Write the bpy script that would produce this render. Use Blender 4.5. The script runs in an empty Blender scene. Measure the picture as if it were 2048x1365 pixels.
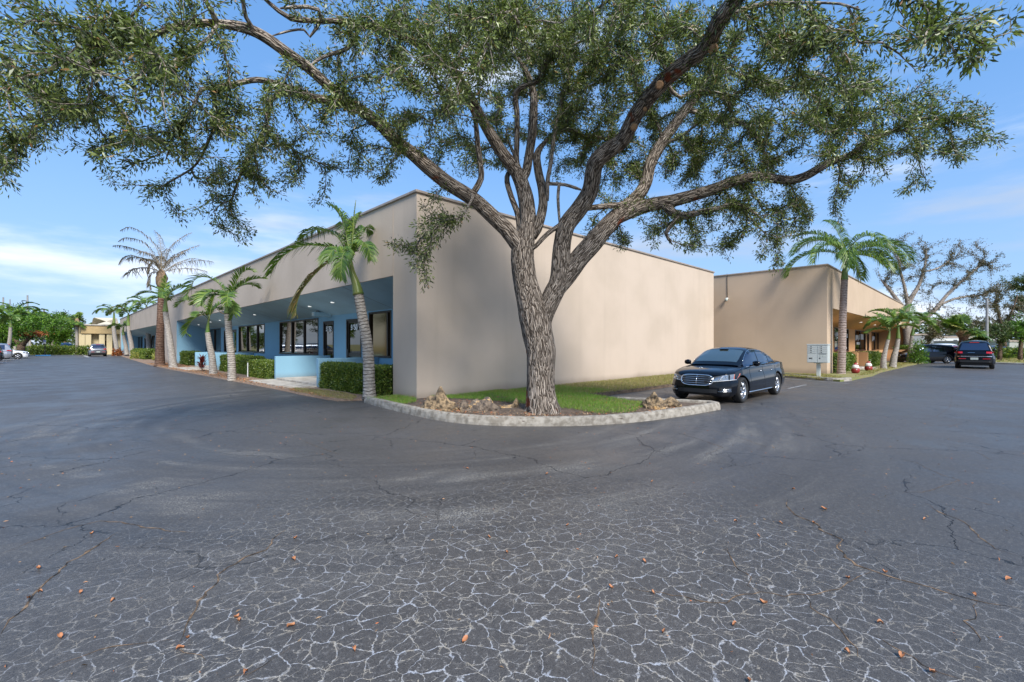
import bpy, bmesh, math, random
import numpy as np
from mathutils import Vector, Matrix, noise as mnoise
random.seed(7); rng = np.random.default_rng(11)
R = math.radians; PI = math.pi
C = bpy.context.scene.collection
# ------------------------------------------------------------------ camera
FPX, HX, HY, H = 921.0, 1024.0, 691.0, 1.52
CX, CY = -6.76, -10.49
YAW = R(44.5)
fw = Vector((math.sin(YAW), math.cos(YAW), 0)); rt = Vector((fw.y, -fw.x, 0))
cam = bpy.data.cameras.new('camera'); co = bpy.data.objects.new('camera', cam); C.objects.link(co)
co.location = (CX, CY, H); co.rotation_euler = (R(90), 0, -YAW)
cam.sensor_width = 36; cam.lens = 36 * FPX / 2048; cam.shift_y = 8.5 / 2048; cam.clip_end = 6000; cam.clip_start = 0.05
bpy.context.scene.camera = co
# ------------------------------------------------------------------ sky, sun, exposure
SH = Vector((1.45, 3.83, 0)).normalized(); ELEV = R(43)
sc = bpy.context.scene
sc.view_settings.view_transform = 'Standard'; sc.view_settings.look = 'None'; sc.view_settings.gamma = 1
sc.view_settings.exposure = 1.68
sc.cycles.use_denoising = True; sc.cycles.denoiser = 'OPENIMAGEDENOISE'; sc.cycles.denoising_input_passes = 'RGB_ALBEDO_NORMAL'; sc.cycles.denoising_prefilter = 'ACCURATE'; sc.cycles.sample_clamp_indirect = 3.0; sc.cycles.use_adaptive_sampling = False
W = bpy.data.worlds.new('World'); sc.world = W; W.use_nodes = True
nt = W.node_tree; nt.nodes.clear()
def N(t, ty, **k):
    n = t.nodes.new(ty)
    for a, b in k.items(): setattr(n, a, b)
    return n
out = N(nt, 'ShaderNodeOutputWorld'); bg = N(nt, 'ShaderNodeBackground'); bg.inputs[1].default_value = 0.15
sky = N(nt, 'ShaderNodeTexSky'); sky.sky_type = 'NISHITA'; sky.sun_disc = False; sky.sun_elevation = ELEV
sky.sun_rotation = math.atan2(-SH.x, -SH.y); sky.altitude = 0; sky.air_density = 1.0; sky.dust_density = 0.6; sky.ozone_density = 1.5
tc = N(nt, 'ShaderNodeTexCoord'); sep = N(nt, 'ShaderNodeSeparateXYZ'); nt.links.new(tc.outputs['Generated'], sep.inputs[0])
mp = N(nt, 'ShaderNodeMapping'); mp.inputs['Scale'].default_value = (1.5, 1.5, 7.5); nt.links.new(tc.outputs['Generated'], mp.inputs[0])
ns = N(nt, 'ShaderNodeTexNoise'); ns.inputs['Scale'].default_value = 1.7; ns.inputs['Detail'].default_value = 8; ns.inputs['Roughness'].default_value = 0.55
nt.links.new(mp.outputs[0], ns.inputs[0])
ns2 = N(nt, 'ShaderNodeTexNoise'); ns2.inputs['Scale'].default_value = 1.1; ns2.inputs['Detail'].default_value = 5
nt.links.new(mp.outputs[0], ns2.inputs[0])
def mr(t, src, a, b, c=0.0, d=1.0, sm=True):
    m = N(t, 'ShaderNodeMapRange'); m.interpolation_type = 'SMOOTHSTEP' if sm else 'LINEAR'
    m.inputs[1].default_value = a; m.inputs[2].default_value = b; m.inputs[3].default_value = c; m.inputs[4].default_value = d
    t.links.new(src, m.inputs[0]); return m.outputs[0]
def mth(t, op, a, b=None):
    m = N(t, 'ShaderNodeMath'); m.operation = op
    for i, v in enumerate((a, b)):
        if v is None: continue
        if hasattr(v, 'links'): t.links.new(v, m.inputs[i])
        else: m.inputs[i].default_value = v
    return m.outputs[0]
def mixc(t, f, a, b, mode='MIX'):
    m = N(t, 'ShaderNodeMix'); m.data_type = 'RGBA'; m.blend_type = mode
    for k, v in ((0, f), (6, a), (7, b)):
        if hasattr(v, 'links'): t.links.new(v, m.inputs[k])
        elif k == 0: m.inputs[0].default_value = v
        else: m.inputs[k].default_value = (*v, 1) if len(v) == 3 else v
    return m.outputs[2]
lowm = mr(nt, sep.outputs[2], 0.0, 0.42, 1.0, 0.0)
thr = mth(nt, 'ADD', ns.outputs[0], mth(nt, 'MULTIPLY', lowm, 0.17))
cl = mr(nt, thr, 0.54, 0.82)
hz = mr(nt, sep.outputs[2], 0.0, 0.45, 0.55, 0.0)
tint0 = mixc(nt, 0.8, sky.outputs[0], (0.22, 0.66, 1.50))
tint = mixc(nt, hz, tint0, (0.85, 1.30, 2.0))
cc = mixc(nt, mr(nt, ns2.outputs[0], 0.4, 0.62), (1.2, 1.42, 1.8), (2.5, 2.62, 2.85))
fin = mixc(nt, mth(nt, 'MULTIPLY', cl, 0.85), tint, cc)
nt.links.new(fin, bg.inputs[0]); nt.links.new(bg.outputs[0], out.inputs[0])
sl = bpy.data.lights.new('sun', 'SUN'); sl.energy = 1.8; sl.angle = R(22); sl.color = (1, 0.95, 0.87)
so = bpy.data.objects.new('sun', sl); C.objects.link(so)
sd = Vector((SH.x * math.cos(ELEV), SH.y * math.cos(ELEV), -math.sin(ELEV)))
sl.color = (1, 0.96, 0.90); so.rotation_euler = sd.to_track_quat('-Z', 'Y').to_euler(); so.location = (-10, -30, 40)
# ------------------------------------------------------------------ pixel helpers (photo pixels -> world metres)
def ray(px, py): 
    a = (px - HX) / FPX; return fw + rt * a + Vector((0, 0, -(py - HY) / FPX))
EYE = Vector((CX, CY, H))
def G(px, py, z=0.0): d = ray(px, py); return EYE + d * ((z - H) / d.z)
def AX(px, py, x): d = ray(px, py); return EYE + d * ((x - CX) / d.x)
def AY(px, py, y): d = ray(px, py); return EYE + d * ((y - CY) / d.y)
def D(px, py, t): return EYE + ray(px, py) * t
# ------------------------------------------------------------------ mesh helpers
class MB:
    def __init__(s): s.v = []; s.f = []; s.m = []; s.a = []
    def add(s, vs, fs, m=0):
        o = len(s.v); s.v += [tuple(v) for v in vs]; s.f += [tuple(i + o for i in f) for f in fs]; s.m += [m] * len(fs)
    def box(s, x0, x1, y0, y1, z0, z1, m=0):
        s.add([(x0,y0,z0),(x1,y0,z0),(x1,y1,z0),(x0,y1,z0),(x0,y0,z1),(x1,y0,z1),(x1,y1,z1),(x0,y1,z1)],
              [(0,3,2,1),(4,5,6,7),(0,1,5,4),(1,2,6,5),(2,3,7,6),(3,0,4,7)], m)
    def quad(s, a, b, c, d, m=0): s.add([a, b, c, d], [(0, 1, 2, 3)], m)
    def prism(s, poly, z0, z1, m=0, top=True):
        n = len(poly); s.add([(p[0], p[1], z0) for p in poly] + [(p[0], p[1], z1) for p in poly],
              [tuple(range(n - 1, -1, -1)), tuple(range(n, 2 * n))] + [(i, (i + 1) % n, n + (i + 1) % n, n + i) for i in range(n)], m)
    def tube(s, pts, rads, n=8, m=0, cap=True, fn=None, uv=None):
        pts = [Vector(p) for p in pts]; k = len(pts); up = Vector((0.13, 0.31, 0.94)); base = len(s.v)
        t0 = (pts[1] - pts[0]).normalized(); u = t0.orthogonal().normalized(); L = 0
        for i in range(k):
            t = (pts[min(i + 1, k - 1)] - pts[max(i - 1, 0)])
            t = t.normalized() if t.length > 1e-9 else t0
            u = (u - t * u.dot(t)); u = u.normalized() if u.length > 1e-6 else t.orthogonal().normalized(); w = t.cross(u)
            if i: L += (pts[i] - pts[i - 1]).length
            for j in range(n):
                a = 2 * PI * j / n; r = rads[i] * (fn(i, a, L) if fn else 1)
                s.v.append(tuple(pts[i] + (u * math.cos(a) + w * math.sin(a)) * r))
                if uv is not None: s.a.append((math.cos(a) * rads[i] + uv, math.sin(a) * rads[i], L))
        for i in range(k - 1):
            for j in range(n):
                b = base + i * n; s.f.append((b + j, b + (j + 1) % n, b + n + (j + 1) % n, b + n + j)); s.m.append(m)
        if cap:
            s.f.append(tuple(base + j for j in range(n - 1, -1, -1))); s.f.append(tuple(base + (k - 1) * n + j for j in range(n))); s.m += [m, m]
    def lathe(s, prof, c=(0, 0, 0), axis='z', n=20, m=0):
        o = len(s.v); c = Vector(c)
        for r, h in prof:
            for j in range(n):
                a = 2 * PI * j / n; p = (r * math.cos(a), r * math.sin(a), h)
                if axis == 'y': p = (p[0], h, p[1])
                if axis == 'x': p = (h, p[0], p[1])
                s.v.append(tuple(c + Vector(p)))
        for i in range(len(prof) - 1):
            for j in range(n):
                b = o + i * n; s.f.append((b + j, b + (j + 1) % n, b + n + (j + 1) % n, b + n + j)); s.m.append(m)
    def grid(s, P, m=0):   # P: rows of points
        o = len(s.v); nr, nc = len(P), len(P[0])
        for row in P: s.v += [tuple(p) for p in row]
        for i in range(nr - 1):
            for j in range(nc - 1):
                b = o + i * nc + j; s.f.append((b, b + 1, b + nc + 1, b + nc)); s.m.append(m)
def link(name, me, parent=None):
    o = bpy.data.objects.new(name, me); C.objects.link(o)
    if parent is not None: o.parent = parent
    return o
def obj(name, mb, mats, parent=None, smooth=False, recalc=True, off=None, bevel=0):
    me = bpy.data.meshes.new(name)
    v = mb.v
    if off is not None: v = [(a[0] - off[0], a[1] - off[1], a[2] - off[2]) for a in v]
    me.from_pydata(v, [], mb.f)
    if not isinstance(mats, (list, tuple)): mats = [mats]
    for m in mats: me.materials.append(m)
    if len(mats) > 1: me.polygons.foreach_set('material_index', mb.m)
    if mb.a and len(mb.a) == len(mb.v):
        at = me.attributes.new('bk', 'FLOAT_VECTOR', 'POINT'); at.data.foreach_set('vector', np.array(mb.a, dtype=np.float32).ravel())
    if recalc:
        b = bmesh.new(); b.from_mesh(me); bmesh.ops.recalc_face_normals(b, faces=b.faces); b.to_mesh(me); b.free()
    if smooth: me.polygons.foreach_set('use_smooth', [True] * len(me.polygons))
    me.update(); o = link(name, me, parent)
    if bevel:
        md = o.modifiers.new('bevel', 'BEVEL'); md.width = bevel; md.segments = 2; md.limit_method = 'ANGLE'
    return o
def tag(o, label, cat, group=None):
    o['label'] = label; o['category'] = cat
    if group: o['group'] = group
    return o
def thing(name, label, cat, loc=(0, 0, 0), rz=0, group=None):
    o = bpy.data.objects.new(name, None); C.objects.link(o); o.location = loc; o.rotation_euler = (0, 0, rz); o.empty_display_size = 0.3
    return tag(o, label, cat, group)
def struct(o, kind='structure'): o['kind'] = kind; return o
def quads_np(name, V, mat, parent=None, var=None, nv=4, smooth=False):
    """V: (n, nv, 3) array of separate polygons"""
    n = V.shape[0]; me = bpy.data.meshes.new(name)
    me.vertices.add(n * nv); me.vertices.foreach_set('co', V.astype(np.float32).ravel())
    me.loops.add(n * nv); me.loops.foreach_set('vertex_index', np.arange(n * nv, dtype=np.int32))
    me.polygons.add(n); me.polygons.foreach_set('loop_start', np.arange(0, n * nv, nv, dtype=np.int32)); me.polygons.foreach_set('loop_total', np.full(n, nv, dtype=np.int32))
    if var is None: var = rng.random(n)
    at = me.attributes.new('var', 'FLOAT', 'FACE'); at.data.foreach_set('value', var.astype(np.float32))
    me.materials.append(mat); me.update(calc_edges=True)
    return link(name, me, parent)
def nrm(a): return a / np.maximum(np.linalg.norm(a, axis=-1, keepdims=True), 1e-9)
def leaf_quads(c, d, L, Wd, fold=0.15):
    """lanceolate leaves: c base points, d directions"""
    n = len(c); d = nrm(d); s = nrm(np.cross(d, rng.normal(size=(n, 3)))); u = np.cross(s, d)
    L = np.asarray(L).reshape(-1, 1); Wd = np.asarray(Wd).reshape(-1, 1)
    mid = c + d * L * 0.45 + u * L * fold
    return np.stack([c, mid + s * Wd / 2, c + d * L, mid - s * Wd / 2], axis=1)
# ------------------------------------------------------------------ materials
def mat(name, col, rough=0.8, metal=0.0, spec=0.5, coat=0.0, vary=0.0, vscale=3.0, bump=0.0, bscale=60.0, bdist=0.01, emit=None, col2=None, detail=5, stretch=None):
    m = bpy.data.materials.new(name); m.use_nodes = True; t = m.node_tree; b = t.nodes['Principled BSDF']
    b.inputs['Base Color'].default_value = (*col, 1); b.inputs['Roughness'].default_value = rough; b.inputs['Metallic'].default_value = metal
    b.inputs['Specular IOR Level'].default_value = spec; b.inputs['Coat Weight'].default_value = coat; b.inputs['Coat Roughness'].default_value = 0.03
    tcx = N(t, 'ShaderNodeTexCoord'); src = tcx.outputs['Object']
    if stretch:
        mpx = N(t, 'ShaderNodeMapping'); mpx.inputs['Scale'].default_value = stretch; t.links.new(src, mpx.inputs[0]); src2 = mpx.outputs[0]
    else: src2 = src
    if vary or col2:
        n = N(t, 'ShaderNodeTexNoise'); n.inputs['Scale'].default_value = vscale; n.inputs['Detail'].default_value = detail; n.inputs['Roughness'].default_value = 0.6
        t.links.new(src2, n.inputs[0]); c2 = col2 or tuple(c * (1 - vary) for c in col)
        t.links.new(mixc(t, mr(t, n.outputs[0], 0.35, 0.68), col, c2), b.inputs['Base Color'])
    if bump:
        n = N(t, 'ShaderNodeTexNoise'); n.inputs['Scale'].default_value = bscale; n.inputs['Detail'].default_value = 3
        t.links.new(src, n.inputs[0]); bp = N(t, 'ShaderNodeBump'); bp.inputs['Strength'].default_value = bump; bp.inputs['Distance'].default_value = bdist
        t.links.new(n.outputs[0], bp.inputs['Height']); t.links.new(bp.outputs[0], b.inputs['Normal'])
    if emit: b.inputs['Emission Color'].default_value = (*emit[0], 1); b.inputs['Emission Strength'].default_value = emit[1]
    return m
def leafmat(name, cols, rough=0.45, trans=0.25, spec=0.5):
    m = bpy.data.materials.new(name); m.use_nodes = True; t = m.node_tree; b = t.nodes['Principled BSDF']
    at = N(t, 'ShaderNodeAttribute'); at.attribute_name = 'var'
    rp = N(t, 'ShaderNodeValToRGB'); t.links.new(at.outputs['Fac'], rp.inputs[0]); e = rp.color_ramp.elements
    while len(e) < len(cols): e.new(0.5)
    for i, (p, c) in enumerate(cols): e[i].position = p; e[i].color = (*c, 1)
    t.links.new(rp.outputs[0], b.inputs['Base Color']); b.inputs['Roughness'].default_value = rough; b.inputs['Specular IOR Level'].default_value = spec
    tr = N(t, 'ShaderNodeBsdfTranslucent'); t.links.new(mixc(t, 1.0, rp.outputs[0], (1.1, 1.3, 0.5), 'MULTIPLY'), tr.inputs[0])
    mx = N(t, 'ShaderNodeMixShader'); mx.inputs[0].default_value = trans
    t.links.new(b.outputs[0], mx.inputs[1]); t.links.new(tr.outputs[0], mx.inputs[2]); t.links.new(mx.outputs[0], t.nodes['Material Output'].inputs[0])
    return m
def barkmat(name, dark, mid, light, sc=26, zs=0.16, bump=1.0, dist=0.03, red=None):
    m = bpy.data.materials.new(name); m.use_nodes = True; t = m.node_tree; b = t.nodes['Principled BSDF']; b.inputs['Roughness'].default_value = 0.95; b.inputs['Specular IOR Level'].default_value = 0.15
    at = N(t, 'ShaderNodeAttribute'); at.attribute_name = 'bk'
    wn = N(t, 'ShaderNodeTexNoise'); wn.inputs['Scale'].default_value = 5; wn.inputs['Detail'].default_value = 3; t.links.new(at.outputs['Vector'], wn.inputs[0])
    va = N(t, 'ShaderNodeVectorMath'); va.operation = 'SCALE'; va.inputs[3].default_value = 0.07; t.links.new(wn.outputs['Color'], va.inputs[0])
    vb = N(t, 'ShaderNodeVectorMath'); vb.operation = 'ADD'; t.links.new(at.outputs['Vector'], vb.inputs[0]); t.links.new(va.outputs[0], vb.inputs[1])
    mp = N(t, 'ShaderNodeMapping'); mp.inputs['Scale'].default_value = (1, 1, zs); t.links.new(vb.outputs[0], mp.inputs[0])
    vo = N(t, 'ShaderNodeTexVoronoi'); vo.feature = 'DISTANCE_TO_EDGE'; vo.inputs['Scale'].default_value = sc; t.links.new(mp.outputs[0], vo.inputs[0])
    n1 = N(t, 'ShaderNodeTexNoise'); n1.inputs['Scale'].default_value = sc * 2; n1.inputs['Detail'].default_value = 5; t.links.new(mp.outputs[0], n1.inputs[0])
    n2 = N(t, 'ShaderNodeTexNoise'); n2.inputs['Scale'].default_value = 3.5; n2.inputs['Detail'].default_value = 5; n2.inputs['Roughness'].default_value = 0.7; t.links.new(at.outputs['Vector'], n2.inputs[0])
    e = mr(t, vo.outputs[0], 0.0, 0.28)
    hgt = mth(t, 'ADD', mth(t, 'MULTIPLY', e, 0.8), mth(t, 'MULTIPLY', n1.outputs[0], 0.5))
    c1 = mixc(t, mr(t, n1.outputs[0], 0.35, 0.65), mid, light)
    c1 = mixc(t, mr(t, n2.outputs[0], 0.50, 0.72), c1, tuple(min(1, x * 1.35) for x in light))
    c2 = mixc(t, mr(t, e, 0.0, 0.6), dark, c1)
    if red:
        n3 = N(t, 'ShaderNodeTexNoise'); n3.inputs['Scale'].default_value = 2.3; n3.inputs['Detail'].default_value = 3; t.links.new(at.outputs['Vector'], n3.inputs[0])
        c2 = mixc(t, mr(t, n3.outputs[0], 0.66, 0.72), c2, red)
    t.links.new(c2, b.inputs['Base Color'])
    bp = N(t, 'ShaderNodeBump'); bp.inputs['Strength'].default_value = bump; bp.inputs['Distance'].default_value = dist
    t.links.new(hgt, bp.inputs['Height']); t.links.new(bp.outputs[0], b.inputs['Normal']); return m
def stucco(name, col, col2, bump=0.55, bscale=34, streak=0.12):
    m = bpy.data.materials.new(name); m.use_nodes = True; t = m.node_tree; b = t.nodes['Principled BSDF']; b.inputs['Roughness'].default_value = 0.92; b.inputs['Specular IOR Level'].default_value = 0.2
    tcx = N(t, 'ShaderNodeTexCoord'); src = tcx.outputs['Object']
    n = N(t, 'ShaderNodeTexNoise'); n.inputs['Scale'].default_value = 0.5; n.inputs['Detail'].default_value = 7; t.links.new(src, n.inputs[0])
    mpx = N(t, 'ShaderNodeMapping'); mpx.inputs['Scale'].default_value = (1, 1, 0.06); t.links.new(src, mpx.inputs[0])
    s = N(t, 'ShaderNodeTexNoise'); s.inputs['Scale'].default_value = 2.6; s.inputs['Detail'].default_value = 4; t.links.new(mpx.outputs[0], s.inputs[0])
    g = N(t, 'ShaderNodeTexNoise'); g.inputs['Scale'].default_value = bscale; g.inputs['Detail'].default_value = 5; g.inputs['Roughness'].default_value = 0.6; t.links.new(src, g.inputs[0])
    c = mixc(t, mr(t, n.outputs[0], 0.35, 0.7), col, col2)
    c = mixc(t, mth(t, 'MULTIPLY', mr(t, s.outputs[0], 0.5, 0.8), streak * 1.2), c, tuple(x * 0.72 for x in col2))
    c = mixc(t, mth(t, 'MULTIPLY', mr(t, g.outputs[0], 0.50, 0.34), 0.05), c, tuple(x * 0.6 for x in col))
    sx = N(t, 'ShaderNodeSeparateXYZ'); t.links.new(src, sx.inputs[0])
    dirt = mth(t, 'MULTIPLY', mr(t, mth(t, 'ADD', sx.outputs[2], mth(t, 'MULTIPLY', n.outputs[0], -0.35)), 0.22, -0.12), 0.5)
    c = mixc(t, dirt, c, (0.16, 0.12, 0.09))
    t.links.new(c, b.inputs['Base Color'])
    bp = N(t, 'ShaderNodeBump'); bp.inputs['Strength'].default_value = bump; bp.inputs['Distance'].default_value = 0.009
    t.links.new(g.outputs[0], bp.inputs['Height']); t.links.new(bp.outputs[0], b.inputs['Normal']); return m
M = {}
M['tan'] = stucco('tan_stucco', (0.56, 0.46, 0.365), (0.50, 0.41, 0.32))
M['tan2'] = stucco('warm_tan_stucco', (0.54, 0.41, 0.29), (0.49, 0.37, 0.26), bump=0.4)
M['blue'] = stucco('blue_stucco', (0.235, 0.42, 0.54), (0.215, 0.39, 0.50), bump=0.35, streak=0.05)
M['ochre'] = stucco('ochre_stucco', (0.58, 0.33, 0.16), (0.52, 0.29, 0.13), bump=0.35, streak=0.05)
M['soffb'] = mat('blue_soffit', (0.36, 0.54, 0.62), 0.7, vary=0.15, vscale=0.8)
M['soffo'] = mat('ochre_soffit', (0.68, 0.39, 0.15), 0.7, vary=0.15, vscale=0.8)
M['cap'] = mat('parapet_metal', (0.40, 0.33, 0.27), 0.5, metal=0.2, vary=0.2)
M['bronze'] = mat('bronze_frame', (0.045, 0.035, 0.028), 0.4, metal=0.6)
M['glass'] = mat('tinted_glass', (0.17, 0.16, 0.14), 0.02, metal=1.0)
M['glassb'] = mat('brown_film_glass', (0.22, 0.16, 0.08), 0.09, metal=1.0)
M['white'] = mat('white_vinyl', (0.8, 0.8, 0.78), 0.5)
M['conc'] = mat('weathered_concrete', (0.39, 0.355, 0.30), 0.95, col2=(0.20, 0.175, 0.14), vscale=8, bump=0.7, bscale=90, detail=8)
M['concl'] = mat('pale_concrete', (0.52, 0.48, 0.41), 0.95, col2=(0.30, 0.26, 0.21), vscale=3, bump=0.5, bscale=60, detail=8)
M['rock'] = mat('limestone_rock', (0.38, 0.27, 0.155), 0.95, col2=(0.06, 0.045, 0.03), vscale=8, bump=1.0, bscale=16, bdist=0.06, detail=9)
M['soil'] = mat('bare_soil', (0.17, 0.12, 0.085), 0.98, col2=(0.075, 0.055, 0.04), vscale=9, bump=1, bscale=40, bdist=0.02, detail=8)
M['mulch'] = mat('mulch_bed', (0.34, 0.24, 0.17), 0.98, col2=(0.14, 0.08, 0.05), vscale=22, bump=1, bscale=60, bdist=0.02, detail=8)
M['lawn'] = mat('lawn_turf', (0.20, 0.22, 0.06), 0.95, col2=(0.30, 0.23, 0.11), vscale=1.6, bump=1, bscale=45, bdist=0.03, detail=9)
M['paint'] = mat('worn_road_paint', (0.62, 0.61, 0.57), 0.8, col2=(0.25, 0.25, 0.25), vscale=10, detail=9)
M['bluep'] = mat('blue_kerb_paint', (0.05, 0.25, 0.55), 0.7, vary=0.3)
M['grass'] = leafmat('grass_blades', [(0, (0.10, 0.23, 0.015)), (0.5, (0.20, 0.38, 0.03)), (0.8, (0.26, 0.36, 0.07)), (1, (0.42, 0.36, 0.17))], 0.6, 0.3)
M['grassdry'] = leafmat('dry_grass_blades', [(0, (0.14, 0.19, 0.03)), (0.4, (0.30, 0.28, 0.09)), (0.8, (0.44, 0.35, 0.17)), (1, (0.28, 0.18, 0.09))], 0.7, 0.3)
M['oak'] = leafmat('oak_leaves', [(0, (0.035, 0.045, 0.017)), (0.4, (0.09, 0.115, 0.033)), (0.75, (0.19, 0.245, 0.05)), (0.97, (0.30, 0.34, 0.12)), (1, (0.35, 0.15, 0.05))], 0.36, 0.22, 0.5)
M['palmleaf'] = leafmat('palm_leaflets', [(0, (0.04, 0.09, 0.015)), (0.5, (0.11, 0.19, 0.025)), (0.85, (0.24, 0.32, 0.05)), (1, (0.36, 0.34, 0.09))], 0.4, 0.22)
M['palmbrown'] = leafmat('browned_palm_leaflets', [(0, (0.07, 0.12, 0.03)), (0.5, (0.22, 0.17, 0.06)), (1, (0.42, 0.20, 0.06))], 0.6, 0.2)
M['palmdead'] = leafmat('dead_palm_leaflets', [(0, (0.09, 0.075, 0.06)), (0.6, (0.20, 0.17, 0.13)), (1, (0.30, 0.22, 0.12))], 0.8, 0.1)
M['hedge'] = leafmat('hedge_leaves', [(0, (0.04, 0.085, 0.012)), (0.6, (0.12, 0.19, 0.025)), (1, (0.26, 0.30, 0.05))], 0.4, 0.2)
M['bright'] = leafmat('bright_tree_leaves', [(0, (0.03, 0.08, 0.01)), (0.6, (0.10, 0.22, 0.02)), (1, (0.20, 0.34, 0.04))], 0.5, 0.25)
M['midgreen'] = leafmat('far_tree_leaves', [(0, (0.03, 0.055, 0.015)), (0.6, (0.07, 0.11, 0.03)), (1, (0.14, 0.17, 0.06))], 0.5, 0.25)
M['greyleaf'] = leafmat('sparse_brown_leaves', [(0, (0.05, 0.05, 0.025)), (0.6, (0.11, 0.10, 0.05)), (1, (0.20, 0.16, 0.09))], 0.6, 0.25)
M['orange'] = leafmat('orange_leaves', [(0, (0.25, 0.07, 0.025)), (0.6, (0.42, 0.12, 0.03)), (1, (0.5, 0.22, 0.07))], 0.5, 0.2)
M['redleaf'] = leafmat('dark_red_leaves', [(0, (0.08, 0.012, 0.018)), (0.6, (0.22, 0.025, 0.03)), (1, (0.38, 0.10, 0.06))], 0.4, 0.2)
M['croton'] = leafmat('yellow_green_leaves', [(0, (0.06, 0.11, 0.02)), (0.5, (0.25, 0.28, 0.05)), (1, (0.5, 0.45, 0.12))], 0.4, 0.2)
M['litter'] = leafmat('dry_litter', [(0, (0.18, 0.10, 0.05)), (0.5, (0.40, 0.28, 0.16)), (1, (0.5, 0.14, 0.04))], 0.7, 0.05)
M['core'] = mat('hedge_fill', (0.02, 0.03, 0.012), 1.0, vary=0.5, vscale=20)  # very dark green of the solid box inside each hedge
M['bark'] = barkmat('oak_bark', (0.055, 0.042, 0.032), (0.25, 0.20, 0.16), (0.44, 0.375, 0.31), sc=34, zs=0.085, dist=0.022, red=(0.20, 0.06, 0.03))
M['bark2'] = barkmat('branch_bark', (0.11, 0.09, 0.07), (0.29, 0.24, 0.20), (0.44, 0.385, 0.33), sc=40, bump=0.6, dist=0.01)
M['cutwood'] = mat('sawn_wood', (0.42, 0.24, 0.12), 0.8, vary=0.4, vscale=20)
M['brownbark'] = barkmat('brown_bark', (0.04, 0.025, 0.018), (0.14, 0.09, 0.06), (0.22, 0.16, 0.11), bump=0.6)
M['steel'] = mat('galvanised_pole', (0.30, 0.30, 0.30), 0.6, vary=0.3)
M['black'] = mat('black_plastic', (0.015, 0.015, 0.016), 0.5)
M['tyre'] = mat('tyre_rubber', (0.02, 0.02, 0.02), 0.8, bump=0.2, bscale=80)
M['rim'] = mat('alloy_rim', (0.55, 0.56, 0.58), 0.25, metal=0.9)
M['chrome'] = mat('chrome', (0.8, 0.8, 0.82), 0.08, metal=1.0)
M['carglass'] = mat('car_window_glass', (0.24, 0.29, 0.27), 0.02, metal=0.8, spec=0.5)
M['sideglass'] = mat('dark_side_glass', (0.09, 0.115, 0.16), 0.02, metal=0.9, spec=1.0)
M['paintblack'] = mat('black_car_paint', (0.003, 0.004, 0.007), 0.10, metal=0.0, spec=0.32, coat=0.12)
M['red_l'] = mat('red_lens', (0.5, 0.01, 0.012), 0.1, coat=1.0)
M['clear_l'] = mat('clear_lens', (0.30, 0.32, 0.35), 0.08, metal=0.7, coat=1.0)
M['amber'] = mat('amber_lens', (0.75, 0.16, 0.05), 0.15, coat=1.0)
M['plate'] = mat('licence_plate', (0.55, 0.60, 0.55), 0.5, vary=0.4, vscale=30)
def palmtrunk(name, a, b, c, freq=16, rough=0.9):
    m = bpy.data.materials.new(name); m.use_nodes = True; t = m.node_tree; bs = t.nodes['Principled BSDF']; bs.inputs['Roughness'].default_value = rough; bs.inputs['Specular IOR Level'].default_value = 0.2
    at = N(t, 'ShaderNodeAttribute'); at.attribute_name = 'bk'; sx = N(t, 'ShaderNodeSeparateXYZ'); t.links.new(at.outputs['Vector'], sx.inputs[0])
    n = N(t, 'ShaderNodeTexNoise'); n.inputs['Scale'].default_value = 6; n.inputs['Detail'].default_value = 6; t.links.new(at.outputs['Vector'], n.inputs[0])
    ph = mth(t, 'ADD', mth(t, 'MULTIPLY', sx.outputs[2], freq), mth(t, 'MULTIPLY', n.outputs[0], 1.3))
    fr = mth(t, 'FRACT', ph); ring = mr(t, fr, 0.0, 0.22)
    mpx = N(t, 'ShaderNodeMapping'); mpx.inputs['Scale'].default_value = (3, 3, 14); t.links.new(at.outputs['Vector'], mpx.inputs[0])
    n2 = N(t, 'ShaderNodeTexNoise'); n2.inputs['Scale'].default_value = 3; n2.inputs['Detail'].default_value = 5; t.links.new(mpx.outputs[0], n2.inputs[0])
    c1 = mixc(t, mr(t, n2.outputs[0], 0.38, 0.62), b, c); c2 = mixc(t, mth(t, 'MULTIPLY', mr(t, ring, 1.0, 0.0), mr(t, n2.outputs[0], 0.30, 0.50)), c1, a)
    t.links.new(c2, bs.inputs['Base Color'])
    bp = N(t, 'ShaderNodeBump'); bp.inputs['Strength'].default_value = 0.6; bp.inputs['Distance'].default_value = 0.02
    t.links.new(mth(t, 'ADD', ring, n2.outputs[0]), bp.inputs['Height']); bp.inputs['Strength'].default_value = 1.0; t.links.new(bp.outputs[0], bs.inputs['Normal']); return m
M['ptrunk'] = palmtrunk('ringed_grey_palm_trunk', (0.05, 0.035, 0.028), (0.29, 0.255, 0.22), (0.46, 0.42, 0.37), freq=11)
M['ptrunkr'] = palmtrunk('reddish_palm_trunk', (0.10, 0.065, 0.05), (0.27, 0.20, 0.17), (0.40, 0.32, 0.28), freq=8)
M['pboots'] = palmtrunk('brown_booted_trunk', (0.02, 0.012, 0.008), (0.10, 0.045, 0.028), (0.22, 0.15, 0.11), freq=6)
M['cshaft'] = mat('green_crownshaft', (0.10, 0.19, 0.035), 0.35, col2=(0.18, 0.20, 0.05), vscale=4)
M['rachis'] = mat('palm_rib', (0.16, 0.20, 0.05), 0.5)
M['rachisd'] = mat('dead_palm_rib', (0.27, 0.22, 0.14), 0.8)
M['sheath'] = mat('dry_palm_sheath', (0.38, 0.25, 0.14), 0.8, col2=(0.12, 0.07, 0.04), vscale=12)
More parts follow.
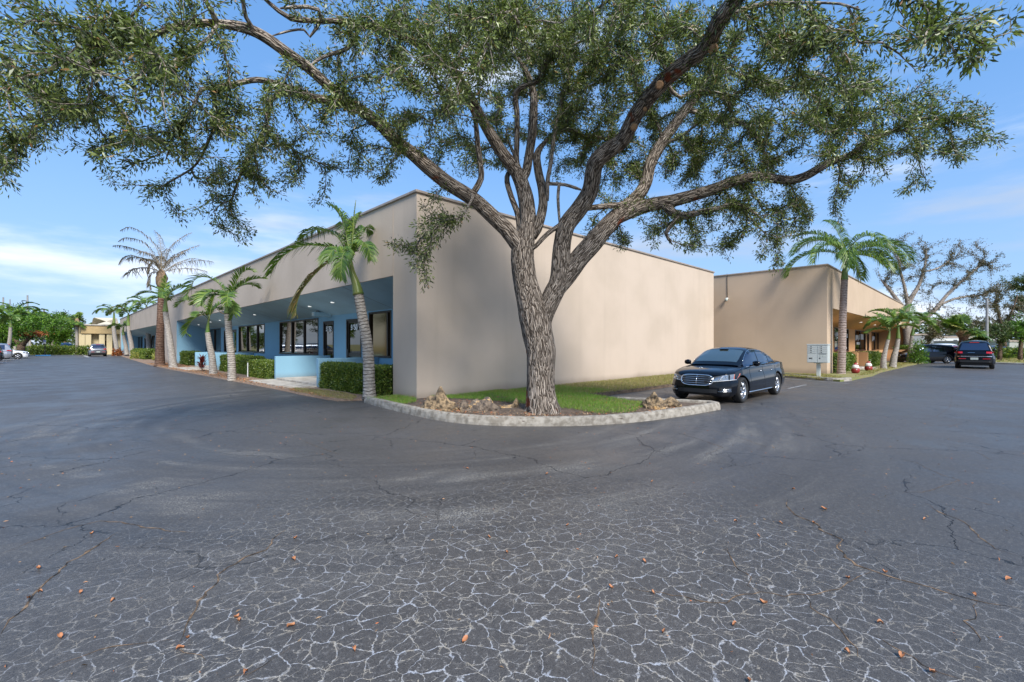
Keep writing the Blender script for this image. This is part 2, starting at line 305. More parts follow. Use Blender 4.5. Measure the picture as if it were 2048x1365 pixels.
# ------------------------------------------------------------------ asphalt
def asphalt():
    m = bpy.data.materials.new('cracked_asphalt'); m.use_nodes = True; t = m.node_tree; b = t.nodes['Principled BSDF']
    tcx = N(t, 'ShaderNodeTexCoord'); src = tcx.outputs['Object']
    def noise(s, d=5, r=0.6, v=None):
        n = N(t, 'ShaderNodeTexNoise'); n.inputs['Scale'].default_value = s; n.inputs['Detail'].default_value = d; n.inputs['Roughness'].default_value = r
        t.links.new(v or src, n.inputs[0]); return n
    def warp(s, k, det=4):
        n = noise(s, det); a = N(t, 'ShaderNodeVectorMath'); a.operation = 'SUBTRACT'; t.links.new(n.outputs['Color'], a.inputs[0]); a.inputs[1].default_value = (0.5, 0.5, 0.5)
        c = N(t, 'ShaderNodeVectorMath'); c.operation = 'SCALE'; c.inputs[3].default_value = k; t.links.new(a.outputs[0], c.inputs[0])
        d = N(t, 'ShaderNodeVectorMath'); d.operation = 'ADD'; t.links.new(src, d.inputs[0]); t.links.new(c.outputs[0], d.inputs[1]); return d.outputs[0]
    def vor(s, v):
        n = N(t, 'ShaderNodeTexVoronoi'); n.voronoi_dimensions = '2D'; n.feature = 'DISTANCE_TO_EDGE'; n.inputs['Scale'].default_value = s; t.links.new(v, n.inputs[0]); return n.outputs[0]
    big = noise(0.13, 4); med = noise(0.9, 6, 0.65); fine = noise(140, 3, 0.7); agg = noise(60, 2, 0.6)
    st = N(t, 'ShaderNodeMapping'); st.inputs['Rotation'].default_value = (0, 0, R(45)); st.inputs['Scale'].default_value = (0.35, 1.8, 1); t.links.new(src, st.inputs[0])
    patch = noise(0.75, 6, 0.7, st.outputs[0])
    col = mixc(t, mr(t, big.outputs[0], 0.35, 0.65), (0.074, 0.068, 0.063), (0.097, 0.089, 0.082))
    col = mixc(t, mth(t, 'MULTIPLY', mr(t, med.outputs[0], 0.45, 0.75), 0.35), col, (0.10, 0.101, 0.104))
    # exposed pale aggregate where the seal has worn off
    dd = N(t, 'ShaderNodeVectorMath'); dd.operation = 'DISTANCE'; t.links.new(src, dd.inputs[0]); dd.inputs[1].default_value = (-0.3, -0.8, 0)
    sb = N(t, 'ShaderNodeVectorMath'); sb.operation = 'SUBTRACT'; t.links.new(src, sb.inputs[0]); sb.inputs[1].default_value = (0.6, -0.6, 0); sp3 = N(t, 'ShaderNodeSeparateXYZ'); t.links.new(sb.outputs[0], sp3.inputs[0])
    ang = mth(t, 'ARCTAN2', sp3.outputs[1], sp3.outputs[0]); cmb = N(t, 'ShaderNodeCombineXYZ'); t.links.new(mth(t, 'MULTIPLY', dd.outputs['Value'], 1.5), cmb.inputs[0]); t.links.new(mth(t, 'MULTIPLY', ang, 1.1), cmb.inputs[1]); arcn = noise(1.5, 5, 0.6, cmb.outputs[0])
    band = mth(t, 'MULTIPLY', mr(t, dd.outputs['Value'], 4.3, 5.6), mr(t, dd.outputs['Value'], 9.5, 7.0))
    arcs = mth(t, 'MULTIPLY', mr(t, mth(t, 'ADD', arcn.outputs[0], mth(t, 'MULTIPLY', mth(t, 'SUBTRACT', med.outputs[0], 0.5), 0.5)), 0.50, 0.68), band)
    col = mixc(t, mth(t, 'MULTIPLY', mr(t, arcn.outputs[0], 0.52, 0.36), mth(t, 'MULTIPLY', band, 0.45)), col, (0.035, 0.034, 0.035))
    spk = noise(55, 3, 0.75); pm = mth(t, 'MULTIPLY', mth(t, 'MULTIPLY', mr(t, mth(t, 'ADD', patch.outputs[0], mth(t, 'MULTIPLY', band, 0.10)), 0.56, 0.74), 0.10), mr(t, spk.outputs[0], 0.50, 0.60)); pm = mth(t, 'ADD', pm, mth(t, 'MULTIPLY', mth(t, 'MULTIPLY', arcs, mr(t, patch.outputs[0], 0.36, 0.56)), mr(t, spk.outputs[0], 0.50, 0.58)))
    col = mixc(t, mth(t, 'MULTIPLY', pm, 0.85), col, (0.40, 0.37, 0.31))
    col = mixc(t, mth(t, 'MULTIPLY', mr(t, agg.outputs[0], 0.62, 0.70), 0.30), col, (0.22, 0.20, 0.18))
    col = mixc(t, mth(t, 'MULTIPLY', mr(t, fine.outputs[0], 0.50, 0.34), 0.75), col, (0.015, 0.016, 0.019))
    g2 = noise(30, 5, 0.85); g3 = noise(9, 6, 0.85); col = mixc(t, mth(t, 'MULTIPLY', mr(t, g3.outputs[0], 0.48, 0.30), 0.5), col, (0.03, 0.031, 0.036)); col = mixc(t, mth(t, 'MULTIPLY', mr(t, g3.outputs[0], 0.56, 0.72), 0.4), col, (0.16, 0.153, 0.145)); col = mixc(t, mth(t, 'MULTIPLY', mr(t, g2.outputs[0], 0.52, 0.66), 0.55), col, (0.21, 0.20, 0.185)); col = mixc(t, mth(t, 'MULTIPLY', mr(t, g2.outputs[0], 0.46, 0.32), 0.55), col, (0.022, 0.023, 0.027))
    # alligator cracking in front of the camera: ragged, broken, gritty
    v1 = warp(1.3, 0.9, 4); v2 = warp(5, 0.30, 4); v5 = warp(18, 0.11, 5)
    nv = N(t, 'ShaderNodeVectorMath'); nv.operation = 'ADD'; t.links.new(v1, nv.inputs[0]); t.links.new(v2, nv.inputs[1])
    nv2 = N(t, 'ShaderNodeVectorMath'); nv2.operation = 'ADD'; t.links.new(nv.outputs[0], nv2.inputs[0]); t.links.new(v5, nv2.inputs[1])
    e1 = vor(1.5, nv2.outputs[0]); e2 = vor(2.5, nv2.outputs[0])
    mo = N(t, 'ShaderNodeVectorMath'); mo.operation = 'ADD'; t.links.new(nv2.outputs[0], mo.inputs[0]); mo.inputs[1].default_value = (3.7, 9.1, 0)
    e5 = vor(5.0, mo.outputs[0]); br6 = noise(7, 4, 0.7)
    d1 = N(t, 'ShaderNodeVectorMath'); d1.operation = 'DISTANCE'; t.links.new(src, d1.inputs[0]); d1.inputs[1].default_value = (-5.45, -9.25, 0)
    zone = mr(t, mth(t, 'ADD', d1.outputs['Value'], mth(t, 'MULTIPLY', mth(t, 'SUBTRACT', med.outputs[0], 0.5), 3.4)), 0.9, 4.4, 1.0, 0.0)
    brk = noise(2.1, 5, 0.7); brk2 = noise(3.3, 5, 0.75, mo.outputs[0]); wv = noise(11, 3)
    wmul = mr(t, wv.outputs[0], 0.3, 0.7, 0.35, 1.8)
    def line(e, w, gate): return mth(t, 'MULTIPLY', mr(t, mth(t, 'DIVIDE', e, mth(t, 'MULTIPLY', wmul, w)), 1.0, 0.25), gate)
    l1 = line(e1, 0.020, mr(t, brk2.outputs[0], 0.50, 0.62)); l2 = line(e2, 0.036, mth(t, 'MULTIPLY', mr(t, brk.outputs[0], 0.30, 0.44), mr(t, br6.outputs[0], 0.34, 0.44, 0.25, 1.0))); l5 = line(e5, 0.048, mth(t, 'MULTIPLY', mth(t, 'MULTIPLY', mr(t, brk2.outputs[0], 0.42, 0.54), mr(t, br6.outputs[0], 0.56, 0.48)), 0.8))
    pale = mth(t, 'MULTIPLY', mth(t, 'MAXIMUM', mth(t, 'MAXIMUM', l1, l2), l5), zone)
    col = mixc(t, mth(t, 'MULTIPLY', pale, mr(t, fine.outputs[0], 0.35, 0.60, 0.25, 0.95)), col, mixc(t, mr(t, brk2.outputs[0], 0.4, 0.6), (0.49, 0.51, 0.55), (0.42, 0.37, 0.29)))
    # dark open cracks elsewhere
    v3 = warp(0.9, 1.1, 6); v4 = warp(3.0, 0.35, 5); e3 = vor(0.42, v3); e4 = vor(1.2, v4)
    b3 = noise(0.5, 4); b4 = noise(0.8, 5)
    dk = mth(t, 'MAXIMUM', mth(t, 'MULTIPLY', mr(t, e3, 0.005, 0.001), mr(t, b3.outputs[0], 0.42, 0.52)), mth(t, 'MULTIPLY', mr(t, e4, 0.008, 0.002), mr(t, b4.outputs[0], 0.52, 0.62)))
    dk = mth(t, 'MULTIPLY', dk, mth(t, 'SUBTRACT', 1.0, mth(t, 'MULTIPLY', zone, 0.8)))
    col = mixc(t, mth(t, 'MULTIPLY', dk, 0.9), col, (0.008, 0.008, 0.009))
    t.links.new(col, b.inputs['Base Color'])
    t.links.new(mr(t, med.outputs[0], 0.3, 0.7, 0.36, 0.60), b.inputs['Roughness']); b.inputs['Specular IOR Level'].default_value = 0.42
    hgt = mth(t, 'SUBTRACT', mth(t, 'ADD', mth(t, 'MULTIPLY', fine.outputs[0], 0.45), mth(t, 'MULTIPLY', agg.outputs[0], 0.25)), mth(t, 'ADD', mth(t, 'MULTIPLY', dk, 1.2), mth(t, 'MULTIPLY', pale, 0.3)))
    bp = N(t, 'ShaderNodeBump'); bp.inputs['Strength'].default_value = 0.65; bp.inputs['Distance'].default_value = 0.008
    t.links.new(hgt, bp.inputs['Height']); t.links.new(bp.outputs[0], b.inputs['Normal']); return m
M['asphalt'] = asphalt()
def sheet(name, poly, z, m, kind='structure'):
    mb = MB(); mb.add([(p[0], p[1], z) for p in poly], [tuple(range(len(poly)))]); o = obj(name, mb, m); o['kind'] = kind; return o
sheet('ground', [(-2500, -2500), (2500, -2500), (2500, 2500), (-2500, 2500)], -0.03, M['lawn'])
sheet('parking_lot', [(-75, -40), (75, -40), (75, 90), (-75, 90)], 0.0, M['asphalt'])
# ------------------------------------------------------------------ main building
ZT, ZF, ZB, RX = 5.58, 3.5, 2.86, 2.0      # parapet, fascia bottom, soffit at window wall, recess depth
RE = 19.4                                   # end of the long side wall
BX = 21.35; BY = -5.25                      # second building: side wall plane, front plane
bld = thing('office_building', 'long tan stucco office building with blue recessed shopfronts behind the big tree', 'building', (0, 0, 0))
def Y2(px): return AX(px, 640, RX).y
mb = MB()
mb.box(0, RE, 0.0, 0.25, -0.03, ZT)                   # side wall
mb.box(0, 0.28, 0.25, 1.21, -0.03, ZT)                # corner pier
mb.box(RX + 0.3, 0.28, 0, 0, 0, 0) if False else None
mb.box(0, 0.28, 1.21, 35.15, ZF, ZT)                  # fascias
mb.box(0, 0.28, 35.15, 45.9, -0.03, ZT)
mb.box(0, 0.28, 45.9, 82, ZF, ZT)
mb.box(0, 0.28, 82, 84, -0.03, ZT)
mb.box(0.28, RE, 83.72, 84, -0.03, ZT)
mb.box(0.28, RE, 0.25, 83.72, ZT - 0.5, ZT - 0.35)    # roof deck
mb.box(RE - 0.28, RE, 0.25, 83.72, -0.03, ZT)
obj('wall', mb, M['tan'], bld)
mb = MB()
for x0, x1, y0, y1 in ((-0.05, RE + 0.05, -0.05, 0.32), (-0.05, 0.33, 0.32, 84.05)):
    mb.box(x0, x1, y0, y1, ZT, ZT + 0.07)
obj('parapet_cap', mb, M['cap'], bld, bevel=0.01)
for y_ in (1.21,):
    mb = MB(); mb.box(-.004, -.001, y_ - .008, y_ + .008, ZF, ZT - .02); obj('control_joint', mb, M['tan2'], bld)
def shopfront(parent, plane, y0, y1, openings, m, msoff, side=1, to=lambda x, y, z: (x, y, z), name='shopfront_wall', zf=ZF, zb=ZB, rx=RX, sill=1.05, ztop=2.82):
    """recessed wall with window openings; openings = list of (ya, yb, zlo)"""
    mb = MB(); cur = y0
    for ya, yb, zl, zt in sorted(openings):
        mb.box(rx, rx + 0.2, cur, ya, 0, zb + 0.1); mb.box(rx, rx + 0.2, ya, yb, 0, zl)
        if zt < zb: mb.box(rx, rx + 0.2, ya, yb, zt, zb + 0.1)
        cur = yb
    mb.box(rx, rx + 0.2, cur, y1, 0, zb + 0.1)
    mb.add([(0.283, y0, 0), (rx, y0, 0), (rx, y0, zb), (0.283, y0, zf + 0.02), (0.283, y0 - .02, 0), (rx, y0 - .02, 0), (rx, y0 - .02, zb), (0.283, y0 - .02, zf + 0.02)], [(0, 1, 2, 3), (4, 5, 6, 7)])
    mb.add([(0.003, y1 - .03, 0), (rx, y1 - .03, 0), (rx, y1 - .03, zb), (0.003, y1 - .03, zf - .003)], [(0, 1, 2, 3)])
    mb.v = [to(*v) for v in mb.v]; obj(name, mb, m, parent)
    mb = MB(); mb.add([(0.06, y0, zf - 0.0), (0.06, y1, zf), (rx, y1, zb), (rx, y0, zb), (0.06, y0, zf + .1), (0.06, y1, zf + .1), (rx, y1, zb + .1), (rx, y0, zb + .1)], [(0, 1, 2, 3), (4, 5, 6, 7), (0, 1, 5, 4)])
    mb.v = [to(*v) for v in mb.v]; so_ = obj('soffit', mb, msoff, parent)
    mb = MB(); k = y0 + 3.4
    while k < y1:
        mb = MB(); mb.add([(0.07, k, zf - .012), (0.07, k + .03, zf - .012), (rx, k + .03, zb - .008), (rx, k, zb - .008)], [(0, 1, 2, 3)]); k += 6.0
        mb.v = [to(*v) for v in mb.v]; obj('joint_strip', mb, M['bronze'], so_)
def window(parent, ya, yb, zl, zt, mull, mglass, to=lambda x, y, z: (x, y, z), rx=RX, vinyl=None):
    mb = MB(); w = 0.07
    mb.box(rx - 0.02, rx + 0.12, ya, yb, zt - w, zt); mb.box(rx - 0.05, rx + 0.12, ya, yb, zl, zl + w)
    mb.box(rx - 0.02, rx + 0.12, ya, ya + w, zl + w, zt - w); mb.box(rx - 0.02, rx + 0.12, yb - w, yb, zl + w, zt - w)
    for q in mull:
        y = ya + (yb - ya) * q; mb.box(rx - 0.01, rx + 0.11, y - 0.05, y + 0.05, zl + w, zt - w)
    mb.v = [to(*v) for v in mb.v]; f = obj('window', mb, M['bronze'], parent)
    mb = MB(); cuts = [ya + w] + [ya + (yb - ya) * q for q in mull] + [yb - w]
    for a, b in zip(cuts[:-1], cuts[1:]):
        j = random.uniform(-.012, .012); mb.add([(rx + .05 + j, a, zl + w), (rx + .05 - j, b, zl + w), (rx + .05 - j * 1.3, b, zt - w), (rx + .05 + j * .6, a, zt - w)], [(0, 1, 2, 3)])
    mb.v = [to(*v) for v in mb.v]; obj('pane', mb, mglass, f, recalc=False)
    if vinyl:
        for (u0, u1, v0, v1) in vinyl:
            mb = MB(); mb.add([(rx + .028, ya + (yb - ya) * u0, zl + (zt - zl) * v0), (rx + .028, ya + (yb - ya) * u1, zl + (zt - zl) * v0), (rx + .028, ya + (yb - ya) * u1, zl + (zt - zl) * v1), (rx + .028, ya + (yb - ya) * u0, zl + (zt - zl) * v1)], [(0, 1, 2, 3)])
            mb.v = [to(*v) for v in mb.v]; obj('window_lettering', mb, M['white'], f)
    return f
def text(name, s, size, mloc, parent, m, flipx=True):
    cu = bpy.data.curves.new(name, 'FONT'); cu.body = s; cu.size = size; cu.align_x = 'CENTER'; cu.extrude = 0.002; cu.offset = 0.012
    to_ = bpy.data.objects.new('tmp', cu); C.objects.link(to_); bpy.context.view_layer.update()
    me = bpy.data.meshes.new_from_object(to_.evaluated_get(bpy.context.evaluated_depsgraph_get())); bpy.data.objects.remove(to_)
    me.name = name; me.materials.clear(); me.materials.append(m); me.transform(mloc); return link(name, me, parent)
def door(parent, ya, yb, num=None, to=lambda x, y, z: (x, y, z), rx=RX, zt=2.62, panel=False):
    mb = MB(); w = 0.08; z0 = 0.17
    mb.box(rx - 0.02, rx + 0.12, ya, ya + w, z0, zt); mb.box(rx - 0.02, rx + 0.12, yb - w, yb, z0, zt); mb.box(rx - 0.02, rx + 0.12, ya + w, yb - w, zt - w, zt)
    mb.box(rx + 0.02, rx + 0.09, ya + w + .01, ya + 2 * w, z0, zt - w); mb.box(rx + 0.02, rx + 0.09, yb - 2 * w, yb - w - .01, z0, zt - w)
    mb.box(rx + 0.02, rx + 0.09, ya + 2 * w, yb - 2 * w, z0, z0 + .22); mb.box(rx + 0.02, rx + 0.09, ya + 2 * w, yb - 2 * w, zt - w - .09, zt - w)
    if panel: mb.box(rx + 0.01, rx + 0.09, ya + 2 * w, yb - 2 * w, 1.05, 1.2)
    mb.v = [to(*v) for v in mb.v]; d = obj('door', mb, M['bronze'], parent)
    mb = MB(); mb.add([(rx + .06, ya + w, z0), (rx + .06, yb - w, z0), (rx + .055, yb - w, zt - w), (rx + .055, ya + w, zt - w)], [(0, 1, 2, 3)])
    mb.v = [to(*v) for v in mb.v]; obj('pane', mb, M['glass'], d, recalc=False)
    mb = MB(); mb.tube([to(rx - .03, yb - .13, 1.0), to(rx - .03, yb - .13, 1.35)], [.012, .012], 6); obj('handle', mb, M['steel'], d)
    if num:
        mt = Matrix.Translation((rx + 0.012, (ya + yb) / 2, 2.17)) @ Matrix.Rotation(R(-90), 4, 'Z') @ Matrix.Rotation(R(90), 4, 'X')
        text('unit_number', num, 0.30, mt, d, M['white'])
w4 = (Y2(441.5), Y2(409)); d3 = (Y2(473), Y2(448)); w3 = (Y2(529.5), Y2(477.5)); w2 = (Y2(637), Y2(559.5)); d2 = (Y2(667.6), Y2(647)); d1 = (Y2(723), Y2(693)); w1 = (Y2(783), Y2(738))
ops = [(*w1, 1.05, 2.82), (*d1, 0.17, 2.62), (*d2, 0.17, 2.62), (*w2, 1.05, 2.82), (*w3, 1.05, 2.82), (*d3, 0.17, 2.62), (*w4, 1.05, 2.82)]
shopfront(bld, 0, 1.21, 35.15, ops, M['blue'], M['soffb'])
window(bld, *w1, 1.05, 2.82, (0.17,), M['glassb']); window(bld, *w2, 1.05, 2.82, (0.34, 0.66), M['glass'])
window(bld, *w3, 1.05, 2.82, (0.27, 0.66), M['glass']); window(bld, *w4, 1.05, 2.82, (0.38,), M['glass'])
door(bld, *d1, '5650', panel=True); door(bld, *d2, '5652'); door(bld, *d3)
ops2 = [(Y2(310), Y2(303), 1.05, 2.82), (Y2(294), Y2(289), 0.17, 2.62), (Y2(286), Y2(273), 1.05, 2.82)]
shopfront(bld, 0, 45.9, 82, ops2, M['blue'], M['soffb'])
window(bld, *ops2[0], (0.5,), M['glass']); door(bld, ops2[1][0], ops2[1][1]); window(bld, *ops2[2], (0.3, 0.65), M['glass'])
# low blue entrance walls, porch slabs
def lowwall(parent, y, x0, x1, h, m, th=0.16, to=lambda x, y, z: (x, y, z), name='entrance_wall'):
    mb = MB(); mb.box(x0, x1, y, y + th, -0.02, h); mb.v = [to(*v) for v in mb.v]; obj(name, mb, m, parent, bevel=0.012)
pa = G(631.5, 779).y + 0.1; pb = G(554, 764).y + 0.1
pc = G(382, 737).y; 
for y in (pa, pb, pc - 4.4, pc): lowwall(bld, y, -0.32, RX - 0.01, 1.06, M['blue'])
for y in (Y2(289) - 1.5, Y2(289) + 4): lowwall(bld, y, -0.32, RX - 0.01, 1.06, M['blue'])
for y0, y1 in ((pa + .16, pb), (pc - 4.24, pc)):
    mb = MB(); mb.box(-0.30, RX, y0, y1, 0.0, 0.16); obj('porch_slab', mb, M['concl'], bld, bevel=0.01)
# recessed ceiling lights
for px, py in ((665.5, 605.5), (620, 613.5), (510, 630), (440.5, 641), (422, 644.5), (398, 650)):
    x = 0.75; d = ray(px, py)
    # intersect the sloping soffit z = ZF - (x-.06)*k
    k = (ZF - ZB) / (RX - .06); tt = (ZF + 0.06 * k - k * CX - H) / (d.z + k * d.x); p = EYE + d * tt
    mb = MB(); mb.lathe([(0.0, 0.02), (0.075, 0.02), (0.085, -0.012), (0.0, -0.012)], (p.x, p.y, p.z - 0.004 + 0.0), n=14)
    obj('ceiling_light', mb, bpy.data.materials.get('lamp_lens') or mat('lamp_lens', (0.8, 0.8, 0.78), 0.4, emit=((1, 0.97, 0.9), 0.25)), bld)
# wall mounted box fitting under the soffit
fx_ = EYE + ray(634, 630) * ((-0.0 + 7.9))
p = AX(633, 629, 1.35); wf = thing('wall_fixture', 'blue box fitting under the soffit beside the door numbered 5652', 'light fixture', (p.x, p.y, p.z))
mb = MB(); mb.box(-.16, .62, -.14, .14, -.10, .10); obj('housing', mb, M['soffb'], wf, bevel=0.03)
mb = MB(); mb.box(-.168, -.162, -.10, .10, -.07, .07); obj('lens', mb, M['plate'], wf)
mb = MB(); mb.box(.0, .1, -.04, .04, .10, .32); obj('bracket', mb, M['steel'], wf)
# ------------------------------------------------------------------ second building
b2 = thing('office_building', 'tan office building with orange recessed front and mailbox at its corner', 'building', (BX, BY, 0))
g2 = G(1654, 747.5, 0.1); BX2, BY2 = g2.x, g2.y
b2.location = (0, 0, 0)
Z2 = 5.55
def X2(px, y): return AY(px, 650, y).x
fx1 = X2(1665.5, BY2); fx2 = X2(1808, BY2); fxe = X2(1811.5, BY2)
mb = MB()
mb.box(BX2, BX2 + .28, BY2 + .28, 6, -.03, Z2); mb.box(BX2, fx1, BY2, BY2 + .28, -.03, Z2)
mb.box(fx1, fx2, BY2, BY2 + .28, 3.45, Z2); mb.box(fx2, fxe, BY2, BY2 + .28, -.03, Z2)
mb.box(fxe - .28, fxe, BY2 + .28, 25, -.03, Z2); mb.box(BX2 + .28, fxe - .28, BY2 + .28, 25, Z2 - .5, Z2 - .35)
obj('wall', mb, M['tan2'], b2)
mb = MB(); mb.box(BX2 - .05, BX2 + .33, BY2 - .05, 6, Z2, Z2 + .07); mb.box(BX2 + .33, fxe + .05, BY2 - .05, BY2 + .33, Z2, Z2 + .07); obj('parapet_cap', mb, M['cap'], b2, bevel=0.01)
to2 = lambda x, y, z: (y, BY2 + x, z)       # local recess frame: x into the building, y along the front
def XB(px): return AY(px, 650, BY2 + RX).x
wa = (XB(1668.5), XB(1697)); wb = (XB(1710), XB(1731)); dd_ = (XB(1734), XB(1737.6)); wc = (XB(1743), XB(1763.5)); wd = (XB(1776), XB(1783))
shopfront(b2, 0, fx1, fx2, [(*wa, 1.05, 2.82), (*wb, 1.05, 2.82), (*dd_, .17, 2.62), (*wc, 1.05, 2.82), (*wd, 1.05, 2.6)], M['ochre'], M['soffo'], to=to2, zf=3.45)
let1 = [(0.12 + .1 * i, 0.18 + .1 * i, 0.62 + .03 * (i % 2), 0.80) for i in range(3)] + [(0.62 + .09 * i, 0.68 + .09 * i, 0.60, 0.78) for i in range(4)] + [(0.62, .9, .12, .17), (.62, .86, .2, .26)]
let2 = [(0.1 + .07 * i, 0.15 + .07 * i, 0.5 + .04 * (i % 3), 0.76) for i in range(4)] + [(0.45 + .08 * i, 0.51 + .08 * i, 0.55, 0.82) for i in range(5)] + [(0.2 + .09 * i, 0.26 + .09 * i, 0.30, 0.42) for i in range(4)]
window(b2, *wa, 1.05, 2.82, (0.5,), M['glass'], to=to2, vinyl=let1); window(b2, *wb, 1.05, 2.82, (0.5,), M['glass'], to=to2, vinyl=let2)
window(b2, *wc, 1.05, 2.82, (0.33, 0.66), M['glass'], to=to2, vinyl=let2[:4]); window(b2, *wd, 1.05, 2.6, (), M['glass'], to=to2); door(b2, *dd_, to=to2)
ea = G(1704, 742).x; eb = G(1729.5, 738).x
for i, e in enumerate((ea, eb)): lowwall(b2, e, -0.32, RX - .01, 1.08, M['ochre'], to=to2)
e3 = fx2 - 2.5; lowwall(b2, e3, -0.32, RX - .01, 1.08, M['ochre'], to=to2)
mb = MB(); mb.box(ea + .16, eb, BY2 - .3, BY2 + RX, 0, .16); obj('porch_slab', mb, M['concl'], b2)
mb = MB(); mb.box(eb + .2, e3, BY2 + 1.25, BY2 + 1.4, 0, 1.05); obj('front_wall', mb, M['ochre'], b2)
for i, q in enumerate((0.05, 0.2, 0.42, 0.62, 0.72)):
    x = fx1 + (fx2 - fx1) * q; mb = MB(); k = (3.45 - ZB) / (RX - .06)
    mb.lathe([(0, .02), (.085, .02), (.1, -.02), (0, -.02)], (x, BY2 + .8, 3.45 - .74 * k - .004), n=12); obj('ceiling_light', mb, bpy.data.materials['lamp_lens'], b2)
# security camera with conduit on the side wall
p = AX(1455, 599, BX2); scam = thing('security_camera', 'white dome security camera high on the tan side wall above the black sedan', 'camera', (p.x, p.y, p.z))
mb = MB(); mb.box(-.14, 0, -.04, .04, .02, .08); obj('bracket', mb, M['white'], scam)
mb = MB(); mb.lathe([(0, .06), (.07, .05), (.085, 0), (.08, -.05), (.05, -.10), (0, -.12)], (-.17, 0, -.02), n=16); obj('dome', mb, M['plate'], scam, smooth=True)
mb = MB(); mb.tube([(-.02, 0, .08), (-.02, .01, .7), (-.02, .02, Z2 - p.z + .08), (.1, .06, Z2 - p.z + .12)], [.012] * 4, 6); obj('conduit', mb, M['bronze'], scam)
# ------------------------------------------------------------------ tree island, kerbs, lawns
def P2(v): return (v.x, v.y)
outer = [P2(G(a, b)) for a, b in ((729, 806), (755, 813), (790, 822), (835, 833), (880, 842), (930, 848.5), (990, 852), (1045, 853), (1100, 853), (1150, 852.5), (1200, 850.5), (1250, 847), (1300, 842), (1350, 835), (1400, 827), (1440, 819.5))]
def smooth_poly(p, it=2):
    for _ in range(it):
        q = [p[0]]
        for a, b in zip(p[:-1], p[1:]): q += [(a[0] * .75 + b[0] * .25, a[1] * .75 + b[1] * .25), (a[0] * .25 + b[0] * .75, a[1] * .25 + b[1] * .75)]
        p = q + [p[-1]]
    return p
def resample(p, step):
    out = [p[0]]; acc = 0
    for a, b in zip(p[:-1], p[1:]):
        L = math.dist(a, b); n = max(1, int(L / step))
        for i in range(1, n + 1): out.append(tuple(a[k] + (b[k] - a[k]) * i / n for k in range(len(a))))
    return out
def kerb(name, path, w, h, m, inward, label, closed=False, kindlab='kerb', z0=-0.02, amp=0.012):
    path = resample(path, 0.06); mb = MB(); n = len(path); rows = []
    for i in range(n):
        a = Vector(path[max(0, i - 1)]); b = Vector(path[min(n - 1, i + 1)]); t = (b - a).normalized(); s = Vector((-t.y, t.x)) * inward
        p = Vector(path[i]); z = h
        q = Vector((p.x, p.y, 0)); j = lambda k: amp * (mnoise.noise(Vector((p.x * 5, p.y * 5, k * 7.3))) + .6 * mnoise.noise(Vector((p.x * 19, p.y * 19, k * 3.1))))
        chip = max(0, mnoise.noise(Vector((p.x * 2.5, p.y * 2.5, 9))) - .35) * .07
        prof = [(-.012, z0), (-.012 + j(1), h * .3), (0.0 + j(2), h - .045 - chip), (.012 + chip + j(3), h - .012), (.045 + chip, h + j(4) * .5 - chip * .4), (w * .5, h + j(5) * .6), (w - .03, h + j(6) * .5), (w, h - .02), (w, z0)]
        rows.append([(p.x + s.x * u, p.y + s.y * u, v) for u, v in prof])
    mb.grid(rows); o0 = 0
    for r_ in (rows[0], rows[-1]): mb.add(r_, [tuple(range(len(r_)))])
    o = obj(name, mb, m, smooth=False); return tag(o, label, kindlab)
KH = 0.17
out_s = smooth_poly(outer, 2)
kerb('kerb', out_s, 0.16, KH, M['conc'], 1, 'weathered curved concrete kerb round the front of the big tree island')
c9 = out_s[-1]; ink = [(c9[0] + .12, c9[1] + .05), P2(G(1420, 801, KH)), P2(G(1330, 797, KH)), P2(G(1236, 793.5, KH))]
kerb('kerb', ink, 0.16, KH, M['conc'], 1, 'straight pale kerb between the tree island and the black sedan')
# island surface (soil mound) as a grid
ins = [(p[0], p[1]) for p in out_s]; endi = ink[-1]
isl = ins + [ink[1], (endi[0], endi[1]), (endi[0] + .1, -2.6), (RE, -2.6), (RE, 0.0), (0, 0), (0.0, 1.15), (-.9, 1.2)]
from mathutils.geometry import delaunay_2d_cdt
def inpoly(x, y, poly):
    c = False; j = len(poly) - 1
    for i in range(len(poly)):
        xi, yi = poly[i]; xj, yj = poly[j]
        if (yi > y) != (yj > y) and x < (xj - xi) * (y - yi) / (yj - yi) + xi: c = not c
        j = i
    return c
TB = (1.05, -3.1)   # oak base
ob = G(1085, 825, 0.13); TB = (ob.x, ob.y)
def island_z(x, y):
    d = math.hypot(x - TB[0], y - TB[1]); dk = min(1.0, max(0, (min(math.dist((x, y), q) for q in ins[::2]) - .1) / .8)) if x < 7 and y > -7 else 1
    return 0.10 + 0.07 * dk * math.exp(-(d / 2.5) ** 2) + 0.02 * mnoise.noise(Vector((x * 1.3, y * 1.3, 0))) * dk
def terrain(name, poly, step, zf, m, kind='structure'):
    xs = [p[0] for p in poly]; ys = [p[1] for p in poly]
    pts = [Vector(p) for p in poly]; n0 = len(pts); x = min(xs)
    while x < max(xs):
        y = min(ys)
        while y < max(ys):
            xx = x + random.uniform(-.2, .2) * step; yy = y + random.uniform(-.2, .2) * step
            if inpoly(xx, yy, poly): pts.append(Vector((xx, yy)))
            y += step
        x += step
    vs, es, fs, *_ = delaunay_2d_cdt(pts, [], [list(range(n0))], 1, 1e-4)
    mb = MB(); mb.add([(v.x, v.y, zf(v.x, v.y)) for v in vs], [tuple(f) for f in fs])
    for a_, b_ in zip(poly, poly[1:] + poly[:1]): mb.add([(a_[0], a_[1], -.02), (b_[0], b_[1], -.02), (b_[0], b_[1], zf(*b_)), (a_[0], a_[1], zf(*a_))], [(0, 1, 2, 3)])
    o = obj(name, mb, m, smooth=True, recalc=False); 
    me = o.data
    if me.polygons and sum(p.normal.z for p in me.polygons) < 0: me.flip_normals()
    o['kind'] = kind; return o
terrain('planting_soil', isl, 0.16, island_z, M['soil'])
